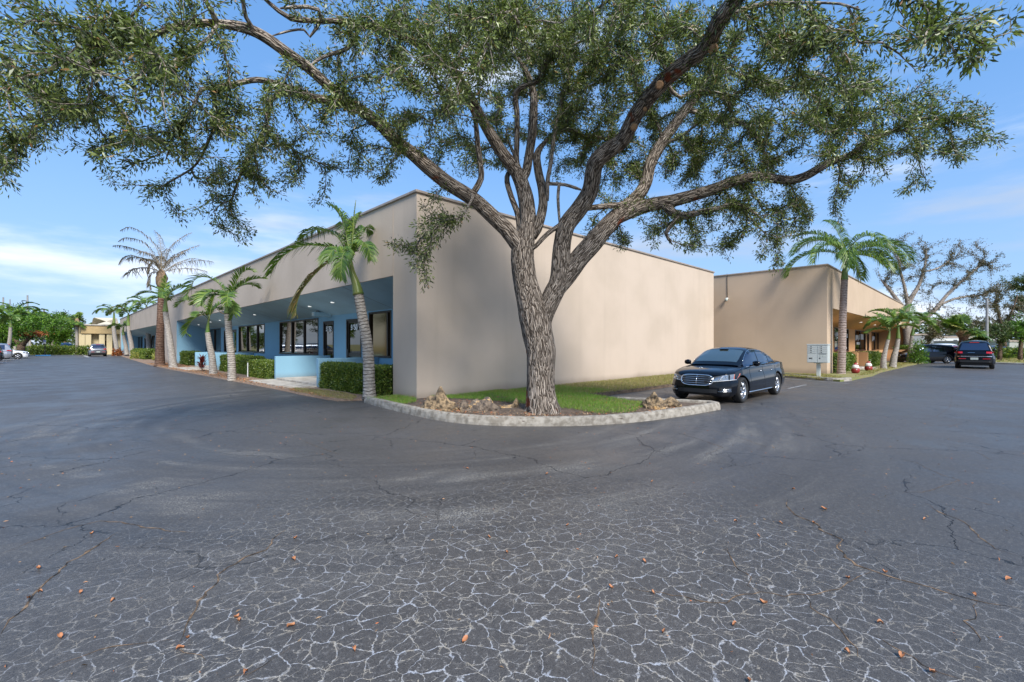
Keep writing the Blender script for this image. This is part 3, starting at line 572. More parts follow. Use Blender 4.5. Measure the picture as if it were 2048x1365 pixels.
# bed and verge in front of the blue shopfronts
road_l = [P2(G(a, b)) for a, b in ((229, 708), (245, 713.5), (262, 719.5), (300, 731), (340, 739.5), (395, 749.5), (450, 760), (505, 770.5), (540, 777), (572, 783.5), (600, 790), (650, 799.5), (700, 806), (735, 808))]
bed = [(0.0, 82.0), (2.0, 82.0), (2.0, 1.22), (-.6, 1.2)][::-1]
road_s = resample(road_l, 0.5)
bedpoly = [(2.0, 1.22), (0.0, 1.22), (-.4, 1.18)] + [(p[0], p[1]) for p in road_s[::-1] if p[1] > 1.3 and p[1] < 84] + [(2.0, 84)]
def bed_z(x, y): return 0.045 + 0.03 * mnoise.noise(Vector((x * 2, y * 2, 3)))
terrain('mulch', bedpoly, 0.35, lambda x, y: 0.005 if min(abs(x - q[0]) + abs(y - q[1]) for q in road_s[::1]) < .06 else bed_z(x, y), M['mulch'])
# walk slabs
mb = MB(); w1p = [P2(G(a, b, .1)) for a, b in ((505, 765), (573, 778), (640, 781), (640, 772), (553, 762), (530, 760))]
a1 = [(-1.25, pa + .75), (-1.25, pb + .3), (-.32, pb + .3), (-.32, pa + .1), (-.75, pa + .1)]
mb.prism(a1, -.02, 0.10); struct(obj('walkway', mb, M['concl'], bevel=0.012))
mb = MB(); mb.prism([(-1.5, pc - 4.0), (-1.5, pc - .3), (-.32, pc - .3), (-.32, pc - 4.3)], -.02, .10); struct(obj('walkway', mb, M['concl'], bevel=.012))
# verge, kerb and walk of the second building
k2 = [P2(G(a, b)) for a, b in ((1560, 752), (1600, 757), (1640, 761), (1680, 764), (1703, 762), (1712, 759), (1722, 756))]
kerb('kerb', smooth_poly(k2[:5] , 2), 0.18, 0.14, M['conc'], 1, 'stained low kerb at the foot of the cluster mailbox')
front2 = [P2(G(a, b)) for a, b in ((1703, 762), (1722, 757.5), (1745, 753), (1760, 746), (1790, 739), (1815, 733), (1838, 728.5), (1850, 727))]
v2 = [(19.4, -2.6)] + k2[:4] + front2 + [(front2[-1][0], BY2 + RX), (BX2 + .1, BY2 + RX), (BX2 + .1, 0), (19.4, 0)]
def v2z(x, y): return 0.07 + .02 * mnoise.noise(Vector((x, y, 1)))
try: terrain('verge', v2, 0.4, v2z, M['lawn'])
except Exception as ex: print('verge', ex)
mb = MB(); mb.prism([(ea + .2, BY2 - .3), (eb + .1, BY2 - .3), (eb + .6, BY2 - 1.0), (ea + .3, BY2 - 1.0)], 0, .11); struct(obj('walkway', mb, M['concl']))
# far right verge, far left end
mb = MB(); fr = [P2(G(a, b)) for a, b in ((1872, 727), (2048, 731))]
fv = EYE + ray(1872, 690) * 40; 
gr_a = G(1840, 722.5); gr_b = G(2140, 733); gr_c = G(2300, 708); gr_d = G(1840, 708)
struct(sheet('lawn', [P2(gr_a), P2(gr_b), P2(gr_c), P2(gr_d)], 0.06, M['lawn']))
kerb('kerb', [P2(gr_a), P2(gr_b)], .2, .12, M['concl'], 1, 'long pale kerb along the dry verge behind the black cars', amp=.004)
# painted markings
def strip(pts, w, z=0.004):
    mb = MB()
    for a, b in pts:
        a = Vector(a); b = Vector(b); t = (b - a).normalized(); s = Vector((-t.y, t.x)) * w / 2
        mb.add([(a.x - s.x, a.y - s.y, z), (b.x - s.x, b.y - s.y, z), (b.x + s.x, b.y + s.y, z), (a.x + s.x, a.y + s.y, z)], [(0, 1, 2, 3)])
    return mb
ls = [(P2(G(-40, y_)), P2(G(x_, y_ - .8))) for x_, y_ in ((44, 722.6), (36, 726.5), (30, 730.5), (22, 734.8), (18, 739.5), (8, 744.5), (26, 747.6))]
ls = [((a_[0] - 1, b_[1]), (b_[0], b_[1])) for a_, b_ in ls]
o = obj('parking_lines', strip(ls, .14), M['paint']); struct(o)
rs = [(P2(G(1560, 757)), P2(G(1700, 768))), (P2(G(1576, 778)), P2(G(1612, 770))), (P2(G(1568, 762.5)), P2(G(1640, 766)))]
struct(obj('parking_lines', strip(rs[:2], .10), mat('faded_road_paint', (0.30, 0.30, 0.29), 0.8, col2=(0.09, 0.09, 0.09), vscale=5, detail=9)))
ls = [(P2(G(52, 716.4)), P2(G(226, 714))), (P2(G(168, 712)), P2(G(178, 715)))]
struct(obj('parking_lines', strip(ls, .25), M['paint']))
mb = MB(); a = G(70, 713); b = G(102, 712.3); mb.box(min(a.x, b.x), max(a.x, b.x), b.y - .1, b.y + .25, 0, .14)
tag(obj('wheel_stop', mb, M['bluep'], bevel=.03), 'bright blue kerb at the far accessible parking space', 'kerb')
# long open cracks: thin dark, debris-filled strips laid on the asphalt
M['crack'] = mat('crack_debris', (0.006, 0.006, 0.006), 0.95, col2=(0.26, 0.17, 0.10), vscale=11, detail=6)
CR = [([(0, 1275), (20, 1240), (50, 1215), (75, 1180), (120, 1140), (165, 1110), (205, 1085), (235, 1065)], 16),
      ([(55, 1365), (120, 1330), (200, 1300), (250, 1290), (310, 1285), (345, 1278)], 13), ([(352, 1295), (360, 1275), (395, 1220), (410, 1185), (430, 1165), (455, 1135), (490, 1115), (530, 1100), (555, 1075), (575, 1060)], 12),
      ([(350, 1290), (370, 1305), (400, 1312), (415, 1320)], 12), ([(430, 1365), (500, 1350), (545, 1315), (575, 1295)], 8), ([(0, 1110), (60, 1085), (130, 1060), (200, 1042), (260, 1048), (330, 1062), (390, 1066)], 10),
      ([(1575, 998), (1572, 1010), (1590, 1030), (1632, 1048), (1650, 1065), (1685, 1080), (1675, 1092), (1690, 1115), (1715, 1130), (1745, 1142), (1800, 1160), (1860, 1175), (1920, 1195), (1980, 1208), (2048, 1218)], 14),
      ([(1745, 1142), (1715, 1155), (1700, 1168), (1660, 1180), (1620, 1190), (1570, 1193), (1520, 1183), (1490, 1190), (1450, 1203), (1400, 1202), (1365, 1195), (1300, 1184), (1230, 1175)], 9),
      ([(1612, 1188), (1622, 1215), (1660, 1238), (1680, 1260), (1695, 1282), (1718, 1298), (1718, 1315)], 16), ([(1735, 1265), (1790, 1295), (1830, 1315), (1880, 1345), (1930, 1362)], 16),
      ([(1448, 1090), (1465, 1118), (1480, 1140), (1500, 1155), (1500, 1172), (1520, 1183)], 8), ([(1845, 1005), (1890, 1030), (1930, 1045), (1960, 1075), (1990, 1098), (2048, 1116)], 12), ([(1885, 985), (1960, 1005), (2048, 1022)], 8),
      ([(1955, 1200), (1955, 1240), (1940, 1247), (1955, 1268), (1968, 1290)], 8), ([(1190, 1365), (1180, 1335), (1192, 1300), (1190, 1240), (1205, 1205), (1200, 1190)], 12), ([(600, 880), (640, 896), (680, 910)], 7),
      ([(1775, 912), (1830, 925), (1870, 945), (1918, 962), (1880, 975), (1845, 985), (1800, 985)], 7), ([(1340, 862), (1400, 880), (1445, 895), (1410, 912)], 6), ([(1270, 880), (1295, 895), (1320, 900)], 5), ([(1370, 855), (1450, 865), (1490, 880), (1530, 893), (1520, 900)], 5), ([(1820, 840), (1870, 853), (1925, 848), (1885, 858)], 5),
      ([(1580, 860), (1610, 872), (1590, 878)], 4), ([(1945, 900), (1985, 923)], 7), ([(1870, 835), (1900, 815), (1905, 790)], 5), ([(1040, 1365), (1010, 1340), (1025, 1330)], 6)]
mb = MB()
for pl, wmm in CR:
    p3 = resample([P2(G(*q)) for q in pl], 0.05); off = random.random() * 50; prev = None
    for i, q in enumerate(p3):
        a = Vector(p3[max(0, i - 1)]); b = Vector(p3[min(len(p3) - 1, i + 1)]); t = (b - a).normalized() if (b - a).length > 1e-6 else Vector((1, 0)); s = Vector((-t.y, t.x))
        j = .035 * mnoise.noise(Vector((i * .35, off, 0))) + .018 * mnoise.noise(Vector((i * 1.1, off, 4))); w = wmm * .00085 * (.35 + 1.2 * abs(mnoise.noise(Vector((i * .5, off, 8))))) * min(1, i / 6, (len(p3) - 1 - i) / 6 + .1)
        c_ = Vector(q) + s * j; cur = ((c_.x - s.x * w, c_.y - s.y * w, .0022), (c_.x + s.x * w, c_.y + s.y * w, .0022))
        if prev: mb.add([prev[0], cur[0], cur[1], prev[1]], [(0, 1, 2, 3)])
        prev = cur
struct(obj('road_cracks', mb, M['crack']))
# ------------------------------------------------------------------ growing branches
def catmull(pts, step):
    """pts: list of (x,y,z,r) -> resampled smooth list"""
    P = [np.array(p, float) for p in pts]; P = [2 * P[0] - P[1]] + P + [2 * P[-1] - P[-2]]; out_ = []
    for i in range(1, len(P) - 2):
        L = np.linalg.norm(P[i + 1][:3] - P[i][:3]); n = max(1, int(L / step))
        for k in range(n):
            t = k / n; a, b, c, d = P[i - 1], P[i], P[i + 1], P[i + 2]
            out_.append(0.5 * ((2 * b) + (-a + c) * t + (2 * a - 5 * b + 4 * c - d) * t * t + (-a + 3 * b - 3 * c + d) * t ** 3))
    out_.append(P[-2]); return out_
class Grow:
    def __init__(s): s.p = []; s.par = []; s.fr = []
    def limb(s, pts, step=0.1, attach=None):
        q = catmull(pts, step); ids = []
        prev = -1
        if attach is not None and s.p:
            A = np.array(s.p); prev = int(np.argmin(((A - q[0][:3]) ** 2).sum(1)))
        for k in q:
            s.p.append(k[:3]); s.par.append(prev); s.fr.append(k[3]); prev = len(s.p) - 1; ids.append(prev)
        return ids
    def attract(s, T, step=0.12, jit=0.03, minr=0.0, sag=0.05, pen=0.0):
        A = np.array(s.p); 
        d0 = np.array([np.sqrt(((A - t) ** 2).sum(1).min()) for t in T]); order = np.argsort(d0); tips = []
        cap = len(s.p) + int(sum(d0) / step * 1.3) + 5000; buf = np.zeros((cap, 3)); n = len(s.p); buf[:n] = A
        for i in order:
            t = T[i]; dd = np.sqrt(((buf[:n] - t) ** 2).sum(1)); j = int(np.argmin(dd)); L = dd[j]
            # step back along the parent a little, so forks are acute
            b = j; back = min(L * 0.5, 0.5); acc = 0
            while s.par[b] >= 0 and acc < back: acc += np.linalg.norm(buf[b] - buf[s.par[b]]); b = s.par[b]
            m = max(2, int(np.linalg.norm(buf[b] - t) / step)); a = buf[b].copy()
            pd = buf[b] - buf[s.par[b]] if s.par[b] >= 0 else t - a; pd = pd / (np.linalg.norm(pd) + 1e-9); Lt = np.linalg.norm(t - a)
            c1 = a + pd * Lt * 0.35; prev = b; ph = rng.normal(size=3)
            for k in range(1, m + 1):
                u = k / m; q = (1 - u) ** 2 * a + 2 * u * (1 - u) * c1 + u * u * t + rng.normal(size=3) * jit * (u < 1) + np.array([0, 0, -sag * Lt * u * (1 - u)])
                if n >= cap: break
                buf[n] = q; s.p.append(q); s.par.append(prev); s.fr.append(0); prev = n; n += 1
            tips.append(prev)
        return tips
    def radii(s, r0=0.0035, ex=0.42):
        n = len(s.p); cnt = np.zeros(n); kids = np.zeros(n, int)
        for p in s.par:
            if p >= 0: kids[p] += 1
        cnt[kids == 0] = 1
        for i in range(n - 1, -1, -1):
            if s.par[i] >= 0: cnt[s.par[i]] += cnt[i]
        s.kids = kids; r = r0 * cnt ** ex
        fr = np.array(s.fr); return np.where(fr > 0, np.maximum(fr, 0), r)
    def chains(s, r):
        n = len(s.p); ch = [[] for _ in range(n)]
        for i, p in enumerate(s.par):
            if p >= 0: ch[p].append(i)
        used = np.zeros(n, bool); out_ = []
        roots = [i for i in range(n) if s.par[i] < 0]; stack = [(i, None) for i in roots]
        while stack:
            i, pr = stack.pop(); c = [pr] if pr is not None else []; 
            while True:
                c.append(i)
                if not ch[i]: break
                nx = max(ch[i], key=lambda k: (r[k] if s.fr[k] == 0 else r[k] + 1, -k))
                for k in ch[i]:
                    if k != nx: stack.append((k, i))
                i = nx
            if len(c) > 1: out_.append((c, pr is not None))
        return out_
    def mesh(s, r, sides, big=None, lo=0.0, hi=9e9, fn=None):
        mb = MB(); P = s.p
        for c, att in s.chains(r):
            rr = [r[k] for k in c]
            if att: rr[0] = min(rr[0], rr[1] * 1.25)
            if rr[1] < lo or rr[1] >= hi: continue
            if len(c) > 3 and rr[1] < .02: c2 = c[::2] if (len(c) % 2) else c[:-1:2] + [c[-1]]; rr = [rr[c.index(k)] for k in c2]; c = c2
            rr[-1] = rr[-1] * .6
            mb.tube([P[k] for k in c], rr, sides(rr[1]), cap=True, uv=random.uniform(0, 30), fn=fn)
        return mb
def twig_leaves(g, tips, per, L, Wd, spread=0.10, back=3, droop=0.35, seglen=0.4):
    c = []; d = []
    for t in tips:
        pts = [g.p[t]]; k = t; acc = 0
        while g.par[k] >= 0 and acc < seglen: acc += np.linalg.norm(g.p[k] - g.p[g.par[k]]); k = g.par[k]; pts.append(g.p[k])
        if len(pts) < 2: continue
        A = np.array(pts); ax = nrm((A[0] - A[-1])[None])[0]
        n = max(3, int(per * rng.uniform(.6, 1.4))); u = rng.random(n) ** 1.4 * (len(A) - 1); i = np.minimum(u.astype(int), len(A) - 2); f = (u - i)[:, None]
        base = A[i] * (1 - f) + A[i + 1] * f; rd = nrm(rng.normal(size=(n, 3)))
        c.append(base + rd * rng.random((n, 1)) * spread); dirr = ax * .55 + rd * .9 + np.array([0, 0, -droop]); d.append(dirr)
    c = np.concatenate(c); d = np.concatenate(d); n = len(c)
    return leaf_quads(c, d, L * rng.uniform(.6, 1.25, n), Wd * rng.uniform(.7, 1.2, n))
# ------------------------------------------------------------------ the big oak
g = Grow(); TD = (TB[0] - CX) * fw.x + (TB[1] - CY) * fw.y
def L_(pts, step=0.1, attach=True):
    """pts: (px, py, depth, diameter in px)"""
    q = []
    for px, py, d, w in pts: p = D(px, py, d); q.append((p.x, p.y, p.z, w * .92 * d / FPX / 2))
    g.limb(q, step, attach if g.p else None)
T = TD
base = D(1085, 832, T); 
L_([(1086, 840, T, 78), (1085, 818, T, 70), (1082, 790, T, 64), (1081, 750, T, 60), (1082, 705, T, 63), (1074, 665, T, 66), (1068, 630, T, 66), (1060, 600, T, 58), (1050, 560, T, 52), (1045, 520, T, 50), (1046, 498, T, 48), (1052, 470, T, 40), (1056, 440, T + .1, 36), (1050, 390, T + .2, 33), (1033, 345, T + .2, 29), (1000, 300, T, 26), (972, 254, T - .3, 22), (950, 215, T - .7, 18), (920, 170, T - 1.2, 15), (890, 110, T - 1.8, 12)], .06)
L_([(1072, 672, T, 50), (1090, 625, T, 42), (1106, 590, T, 42), (1119, 560, T, 42), (1122, 520, T, 40), (1124, 490, T, 38), (1133, 452, T - .1, 38), (1158, 418, T - .2, 37), (1180, 382, T - .4, 36), (1190, 330, T - .7, 36), (1212, 305, T - .9, 35), (1245, 280, T - 1.1, 33), (1275, 225, T - 1.5, 33), (1322, 168, T - 2.1, 34), (1365, 130, T - 2.5, 33), (1412, 95, T - 2.9, 34), (1437, 45, T - 3.4, 34), (1470, 0, T - 3.9, 33), (1520, -50, T - 4.4, 28), (1610, -80, T - 4.9, 22), (1720, -60, T - 5.2, 15), (1800, -30, T - 5.4, 10), (1856, 25, T - 5.5, 6), (1862, 80, T - 5.6, 4)], .06)
L_([(1094, 610, T, 38), (1112, 578, T, 42), (1136, 548, T + .05, 42), (1160, 515, T + .1, 42), (1184, 488, T + .15, 42), (1215, 452, T + .25, 38), (1245, 422, T + .3, 33), (1276, 392, T + .35, 28), (1292, 365, T + .4, 26), (1300, 330, T + .4, 25), (1318, 295, T + .4, 24), (1338, 265, T + .4, 23), (1372, 218, T + .3, 20), (1400, 185, T + .2, 15), (1440, 130, T, 11), (1480, 70, T - .3, 8)], .06)
L_([(1052, 505, T, 36), (1036, 490, T - .05, 34), (1015, 462, T - .1, 33), (990, 438, T - .2, 32), (958, 408, T - .3, 31), (930, 388, T - .4, 31), (895, 366, T - .5, 31), (860, 338, T - .6, 31), (828, 310, T - .7, 29), (795, 285, T - .9, 27), (765, 255, T - 1.1, 25), (738, 232, T - 1.3, 24), (700, 205, T - 1.6, 22), (655, 170, T - 2.0, 22), (615, 135, T - 2.3, 22), (567, 101, T - 2.6, 23), (541, 82, T - 2.7, 23), (512, 65, T - 2.8, 22), (480, 54, T - 2.9, 21), (436, 48, T - 3.1, 17), (388, 47, T - 3.2, 15), (345, 55, T - 3.3, 13), (299, 72, T - 3.4, 11), (245, 85, T - 3.4, 9), (200, 90, T - 3.4, 8), (165, 108, T - 3.3, 7), (125, 142, T - 3.2, 6), (119, 170, T - 3.2, 5), (97, 212, T - 3.1, 4), (77, 253, T - 3.1, 3)], .06)
L_([(720, 222, T - 1.4, 18), (690, 208, T - 1.5, 18), (655, 200, T - 1.6, 18), (625, 196, T - 1.7, 17), (598, 184, T - 1.8, 16), (560, 170, T - 1.9, 14), (515, 160, T - 2.0, 12), (470, 168, T - 2.2, 11), (430, 175, T - 2.4, 10), (404, 178, T - 2.5, 8), (385, 215, T - 2.5, 6), (369, 243, T - 2.5, 6), (348, 272, T - 2.4, 4), (331, 322, T - 2.3, 3)])
L_([(598, 184, T - 1.8, 12), (565, 185, T - 1.7, 11), (543, 200, T - 1.6, 10), (536, 230, T - 1.5, 9), (527, 262, T - 1.4, 8), (507, 297, T - 1.3, 8), (488, 333, T - 1.3, 7), (470, 380, T - 1.2, 5), (457, 424, T - 1.2, 3.5)])
L_([(430, 176, T - 2.4, 8), (430, 210, T - 2.3, 7), (437, 240, T - 2.2, 6.5), (418, 279, T - 2.1, 6), (402, 315, T - 2, 5), (383, 338, T - 2, 4.5), (350, 358, T - 1.9, 4), (310, 381, T - 1.9, 3)])
L_([(536, 262, T - 1.4, 6), (530, 285, T - 1.3, 8), (520, 296, T - 1.3, 6), (565, 286, T - 1.2, 4), (590, 305, T - 1.1, 4), (610, 340, T - 1.1, 2.5)])
L_([(436, 48, T - 3.1, 9), (418, 75, T - 3.3, 7), (385, 100, T - 3.6, 6), (352, 118, T - 3.9, 5), (340, 135, T - 4, 4), (350, 60, T - 3.5, 3)] [:5])
L_([(512, 65, T - 2.8, 10), (492, 35, T - 3, 9), (486, 0, T - 3.2, 8), (480, -40, T - 3.4, 6)])
L_([(436, 48, T - 3.1, 12), (420, 18, T - 3.3, 11), (400, -20, T - 3.5, 8)])
L_([(299, 72, T - 3.4, 6), (255, 48, T - 4, 6), (283, 12, T - 4.2, 5), (290, -30, T - 4.2, 4)])
L_([(245, 85, T - 3.4, 5), (225, 110, T - 3.8, 5), (200, 118, T - 3.9, 5), (190, 140, T - 3.9, 3)])
L_([(972, 254, T - .3, 18), (945, 200, T - .9, 18), (905, 140, T - 1.4, 17), (868, 105, T - 1.7, 16), (832, 86, T - 1.8, 16), (790, 66, T - 1.9, 15), (755, 55, T - 2, 15), (725, 50, T - 2, 14), (690, 43, T - 2.1, 12), (655, 42, T - 2.2, 11), (618, 42, T - 2.3, 10), (582, 38, T - 2.4, 10), (557, 22, T - 2.5, 9), (536, 4, T - 2.6, 8), (510, -20, T - 2.7, 6)])
L_([(722, 52, T - 2, 10), (712, 70, T - 2, 9), (704, 88, T - 2, 10), (690, 100, T - 2, 9), (664, 108, T - 2, 8), (640, 118, T - 2, 7), (620, 132, T - 2.1, 6)])
L_([(655, 42, T - 2.2, 8), (642, 40, T - 2.3, 8), (637, 20, T - 2.5, 8), (615, 14, T - 2.6, 8), (560, 17, T - 2.7, 6)])
L_([(640, 44, T - 2.2, 8), (632, 58, T - 2.2, 7), (620, 74, T - 2.2, 5), (608, 60, T - 2.2, 5), (580, 62, T - 2.3, 5), (545, 72, T - 2.4, 4)])
L_([(962, 408, T - .3, 18), (946, 392, T - .35, 15), (962, 358, T - .4, 13), (960, 325, T - .45, 12), (956, 295, T - .5, 12), (953, 262, T - .6, 11), (948, 230, T - .8, 9), (925, 195, T - 1.3, 7), (890, 185, T - 1.9, 5)])
L_([(1040, 365, T + .2, 22), (1052, 345, T + .2, 20), (1058, 310, T + .3, 19), (1064, 270, T + .3, 19), (1067, 220, T + .3, 18), (1066, 182, T + .3, 16), (1050, 140, T + .1, 12), (1035, 115, T, 8)])
L_([(1040, 355, T + .2, 12), (1033, 320, T + .1, 12), (1034, 280, T, 12), (1034, 230, T - .1, 12), (1032, 185, T - .2, 12), (1055, 170, T - .3, 11), (1078, 160, T - .4, 12), (1088, 135, T - .6, 12), (1104, 102, T - .8, 13), (1130, 75, T - 1.1, 11), (1155, 50, T - 1.4, 10), (1213, 4, T - 2, 7), (1250, -30, T - 2.3, 5)])
L_([(1100, 108, T - .8, 7), (1140, 95, T - 1, 6), (1180, 78, T - 1.3, 5), (1230, 95, T - 1.5, 3)])
L_([(1070, 470, T, 22), (1080, 440, T, 21), (1086, 408, T + .1, 20), (1084, 375, T + .2, 19), (1077, 345, T + .3, 18), (1074, 310, T + .4, 16), (1090, 285, T + .5, 9), (1120, 262, T + .7, 8), (1150, 262, T + .8, 6), (1190, 290, T + 1, 4)])
L_([(1095, 400, T + .1, 8), (1095, 363, T, 9), (1101, 330, T, 9), (1105, 295, T, 9), (1112, 250, T - .1, 8), (1122, 218, T - .1, 7), (1122, 180, T - .2, 6)])
L_([(1040, 470, T + .1, 14), (1036, 430, T + .2, 13), (1022, 392, T + .3, 12), (1014, 355, T + .4, 11), (1030, 320, T + .6, 7), (1010, 270, T + .8, 5)])
L_([(1072, 492, T - .1, 10), (1095, 468, T - .1, 10), (1125, 446, T - .15, 10), (1150, 420, T - .2, 10)])
L_([(1100, 368, T, 8), (1130, 370, T, 7), (1162, 380, T - .1, 7)])
L_([(1118, 372, T, 7), (1116, 395, T, 7), (1118, 430, T, 6), (1120, 455, T, 4)])
L_([(1150, 420, T - .2, 12), (1190, 415, T, 12), (1245, 409, T + .2, 12), (1285, 398, T + .35, 10)])
L_([(1236, 440, T + .3, 20), (1272, 420, T + .25, 28), (1310, 408, T + .2, 28), (1345, 402, T + .1, 27), (1390, 390, T, 25), (1432, 377, T - .1, 24), (1470, 362, T - .2, 22), (1514, 353, T - .3, 20), (1550, 358, T - .3, 19), (1582, 361, T - .4, 19), (1612, 352, T - .4, 18), (1640, 336, T - .5, 17), (1662, 324, T - .5, 16), (1699, 311, T - .6, 14), (1738, 285, T - .7, 11), (1781, 264, T - .8, 9), (1842, 238, T - .9, 7), (1880, 240, T - 1, 5), (1912, 238, T - 1, 4), (1960, 245, T - 1.1, 3)], .06)
L_([(1781, 264, T - .8, 6), (1830, 258, T - .9, 5), (1890, 254, T - .9, 4), (1905, 290, T - 1, 3), (1915, 315, T - 1, 2.4)])
L_([(1322, 405, T + .2, 20), (1345, 425, T, 18), (1362, 432, T - .2, 16), (1400, 425, T - .5, 12), (1435, 418, T - .7, 11), (1470, 408, T - .8, 10), (1500, 420, T - .9, 7), (1530, 445, T - .9, 5)])
L_([(1362, 432, T - .2, 12), (1345, 448, T - .2, 11), (1332, 468, T - .3, 8), (1345, 490, T - .3, 4)])
L_([(1372, 218, T + .3, 12), (1391, 224, T + .3, 11), (1435, 236, T + .3, 11), (1473, 243, T + .2, 10), (1505, 262, T + .1, 9), (1522, 295, T, 7), (1547, 336, T - .1, 4)])
L_([(1262, 300, T + .2, 0.1), (1322, 272, T + .3, 5)] [:0] or [(1332, 285, T + .4, 7), (1355, 278, T + .3, 7), (1378, 262, T + .1, 6), (1402, 245, T, 5), (1403, 280, T, 4), (1403, 320, T, 3)])
L_([(1330, 160, T - 2, 10), (1345, 185, T - 1.9, 9), (1362, 196, T - 1.9, 8), (1375, 188, T - 1.9, 8), (1400, 182, T - 1.9, 7), (1450, 188, T - 1.9, 5)])
L_([(1448, 25, T - 3.6, 14), (1477, 22, T - 3.6, 12), (1522, 9, T - 3.6, 9), (1560, 6, T - 3.6, 8), (1600, 14, T - 3.6, 7), (1630, 45, T - 3.6, 6), (1665, 80, T - 3.6, 5), (1690, 120, T - 3.6, 3)])
L_([(1560, 6, T - 3.6, 6), (1630, 6, T - 3.9, 5), (1680, 8, T - 4.1, 5), (1720, 20, T - 4.3, 4)])
L_([(1440, 130, T, 9), (1490, 160, T - .2, 9), (1535, 178, T - .4, 8), (1570, 158, T - .5, 7), (1604, 145, T - .7, 6), (1637, 148, T - .9, 6), (1672, 172, T - 1, 5), (1699, 199, T - 1.1, 4), (1703, 242, T - 1.2, 3)])
L_([(1550, 165, T - .4, 6), (1556, 180, T - .3, 6), (1585, 176, T - .3, 5), (1640, 200, T - .4, 4), (1670, 230, T - .4, 3)])
L_([(930, 386, T - .4, 9), (945, 392, T - .5, 8), (938, 410, T - .8, 5), (925, 432, T - 1, 4), (900, 445, T - 1.1, 3)][::1])
L_([(965, 100, T - 1.6, 5), (1010, 60, T - 2.4, 6), (1040, 10, T - 3, 5)])
# foliage masses (photo x, y, radius, depth offset from trunk, density)
FB = [(30,30,60,-4.6),(60,120,60,-4.2),(40,190,50,-4),(30,280,55,-3.6),(8,350,35,-3.4),(120,60,60,-4.2),(110,190,60,-3.6),(110,260,50,-3.2),(190,50,60,-4.2),(180,150,60,-3.6),(190,240,60,-3.2),(230,300,42,-2.9),(270,80,55,-4.2),(270,160,60,-4.3),(290,230,50,-4.3),(290,290,40,-2.8),(340,130,50,-3.8),(350,200,50,-3.2),(360,290,45,-2.6),(235,350,24,-2.2),(300,395,20,-2),(440,170,46,-2.7),(425,250,50,-2.2),(420,330,36,-1.8),(500,230,52,-2.5),(520,290,46,-1.7),(480,350,36,-1.6),(430,385,26,-1.6),(365,440,22,-1.4),(450,440,34,-1.2),(490,462,24,-1.1),(520,380,32,-1.2),(575,365,32,-1.2),(600,300,42,-1.2),(560,200,40,-2.6),(620,230,48,-1.7),(655,165,40,-2.2),(585,140,24,-2.4),(690,250,44,-1.6),(720,180,48,-2.2),(745,120,48,-2.2),(690,95,34,-2.3),(740,20,48,-2.4),(660,15,26,-2.6),(580,10,24,-2.6),(470,95,22,-3.2),(385,80,34,-3.8),(345,20,42,-4),(260,20,45,-4.3),(430,10,24,-3.4),
 (780,200,48,-2.3),(780,300,38,-1.2),(700,310,26,-.8),(765,345,24,-.4),(835,250,42,-1.2),(830,140,52,-2.9),(820,60,54,-3),(880,60,58,-3.3),(900,150,56,-3.2),(905,225,40,-2.2),(945,90,58,-3.3),(955,165,46,-3),(975,30,58,-3),(985,225,26,-2.2),(865,310,24,-.3),(895,285,24,.2),(640,400,14,-.6),(660,330,16,-.6),
 (868,415,24,-.9),(856,465,26,-1),(842,520,24,-1),(845,560,16,-1),(895,440,14,-1),(800,490,20,-1),
 (1030,55,56,-2.6),(1015,125,38,-2),(1090,45,52,-1.8),(1105,115,42,-.8),(1160,80,56,-1.6),(1150,150,44,-.2),(1180,190,42,-.6),(1205,30,52,-2.4),(1225,110,50,-1.6),(1250,165,40,-1),(1270,60,56,-2.4),(1320,80,46,-2.4),(1335,25,46,-2.6),(1385,45,40,-2.9),(1130,230,34,.4),(1200,250,32,.4),(1240,320,30,.8),(1150,300,26,.8),(1210,380,26,1.2),(1235,480,24,1.2),(1185,455,18,1.2),(1290,220,24,.4),(1020,200,20,.8),(1075,240,16,1),(930,340,14,.6),(990,330,14,.6),
 (1425,170,46,-2),(1480,100,56,-2.6),(1440,240,40,-.8),(1505,180,54,-1.4),(1540,60,58,-3),(1565,130,54,-2.4),(1510,20,44,-3.6),(1605,60,58,-3.2),(1590,205,52,-1.4),(1640,130,54,-3),(1665,60,50,-3.8),(1705,150,52,-3),(1740,50,34,-4.6),(1790,30,40,-5.2),(1850,40,50,-5.4),(1925,50,50,-5.5),(1985,20,40,-5.5),(1900,115,34,-5.5),(1955,105,24,-5.6),(1700,225,56,-1.4),(1640,270,50,-1),(1565,260,46,-.4),(1455,305,46,0),(1380,300,40,.4),(1400,350,34,.5),(1520,320,34,-.3),(1770,220,44,-1.1),(1750,290,42,-.8),(1820,200,42,-1.1),(1880,190,38,-1.1),(1940,220,36,-1.1),(1975,258,24,-1.2),(2012,285,14,-1.2),(1900,270,38,-1),(1840,290,36,-.9),(1915,320,22,-1),(1700,345,28,-.5),(1690,400,22,-.4),(1680,440,14,-.4),(1760,340,20,-.6),(1800,385,9,-.6),(1842,370,9,-.7),(1580,440,40,0),(1520,420,46,-.2),(1450,440,44,-.2),(1385,450,38,0),(1310,440,32,.4),(1270,405,24,.5),(1450,500,20,0),(1540,500,24,0),(1552,538,9,0),(1600,395,24,0),(1390,488,16,.1),(1300,482,16,.4),(1610,430,18,0),(1350,350,24,.8),(1260,350,22,1.1)]
FB += [(x, y, 60, d) for x, y, d in ((40,-60,-4.6),(180,-70,-4.4),(320,-60,-4.2),(460,-80,-3.6),(620,-70,-3),(780,-60,-3),(900,-80,-3.6),(1040,-70,-3),(1180,-70,-3),(1320,-60,-3),(1460,-90,-4.2),(1600,-80,-4.4),(1740,-90,-5),(-60,120,-4.4),(-70,260,-4))]
fr_ = random.Random(5); Tg = []
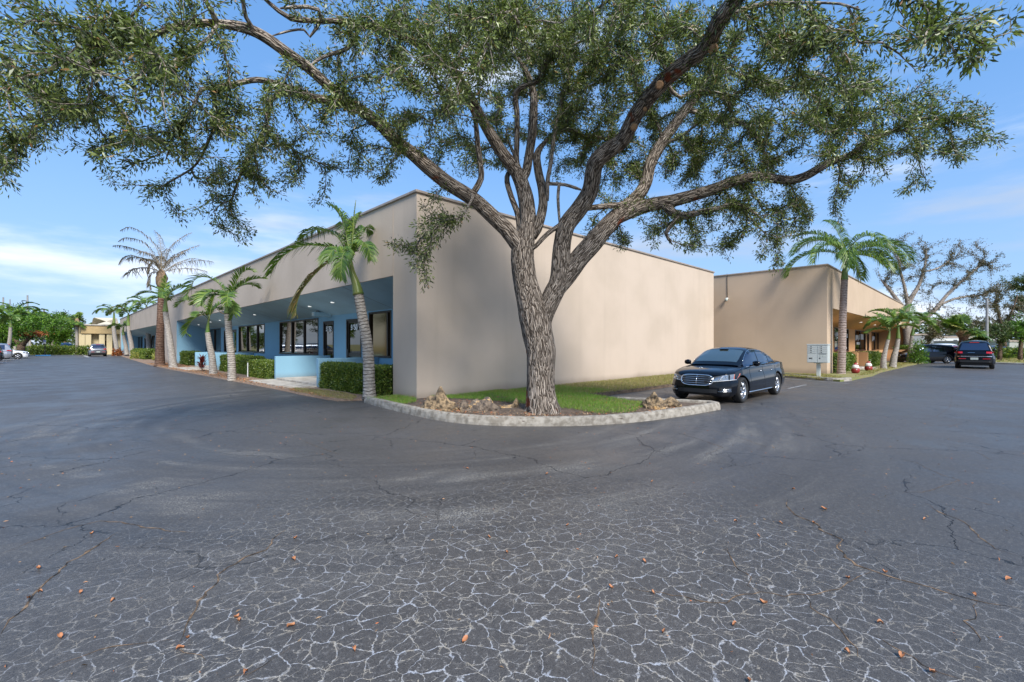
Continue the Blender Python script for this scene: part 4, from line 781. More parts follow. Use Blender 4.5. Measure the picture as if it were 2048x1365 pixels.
for (x, y, r_, do) in FB:
    d = T + do; rm = r_ * d / FPX; nt_ = max(4, int(23 * (r_ / 50) ** 2 * (1.35 if d > 8.5 else 1.0) * (d / 7) ** 1.9)); c = D(x, y, d)
    if y < 0: nt_ = 5
    for _ in range(nt_):
        a = fr_.uniform(0, 2 * PI); q = math.sqrt(fr_.random()) * rm * 1.08; dd_q = fr_.gauss(0, .30 + rm * .45)
        p = c + rt * (q * math.cos(a)) + Vector((0, 0, q * math.sin(a))) + (ray(x, y)) * dd_q
        Tg.append(np.array(p))
for x, y, r_, do in ((1000, 60, 70, .6), (1080, 150, 60, 1.2), (1150, 60, 70, .5), (1230, 150, 60, 1), (900, 60, 60, -.5), (1000, 160, 50, .8), (1120, 260, 40, 1.4), (1300, 140, 60, .6), (1400, 60, 60, .3), (1380, 250, 40, 1), (1250, 300, 45, 1.5), (1440, 150, 50, .8), (1160, 330, 30, 1.5), (1320, 330, 30, 1.3), (1020, 270, 24, 1.3), (950, 300, 28, 1), (860, 200, 50, -.2), (780, 120, 50, -.8), (1560, 340, 30, .5), (1650, 200, 60, -.3), (1500, 250, 50, .4), (1740, 160, 40, -1.5), (720, 330, 24, 0), (620, 110, 20, -1), (1480, 370, 30, .6), (1420, 390, 24, .6), (1050, 40, 70, -1), (1150, 110, 70, 0), (1280, 40, 70, -.5), (1380, 120, 60, -.3), (950, 30, 60, -1.5), (1240, 230, 50, .6), (840, 30, 60, -1.6), (1560, 60, 60, -1.5), (980, 230, 40, 1.6), (1050, 260, 34, 1.8), (1110, 200, 40, 1.6), (1150, 260, 40, 2.0), (1210, 300, 40, 1.8), (1020, 330, 26, 1.8), (940, 330, 28, 1.5), (1120, 330, 30, 1.8), (1250, 380, 26, 1.8), (1090, 130, 50, 1.6), (900, 270, 36, 1.0), (1340, 210, 50, 1.4), (1300, 270, 40, 1.5), (1370, 330, 40, 1.2)):
    d = T + do; rm = r_ * d / FPX; c = D(x, y, d)
    for _ in range(int(24 * (r_ / 50) ** 2 * (d / 7) ** 1.4)):
        a = fr_.uniform(0, 2 * PI); q = math.sqrt(fr_.random()) * rm; p = c + rt * (q * math.cos(a)) + Vector((0, 0, q * math.sin(a))) + ray(x, y) * fr_.gauss(0, .4); Tg.append(np.array(p))
random.Random(3).shuffle(Tg)
# long pruned limb at the corner side
tips = g.attract(np.array(Tg), step=.12, jit=.030, sag=.06)
rr = g.radii(.0046, .43)
oak = thing('oak_tree', 'huge spreading live oak with furrowed grey trunk in the kerbed island', 'tree', (TB[0], TB[1], 0.1))
off = (TB[0], TB[1], 0.1)
def barkfn(i, a, L): return 1 + .05 * mnoise.noise(Vector((math.cos(a) * 2.2, math.sin(a) * 2.2, L * 1.6))) + .03 * mnoise.noise(Vector((math.cos(a) * 7, math.sin(a) * 7, L * 2.5)))
def trunkfn(i, a, L):
    f = 1 + .05 * mnoise.noise(Vector((math.cos(a) * 2, math.sin(a) * 2, L * 1.3))) + .035 * mnoise.noise(Vector((math.cos(a) * 6, math.sin(a) * 6, L * 2)))
    if L < .6: f += (1 - L / .6) ** 2 * (.28 + .22 * math.sin(a * 5 + 1) + .1 * math.sin(a * 9))
    return f
main = MB(); 
allch = g.chains(rr)
ch0 = max(allch, key=lambda c: rr[c[0][min(3, len(c[0]) - 1)]])
for c, att in allch:
    r1 = rr[c[1]]
    if r1 < .045: continue
    q = [rr[k] for k in c]; pts = [g.p[k] for k in c]
    if att: q[0] = min(q[0], q[1] * 1.15)
    q[-1] *= .6; sides = 72 if c is ch0[0] else (44 if r1 > .12 else 22)
    main.tube(pts, q, sides, uv=random.uniform(0, 30), fn=trunkfn if c is ch0[0] else barkfn)
ot = obj('trunk', main, M['bark'], oak, smooth=True, off=off, recalc=False)
bb = g.mesh(rr, lambda r: 10 if r > .02 else (6 if r > .008 else 4), hi=.045); 
obj('branches', bb, M['bark2'], oak, smooth=True, off=off, recalc=False)
LV = twig_leaves(g, tips, 62, .080, .021, spread=.12, seglen=.60, droop=.2) - np.array(off)
# near camera, leaves of the low outer shoots are the same real size
quads_np('leaves', LV, M['oak'], oak)
for (px, py, d, r_) in ((1319, 170, T - 2.35, 7), (1268, 254, T - 1.55, 6.5), (1290, 218, T - 1.75, 4), (1426, 98, T - 3.2, 8)):
    p = D(px, py, d); rdd = r_ * d / FPX; dirn = (EYE - p).normalized(); mb = MB(); bmx = dirn.to_track_quat('Z', 'Y').to_matrix().to_4x4()
    mb.lathe([(0, .035), (rdd * .8, .035), (rdd, .02), (rdd * 1.25, -.12)], n=14); mb.v = [tuple(bmx @ Vector(v) + p - Vector(off)) for v in mb.v]; obj('pruning_scar', mb, M['cutwood'], oak)
print('oak leaves', len(LV), 'nodes', len(g.p))
# ------------------------------------------------------------------ palms
def frond(parent, pts, leaf, rib, n=44, ll=.62, lw=.035, droop=.25, name='frond', sparse=1.0, up=0.35, stem=.16, tipf=.35, curl=0.0, ribr=.014):
    """pts: rachis polyline (local coords); leaflets in one mesh, rib the sub-part mesh"""
    P = [np.array(q[:3]) for q in catmull([(*p, 1) for p in pts], .06)]; m = len(P)
    V = []; Pn = np.array(P); seg = np.linalg.norm(np.diff(Pn, axis=0), axis=1); Lc = np.concatenate([[0], np.cumsum(seg)]); Lt = Lc[-1]
    V3 = []
    for k in range(n):
        u = stem + (1 - stem) * (k + rng.uniform(-.3, .3)) / n; u = min(max(u, 0), .999); s_ = u * Lt; i = min(int(np.searchsorted(Lc, s_)) - 1, m - 2); i = max(i, 0)
        f = (s_ - Lc[i]) / max(seg[i], 1e-6); c = Pn[i] * (1 - f) + Pn[i + 1] * f; t = nrm((Pn[min(i + 1, m - 1)] - Pn[max(i - 1, 0)])[None])[0]
        sd_ = np.cross(t, [0, 0, 1]); sd_ = sd_ / (np.linalg.norm(sd_) + 1e-6) if np.linalg.norm(sd_) > .05 else np.array([1, 0, 0]); upv = np.cross(sd_, t)
        w = math.sin(PI * min(1, max(.12, (u - stem) / (1 - stem) * .86 + .12))) ** .6
        for sg in (-1, 1):
            if rng.random() > sparse: continue
            L = ll * w * rng.uniform(.82, 1.1) * (1 if u < .97 else .7)
            d = t * (.55 + tipf * u) + sd_ * sg * (.95 - .3 * u) + upv * up * rng.uniform(.5, 1.5) + rng.normal(size=3) * .07; d = d / np.linalg.norm(d)
            g1 = c + d * L * .5 + np.array([0, 0, -droop * L * .16]); g2 = c + d * L * .95 + np.array([0, 0, -droop * L * .75]) + rng.normal(size=3) * curl * L
            s2 = np.cross(d, upv); s2 = s2 / (np.linalg.norm(s2) + 1e-6) * lw * .5; s2 = s2 + upv * lw * .25 * sg
            V3.append([c - s2 * .6, g1 - s2, g1 + s2, c + s2 * .6]); V3.append([g1 - s2, g2 - s2 * .12, g2 + s2 * .12, g1 + s2])
    var = np.repeat(np.clip(rng.beta(2, 3, len(V3) // 2) + 0.0, 0, 1), 2)
    o = quads_np(name, np.array(V3), leaf, parent, var=var)
    mb = MB(); step = max(1, m // 12); idx = list(range(0, m - 1, step)) + [m - 1]
    mb.tube([P[i] for i in idx], [ribr * (1.25 - Lc[i] / Lt) + .003 for i in idx], 5); obj('rib', mb, rib, o, smooth=True)
    return o
def arc_pts(base, az, el, L, bend, n=9):
    """frond leaving base at azimuth az (camera frame: 0 = right, 90 = away), elevation el, bending down"""
    p = Vector(base); pts = [tuple(p)]; h = rt * math.cos(az) + fw * math.sin(az); a = el
    for i in range(n): a -= bend / n * (0.5 + i / n); p = p + (h * math.cos(a) + Vector((0, 0, math.sin(a)))) * (L / n); pts.append(tuple(p))
    return pts
def palm(label, trunk_px, depth, fronds, w0, w1, shaft_px=None, group=None, L=2.0, mt='ptrunk', swell=1.0, leaf='palmleaf', ll=.6, n=40, droop=.3, stubs=0, browns=(), expl=(), lw=.04, name='palm_tree', base_z=.05, mleaf=None, spear=True, cat='palm tree', shaftw=1.0, rib='rachis', sparse=1.0, curl=0.0, up=.35):
    """trunk_px: photo points from base to trunk top; w0,w1: trunk widths in px"""
    pts = [D(x, y, depth) for x, y in trunk_px]; b = G(trunk_px[0][0], trunk_px[0][1], base_z) if depth is None else pts[0]
    o = thing(name, label, cat, tuple(pts[0]), 0, group); o0 = pts[0]
    k = depth / FPX; n_ = len(pts); q = []
    for i, p in enumerate(pts): u = i / (n_ - 1); q.append((*(p - o0), (w0 * (1 - u) + w1 * u) * k / 2 * (1 + (swell - 1) * math.exp(-((u - .22) / .22) ** 2))))
    q = catmull(q, .07); mb = MB()
    mb.tube([Vector(v[:3]) + Vector((0, 0, -.0)) for v in q], [v[3] * (1 + .25 * math.exp(-i * .07 / .12)) for i, v in enumerate(q)], 20, uv=random.uniform(0, 9), fn=lambda i, a, L_: 1 + .03 * mnoise.noise(Vector((a, L_ * 9, 0))))
    obj('trunk', mb, M[mt], o, smooth=True, recalc=False)
    top = pts[-1] - o0
    if shaft_px:
        sp = [pts[-1]] + [D(x, y, depth) for x, y in shaft_px]; r0 = w1 * k / 2 * shaftw
        q = catmull([(*(p - o0), r0 * (1.12 if i == 0 else (1.0 - .55 * i / (len(sp) - 1)))) for i, p in enumerate(sp)], .06)
        mb = MB(); mb.tube([v[:3] for v in q], [v[3] for v in q], 16); obj('crownshaft', mb, M['cshaft'], o, smooth=True); top = sp[-1] - o0
    for i, (az, el, fl, bend) in enumerate(fronds):
        lm = M['palmbrown'] if i in browns else M[leaf]
        frond(o, arc_pts(top, R(az), R(el), L * fl, R(bend)), lm, M[rib], n=n, ll=ll * (.75 + .25 * fl), droop=droop, lw=lw, sparse=sparse, curl=curl, up=up)
    for (pp, lf, brown) in expl:
        frond(o, [tuple(D(x, y, depth + dz) - o0) for x, y, dz in pp], M['palmbrown'] if brown == 1 else M[leaf], M[rib], n=n, ll=lf, droop=droop, lw=lw, up=up)
    for i in range(stubs):
        a = R(random.uniform(0, 360)) if i > 1 else R(180 * i + 10); h = rt * math.cos(a) + fw * math.sin(a); mb = MB(); t0 = pts[-1] - o0
        mb.tube([t0 + h * w1 * k * .4, t0 + h * (w1 * k * .4 + .15) + Vector((0, 0, .04)), t0 + h * (w1 * k * .4 + .3) + Vector((0, 0, .2))], [.022, .016, .004], 6); obj('flower_stalk', mb, M['sheath'], o)
    return o
GP = 'palms along the blue shopfronts'
def dep(px, py, z=.05): return (H - z) * FPX / (py - HY)
palm('nearest leaning palm with grey ringed trunk and wind-blown fronds before the blue front', [(739, 797), (738, 760), (737, 720), (733, 680), (725, 635), (717, 590)], dep(739, 797), [], 24, 19, [(712, 568), (704, 545), (700, 522)], GP, shaftw=1.05, ll=.74, n=54, lw=.036, droop=.85, up=.45,
     expl=[([(701, 525, 0), (680, 500, 0), (645, 492, -.2), (605, 492, -.4), (572, 508, -.5), (550, 532, -.5), (541, 548, -.5)], .62, 0),
           ([(700, 528, 0), (672, 518, -.1), (645, 534, -.2), (620, 560, -.3), (600, 588, -.4), (592, 618, -.4), (593, 632, -.4)], .48, 1),
           ([(702, 520, 0), (694, 480, .1), (686, 445, .1), (672, 420, .1), (655, 408, .1)], .8, 0),
           ([(703, 520, 0), (706, 480, .3), (712, 445, .4), (722, 425, .5)], .7, 0),
           ([(703, 522, 0), (714, 492, -.2), (728, 485, -.5), (738, 500, -.8), (742, 520, -.9)], .42, 0),
           ([(702, 524, 0), (694, 505, -.5), (686, 510, -1.0), (682, 540, -1.3), (684, 560, -1.4)], .42, 0),
           ([(700, 522, 0), (680, 480, .3), (655, 462, .6), (625, 462, .9), (600, 480, 1.1)], .55, 0),
           ([(703, 518, 0), (707, 450, 0), (712, 400, 0)], .10, 0), ([(701, 522, 0), (690, 500, -.3), (668, 500, -.8), (655, 520, -1.1)], .5, 0), ([(703, 520, 0), (718, 470, .5), (732, 455, .9), (742, 470, 1.2)], .5, 0), ([(703, 520, 0), (697, 470, .6), (690, 450, 1.1), (680, 448, 1.5)], .5, 0)])
d_ = dep(462, 760)
palm('second palm from the building corner, grey trunk with split stalks before the hedges', [(464, 763), (463, 720), (459, 680), (455, 628)], d_, [(20, 62, .9, 70), (70, 60, .9, 90), (120, 55, .9, 110), (-60, 30, .8, 110), (-100, 35, .9, 120), (250, 20, .7, 90)], 15, 12, [(455, 610), (457, 596)], GP, stubs=2, L=2.0, ll=.55,
     expl=[([(457, 598, 0), (440, 570, 0), (415, 555, 0), (392, 558, -.1), (378, 580, -.1), (374, 600, -.2)], .6, 0), ([(457, 598, 0), (470, 568, 0), (485, 545, 0), (500, 540, 0), (508, 545, 0)], .55, 0), ([(457, 598, 0), (435, 585, -.2), (405, 590, -.3), (385, 610, -.3)], .5, 0), ([(458, 598, 0), (465, 610, -.3), (468, 625, -.5), (462, 640, -.5)], .4, 0)])
d_ = dep(425, 749)
palm('short palm with slim trunk beside the dark red spiky plant', [(427, 751), (424, 715), (419, 690), (415, 666)], d_, [(60, 70, .7, 60), (100, 60, .8, 90), (-90, 40, .6, 90)], 14, 9, [(416, 650), (418, 636)], GP, L=1.9, ll=.55, shaftw=.8,
     expl=[([(418, 638, 0), (408, 615, 0), (388, 600, 0), (365, 603, 0), (352, 615, 0)], .55, 0), ([(418, 640, 0), (405, 630, -.2), (385, 640, -.3), (372, 662, -.3), (378, 672, -.3)], .5, 0), ([(418, 638, 0), (425, 605, 0), (430, 590, 0)], .45, 0)])
d_ = dep(344, 736)
palm('palm with leaning pale trunk just in front of the tall dead palm', [(347, 738), (342, 700), (336, 660), (331, 624)], d_, [(200, 40, .7, 80), (-60, 40, .8, 100), (60, 60, .9, 80), (120, 40, .8, 90), (250, 10, .6, 60)], 14, 9, [(331, 610), (331, 597)], GP, L=2.3, ll=.62,
     expl=[([(331, 600, 0), (331, 570, 0), (333, 552, 0)], .55, 0), ([(331, 600, 0), (345, 582, 0), (362, 573, 0), (378, 576, 0)], .6, 0), ([(331, 600, 0), (318, 580, 0), (300, 572, 0)], .5, 0)])
d_ = dep(320, 732)
dead = palm('tall dead palm with brown booted trunk and bare grey fronds', [(320, 733), (320, 690), (321, 640), (322, 590), (323, 545)], d_, [(80, 60, .8, 40), (-80, 50, .8, 60), (110, 70, .7, 30), (150, 45, 1.0, 55), (165, 25, 1.05, 60), (30, 40, 1.0, 50), (10, 20, .9, 40), (60, 70, .8, 50), (130, 60, .9, 70), (175, 55, .9, 80)], 17, 8, None, None, mt='pboots', leaf='palmdead', rib='rachisd', L=3.4, ll=.7, n=30, droop=1.3, lw=.05, curl=.22, sparse=.8, name='dead_palm_tree', swell=1.0,
     expl=[([(323, 548, 0), (305, 515, 0), (275, 500, 0), (245, 492, .3), (225, 492, .4)], .5, 0), ([(323, 545, 0), (315, 500, .2), (290, 470, .3), (262, 455, .4), (240, 462, .4)], .5, 0), ([(324, 545, 0), (322, 500, .2), (318, 475, .4), (308, 460, .6)], .5, 0),
           ([(324, 545, 0), (340, 500, .2), (365, 475, .4), (385, 465, .5)], .5, 0), ([(324, 548, 0), (345, 520, 0), (375, 500, .2), (400, 490, .3)], .5, 0), ([(324, 550, 0), (350, 530, 0), (380, 518, 0), (405, 520, .2)], .4, 0), ([(323, 550, 0), (300, 530, -.2), (270, 512, -.3), (250, 515, -.3), (238, 530, -.3)], .42, 0),
           ([(323, 550, 0), (312, 525, -.3), (302, 528, -.4), (297, 548, -.4)], .3, 0), ([(322, 560, 0), (312, 545, -.3), (303, 548, -.4), (299, 566, -.4), (300, 580, -.4)], .3, 0), ([(323, 545, 0), (308, 512, .4), (285, 484, .5), (255, 476, .6), (236, 484, .6)], .5, 0)])
k_ = d_ / FPX; mb = MB(); b0 = D(323, 562, d_) - D(320, 733, d_); mb.tube([b0 + Vector((0, 0, z)) for z in (-.5, -.2, .2, .6, .8)], [.24, .3, .34, .22, .1], 12, uv=3, fn=lambda i, a, L: 1 + .2 * math.sin(a * 5 + L * 9)); obj('boot_cluster', mb, M['sheath'], dead, smooth=True)
FR = [(180, 45, 1.1, 110), (215, 40, 1, 110), (150, 35, 1, 100), (90, 68, 1, 80), (30, 50, .95, 95), (-30, 45, .9, 110), (-90, 50, .8, 120), (250, 60, .9, 100), (165, 65, 1, 90), (0, 62, .9, 100)]
for lab, tp, w, fs, sh, LL, br in (
    ('palm with curved flower stalks beside the dead palm trunk', [(300, 712), (298, 690), (296, 665), (294, 640)], (10, 7), FR, [(293, 628), (293, 612)], 2.9, ()),
    ('slim palm with orange-brown lower fronds, second left of the dead palm', [(265, 711), (263, 690), (259, 670), (257, 652)], (9, 6), FR, [(256, 640), (257, 628)], 2.6, (0, 7)),
    ('small leaning palm between two taller palms at the far end of the row', [(254, 710), (252, 695), (249, 682), (247, 671)], (8, 5), FR[:6], [(246, 664), (247, 655)], 1.9, ()),
    ('farthest palm of the row, pale trunk beside the yellow building', [(234, 705), (232, 690), (229, 672), (227, 652)], (8, 6), FR, [(228, 640), (228, 626)], 3.0, ())):
    dd2 = dep(tp[0][0], tp[0][1]) if tp[0][1] > 711.5 else {265: 62, 254: 64, 234: 74}.get(tp[0][0], 56)
    palm(lab, tp, dd2 * (.93 if tp[0][0] > 299 else 1), fs, w[0], w[1], sh, GP, L=LL, ll=.7, n=26, browns=br, lw=.09, stubs=2 if LL == 2.9 else 0)
GQ = 'palms in front of the orange shopfront'
d_ = dep(1683, 749)
palm('tall foxtail palm with bushy plumes in front of the orange shopfront', [(1682, 752), (1684, 700), (1685, 650), (1687, 600), (1689, 560)], d_, [(180, 55, 1.0, 125), (165, 28, 1.0, 110), (205, 40, .95, 120), (150, 70, .9, 100), (110, 62, 1.0, 110), (60, 60, 1.0, 120), (20, 50, 1.0, 125), (0, 25, .9, 100), (-25, 45, 1.0, 125), (-60, 30, .9, 110), (-90, 55, 1.0, 150), (-120, 20, .8, 100), (90, 80, .9, 60), (235, 10, .8, 70), (-75, 0, .75, 60), (35, 5, .8, 70)], 14.5, 11.5, [(1690, 532), (1690, 512)], GQ, mt='ptrunkr', L=3.2, ll=.80, n=74, lw=.034, droop=1.1, up=1.3, curl=.05, name='foxtail_palm_tree')
for lab, tp, w, fs, sh, LL in (
    ('small leaning palm with swollen pale base, closest to the foxtail palm', [(1767, 739), (1767, 720), (1771, 700), (1776, 680)], (10, 6), [(200, 50, 1, 60), (150, 60, 1, 60), (100, 70, 1, 50), (40, 55, 1, 60), (-30, 40, .9, 80), (-90, 60, .8, 80), (180, 20, .9, 60)], [(1778, 670), (1779, 662)], 1.6),
    ('pale palm with yellowing fronds, middle of the three short ones by the orange front', [(1785, 736), (1788, 715), (1793, 696), (1796, 678)], (11, 7), FR + [(10, 70, 1, 60)], [(1796, 662), (1796, 648)], 2.0),
    ('palm with dry orange lower fronds at the far end of the orange front', [(1819, 727), (1820, 705), (1822, 690), (1824, 672)], (8, 6), FR + [(10, 20, 1, 80), (60, 75, 1, 70)], [(1826, 660), (1828, 650)], 2.7)):
    palm(lab, tp, dep(tp[0][0], tp[0][1]), fs, w[0], w[1], sh, GQ, L=LL, ll=.55, n=30, swell=1.15, lw=.07, browns=(1,) if LL > 2 else ())
# fan palms
def fanpalm(label, px, py_base, py_top, depth, rad_px, name='cabbage_palm_tree', group=None, boot=True, nf=26, wpx=9, bz=0.0, mt='pboots'):
    k = depth / FPX; b = D(px, HY, depth); b.z = bz; top = D(px, py_top, depth); o = thing(name, label, 'palm tree', tuple(b), 0, group)
    mb = MB(); hgt = top.z - b.z; mb.tube([(0, 0, z * hgt) for z in (0, .3, .7, .95, 1)], [wpx * k / 2 * s for s in (1.1, 1, 1.05, 1.35, .9)], 12, uv=2); obj('trunk', mb, M[mt], o, smooth=True, recalc=False)
    V3 = []; vv = []
    for i in range(nf):
        az = i * 2.4; el = R(-60 + 145 * ((i * .618) % 1)); dirr = np.array([math.cos(az) * math.cos(el), math.sin(az) * math.cos(el), math.sin(el)]); rad = rad_px * k; Ls = rad * random.uniform(.42, .62)
        c = np.array([0, 0, hgt]) + dirr * Ls + np.array([0, 0, -.12 * Ls]); sdv = nrm(np.cross(dirr, [.05, 0, 1])[None])[0]; u2 = np.cross(sdv, dirr); Lf = rad * random.uniform(.34, .46); br = random.random(); roll = rng.normal() * .5; s3 = sdv * math.cos(roll) + u2 * math.sin(roll); n3 = np.cross(s3, dirr)
        for j in range(22):
            a = R(-100 + 200 * j / 21); dl = dirr * math.cos(a) + s3 * math.sin(a) + n3 * (.25 * abs(math.sin(a))); L = Lf * (.7 + .3 * math.cos(a)) * rng.uniform(.85, 1.1); w_ = np.cross(dl, n3); w_ = w_ / np.linalg.norm(w_) * .028 * rad; m1 = c + dl * L * .55; tip = c + dl * L + np.array([0, 0, -.28 * L])
            V3.append([c, m1 - w_, tip, m1 + w_]); vv.append(1.0 if br > .93 else random.random() * .8)
        V3.append([np.array([0, 0, hgt]) - sdv * .02, c - sdv * .02, c + sdv * .02, np.array([0, 0, hgt]) + sdv * .02]); vv.append(.8)
    quads_np('fan_leaves', np.array(V3), M['palmleaf'], o, np.array(vv))
    if boot:
        mb = MB(); mb.tube([(0, 0, hgt * .80), (0, 0, hgt * .92), (0, 0, hgt * 1.04)], [wpx * k * .62, wpx * k * .95, wpx * k * .4], 10, uv=1); obj('boot_cluster', mb, M['sheath'], o, smooth=True)
    return o
fanpalm('wide cabbage palm with a brown dead frond, behind the two black cars', 1927, 728, 662, 38, 46, nf=70, wpx=13, bz=0.03)
# ------------------------------------------------------------------ generic trees
def tree(label, px, depth, trunk, blobs, leafm, n, lsize, tpb=9, name='tree', barkm='brownbark', cat='tree', group=None, z0=0.0, extra=None, per=26, minr=.02, bare=False, bs_=1.0):
    """trunk: list of limbs [(px,py,dz,width_px)]; blobs (px, py, rad_px, dz)"""
    b = D(px, HY, depth); b.z = z0; o = thing(name, label, cat, tuple(b), 0, group); gr = Grow(); k = depth / FPX
    for limb in trunk:
        q = [(*D(x, y, depth + dz), w * k / 2) for x, y, dz, w in limb]; gr.limb(q, max(.15, depth / 120), True if gr.p else None)
    T_ = []
    for bl in blobs:
        x, y, r_, dz = bl; r_ *= bs_; c = np.array(D(x, y, depth + dz))
        for _ in range(tpb):
            v = rng.normal(size=3); v = v / np.linalg.norm(v) * rng.random() ** .4 * r_ * k; v[2] *= .8; T_.append(c + v)
    st = max(.25, depth / 90); tips = gr.attract(np.array(T_), step=st, jit=st * .2, sag=-.05); r = gr.radii(minr * .35, .45)
    mb = gr.mesh(r, lambda q: 12 if q > .1 else (6 if q > .03 else 4)); bo = tuple(b); obj('trunk', mb, M[barkm], o, smooth=True, off=bo, recalc=False)
    LVx = twig_leaves(gr, tips, per, lsize, lsize * .42, spread=lsize * 1.1, seglen=st * 3.5, droop=.1) - np.array(bo)
    quads_np('leaves', LVx, leafm, o)
    if extra: extra(o, bo, gr)
    return o
# right-hand background trees
tree('bare-limbed spreading tree with thin brown foliage behind the orange building', 1822, 46, [
    [(1815, 722, 0, 15), (1815, 690, 0, 14), (1812, 650, 0, 13), (1806, 620, 0, 11), (1790, 595, 0, 7), (1775, 575, 0, 5), (1762, 560, 0, 4)],
    [(1810, 640, 0, 11), (1818, 605, 0, 9), (1838, 570, 0, 6), (1850, 530, 0, 4), (1852, 500, 0, 3)], [(1816, 610, 0, 7), (1808, 570, 0, 5), (1800, 540, 0, 4), (1796, 510, 0, 2.5)],
    [(1815, 665, 0, 10), (1840, 645, 0, 9), (1870, 620, 0, 8), (1890, 595, 0, 6), (1915, 570, 0, 5), (1945, 545, 0, 3.5), (1965, 525, 0, 2.5)], [(1880, 610, 0, 5), (1910, 598, 0, 4), (1945, 592, 0, 3), (1975, 590, 0, 2)], [(1845, 545, 0, 3), (1880, 535, 0, 3), (1905, 515, 0, 2)], [(1850, 640, 0, 4), (1880, 645, 0, 4), (1920, 640, 0, 3), (1950, 650, 0, 2)]],
    [(1790, 500, 22, 0), (1815, 480, 16, 0), (1800, 530, 20, -1), (1840, 500, 20, 1), (1775, 540, 16, 0), (1850, 530, 20, -1), (1830, 555, 18, 1), (1880, 500, 22, 0), (1900, 530, 20, 1), (1925, 500, 22, 0), (1950, 495, 20, 0), (1975, 515, 18, 0), (1985, 540, 18, 0), (1940, 540, 20, -1), (1960, 570, 18, 0), (1905, 560, 20, 0), (1930, 610, 22, 0), (1900, 630, 20, 0), (1965, 610, 20, 0), (1860, 610, 18, 0), (1855, 580, 18, 1), (1880, 650, 18, 0), (1780, 560, 14, 0), (1810, 590, 14, 0), (1990, 580, 12, 0)], M['greyleaf'], 0, .16, tpb=34, per=17, barkm='bark2', bs_=1.4)
tree('grey-green thin tree behind the far verge near the right edge', 2005, 52, [[(2012, 724, 0, 7), (2008, 680, 0, 6), (2000, 640, 0, 5), (1990, 600, 0, 3)], [(2004, 660, 0, 4), (2025, 620, 0, 3), (2035, 590, 0, 2)]],
    [(1985, 600, 24, 0), (2000, 575, 18, 0), (1975, 630, 22, 0), (2005, 630, 26, 1), (1990, 660, 18, 0), (2030, 640, 22, 0), (2030, 610, 22, 2), (1955, 650, 18, 0), (2060, 630, 24, 0)], M['greyleaf'], 0, .18, tpb=44, per=22, bs_=1.25)
tree('dark green full tree leaning in at the right edge', 2090, 60, [[(2095, 724, 0, 10), (2092, 680, 0, 9), (2085, 630, 0, 7), (2070, 590, 0, 5)]],
    [(2020, 565, 16, 0), (2040, 580, 18, 0), (2035, 600, 14, 0), (2060, 560, 20, 0), (2090, 575, 30, 0), (2075, 610, 25, 0), (2120, 600, 25, 0)], M['midgreen'], 0, .24, tpb=40, per=34, bs_=1.2)
GL = 'low bushy trees on the far verge'
for lab, x, y, r_, c in (('low dark bushy tree on the verge right of the reversing black vehicle', 1999, 664, 17, 'midgreen'), ('bright green flat-topped tree overhanging the verge at the right edge', 2040, 655, 24, 'bright')):
    tree(lab, x, 44, [[(x, 722, 0, 8), (x + 1, 700, 0, 7), (x + 2, 685, 0, 6), (x + 6, 672, 0, 4)]], [(x + dx * r_, y + dy * r_, r_ * .75, dz) for dx, dy, dz in ((-.8, .3, 0), (0, -.3, 1), (.8, .1, 0), (.2, .5, -1), (-.4, -.1, 1), (1.3, .3, 0), (.5, -.6, 0))], M[c], 0, .22, tpb=26, per=30, bs_=1.15)
tree('slender bushy tree directly behind the orange building end', 1846, 44, [[(1848, 722, 0, 6), (1846, 700, 0, 5), (1843, 680, 0, 3)], [(1847, 700, 0, 4), (1858, 682, 0, 3), (1866, 672, 0, 2)]], [(1870, 650, 18, 0), (1855, 665, 16, 0), (1880, 670, 14, 0), (1900, 660, 16, 2), (1885, 640, 16, 2)], M['greyleaf'], 0, .2, tpb=14, per=24)
# ------------------------------------------------------------------ left background
def orange_part(o, bo, gr):
    k = 66 / FPX; c = np.array(D(65, 668, 64.8)) - np.array(bo); n = 350; p = c + rng.normal(size=(n, 3)) * np.array([.7, .4, .15]); p[:, 2] += rng.random(n) * .5 * (rng.random(n) < .3)
    quads_np('orange_foliage', leaf_quads(p, rng.normal(size=(n, 3)), np.full(n, .3), np.full(n, .16)), M['orange'], o)
tree('round green tree with an orange flowering branch beside the white parked car', 42, 66, [[(42, 716, 0, 13), (42, 700, 0, 12), (43, 690, 0, 12)], [(43, 692, 0, 9), (32, 682, 0, 7), (22, 668, 0, 4)], [(43, 692, 0, 9), (55, 680, 0, 7), (66, 668, 0, 4)]],
     [(20, 660, 18, 0), (10, 640, 20, 1), (40, 640, 22, 0), (60, 650, 18, -1), (30, 625, 20, 1), (75, 640, 16, 1), (-10, 660, 22, 0), (45, 665, 16, -2), (5, 680, 14, 2), (-30, 640, 24, 0), (20, 680, 12, 1), (60, 635, 18, 2)], M['bright'], 0, .34, tpb=34, per=34, extra=orange_part, bs_=1.15)
tree('wide flat-topped green tree with several pale trunks behind the far hedge', 106, 82, [[(106, 708, 0, 7), (106, 690, 0, 6), (108, 675, 0, 5)], [(105, 704, 0, 5), (99, 685, 0, 4), (94, 672, 0, 3)], [(108, 704, 0, 5), (114, 686, 0, 4), (120, 672, 0, 3)]],
     [(85, 650, 14, 0), (100, 640, 16, 0), (120, 645, 16, 0), (108, 660, 14, -1), (130, 658, 10, 0), (80, 665, 12, 1), (90, 635, 12, 1), (122, 632, 10, 2), (105, 668, 12, 0), (75, 652, 12, 0), (128, 667, 8, 0)], M['bright'], 0, .36, tpb=34, per=34, barkm='bark2', bs_=1.2)
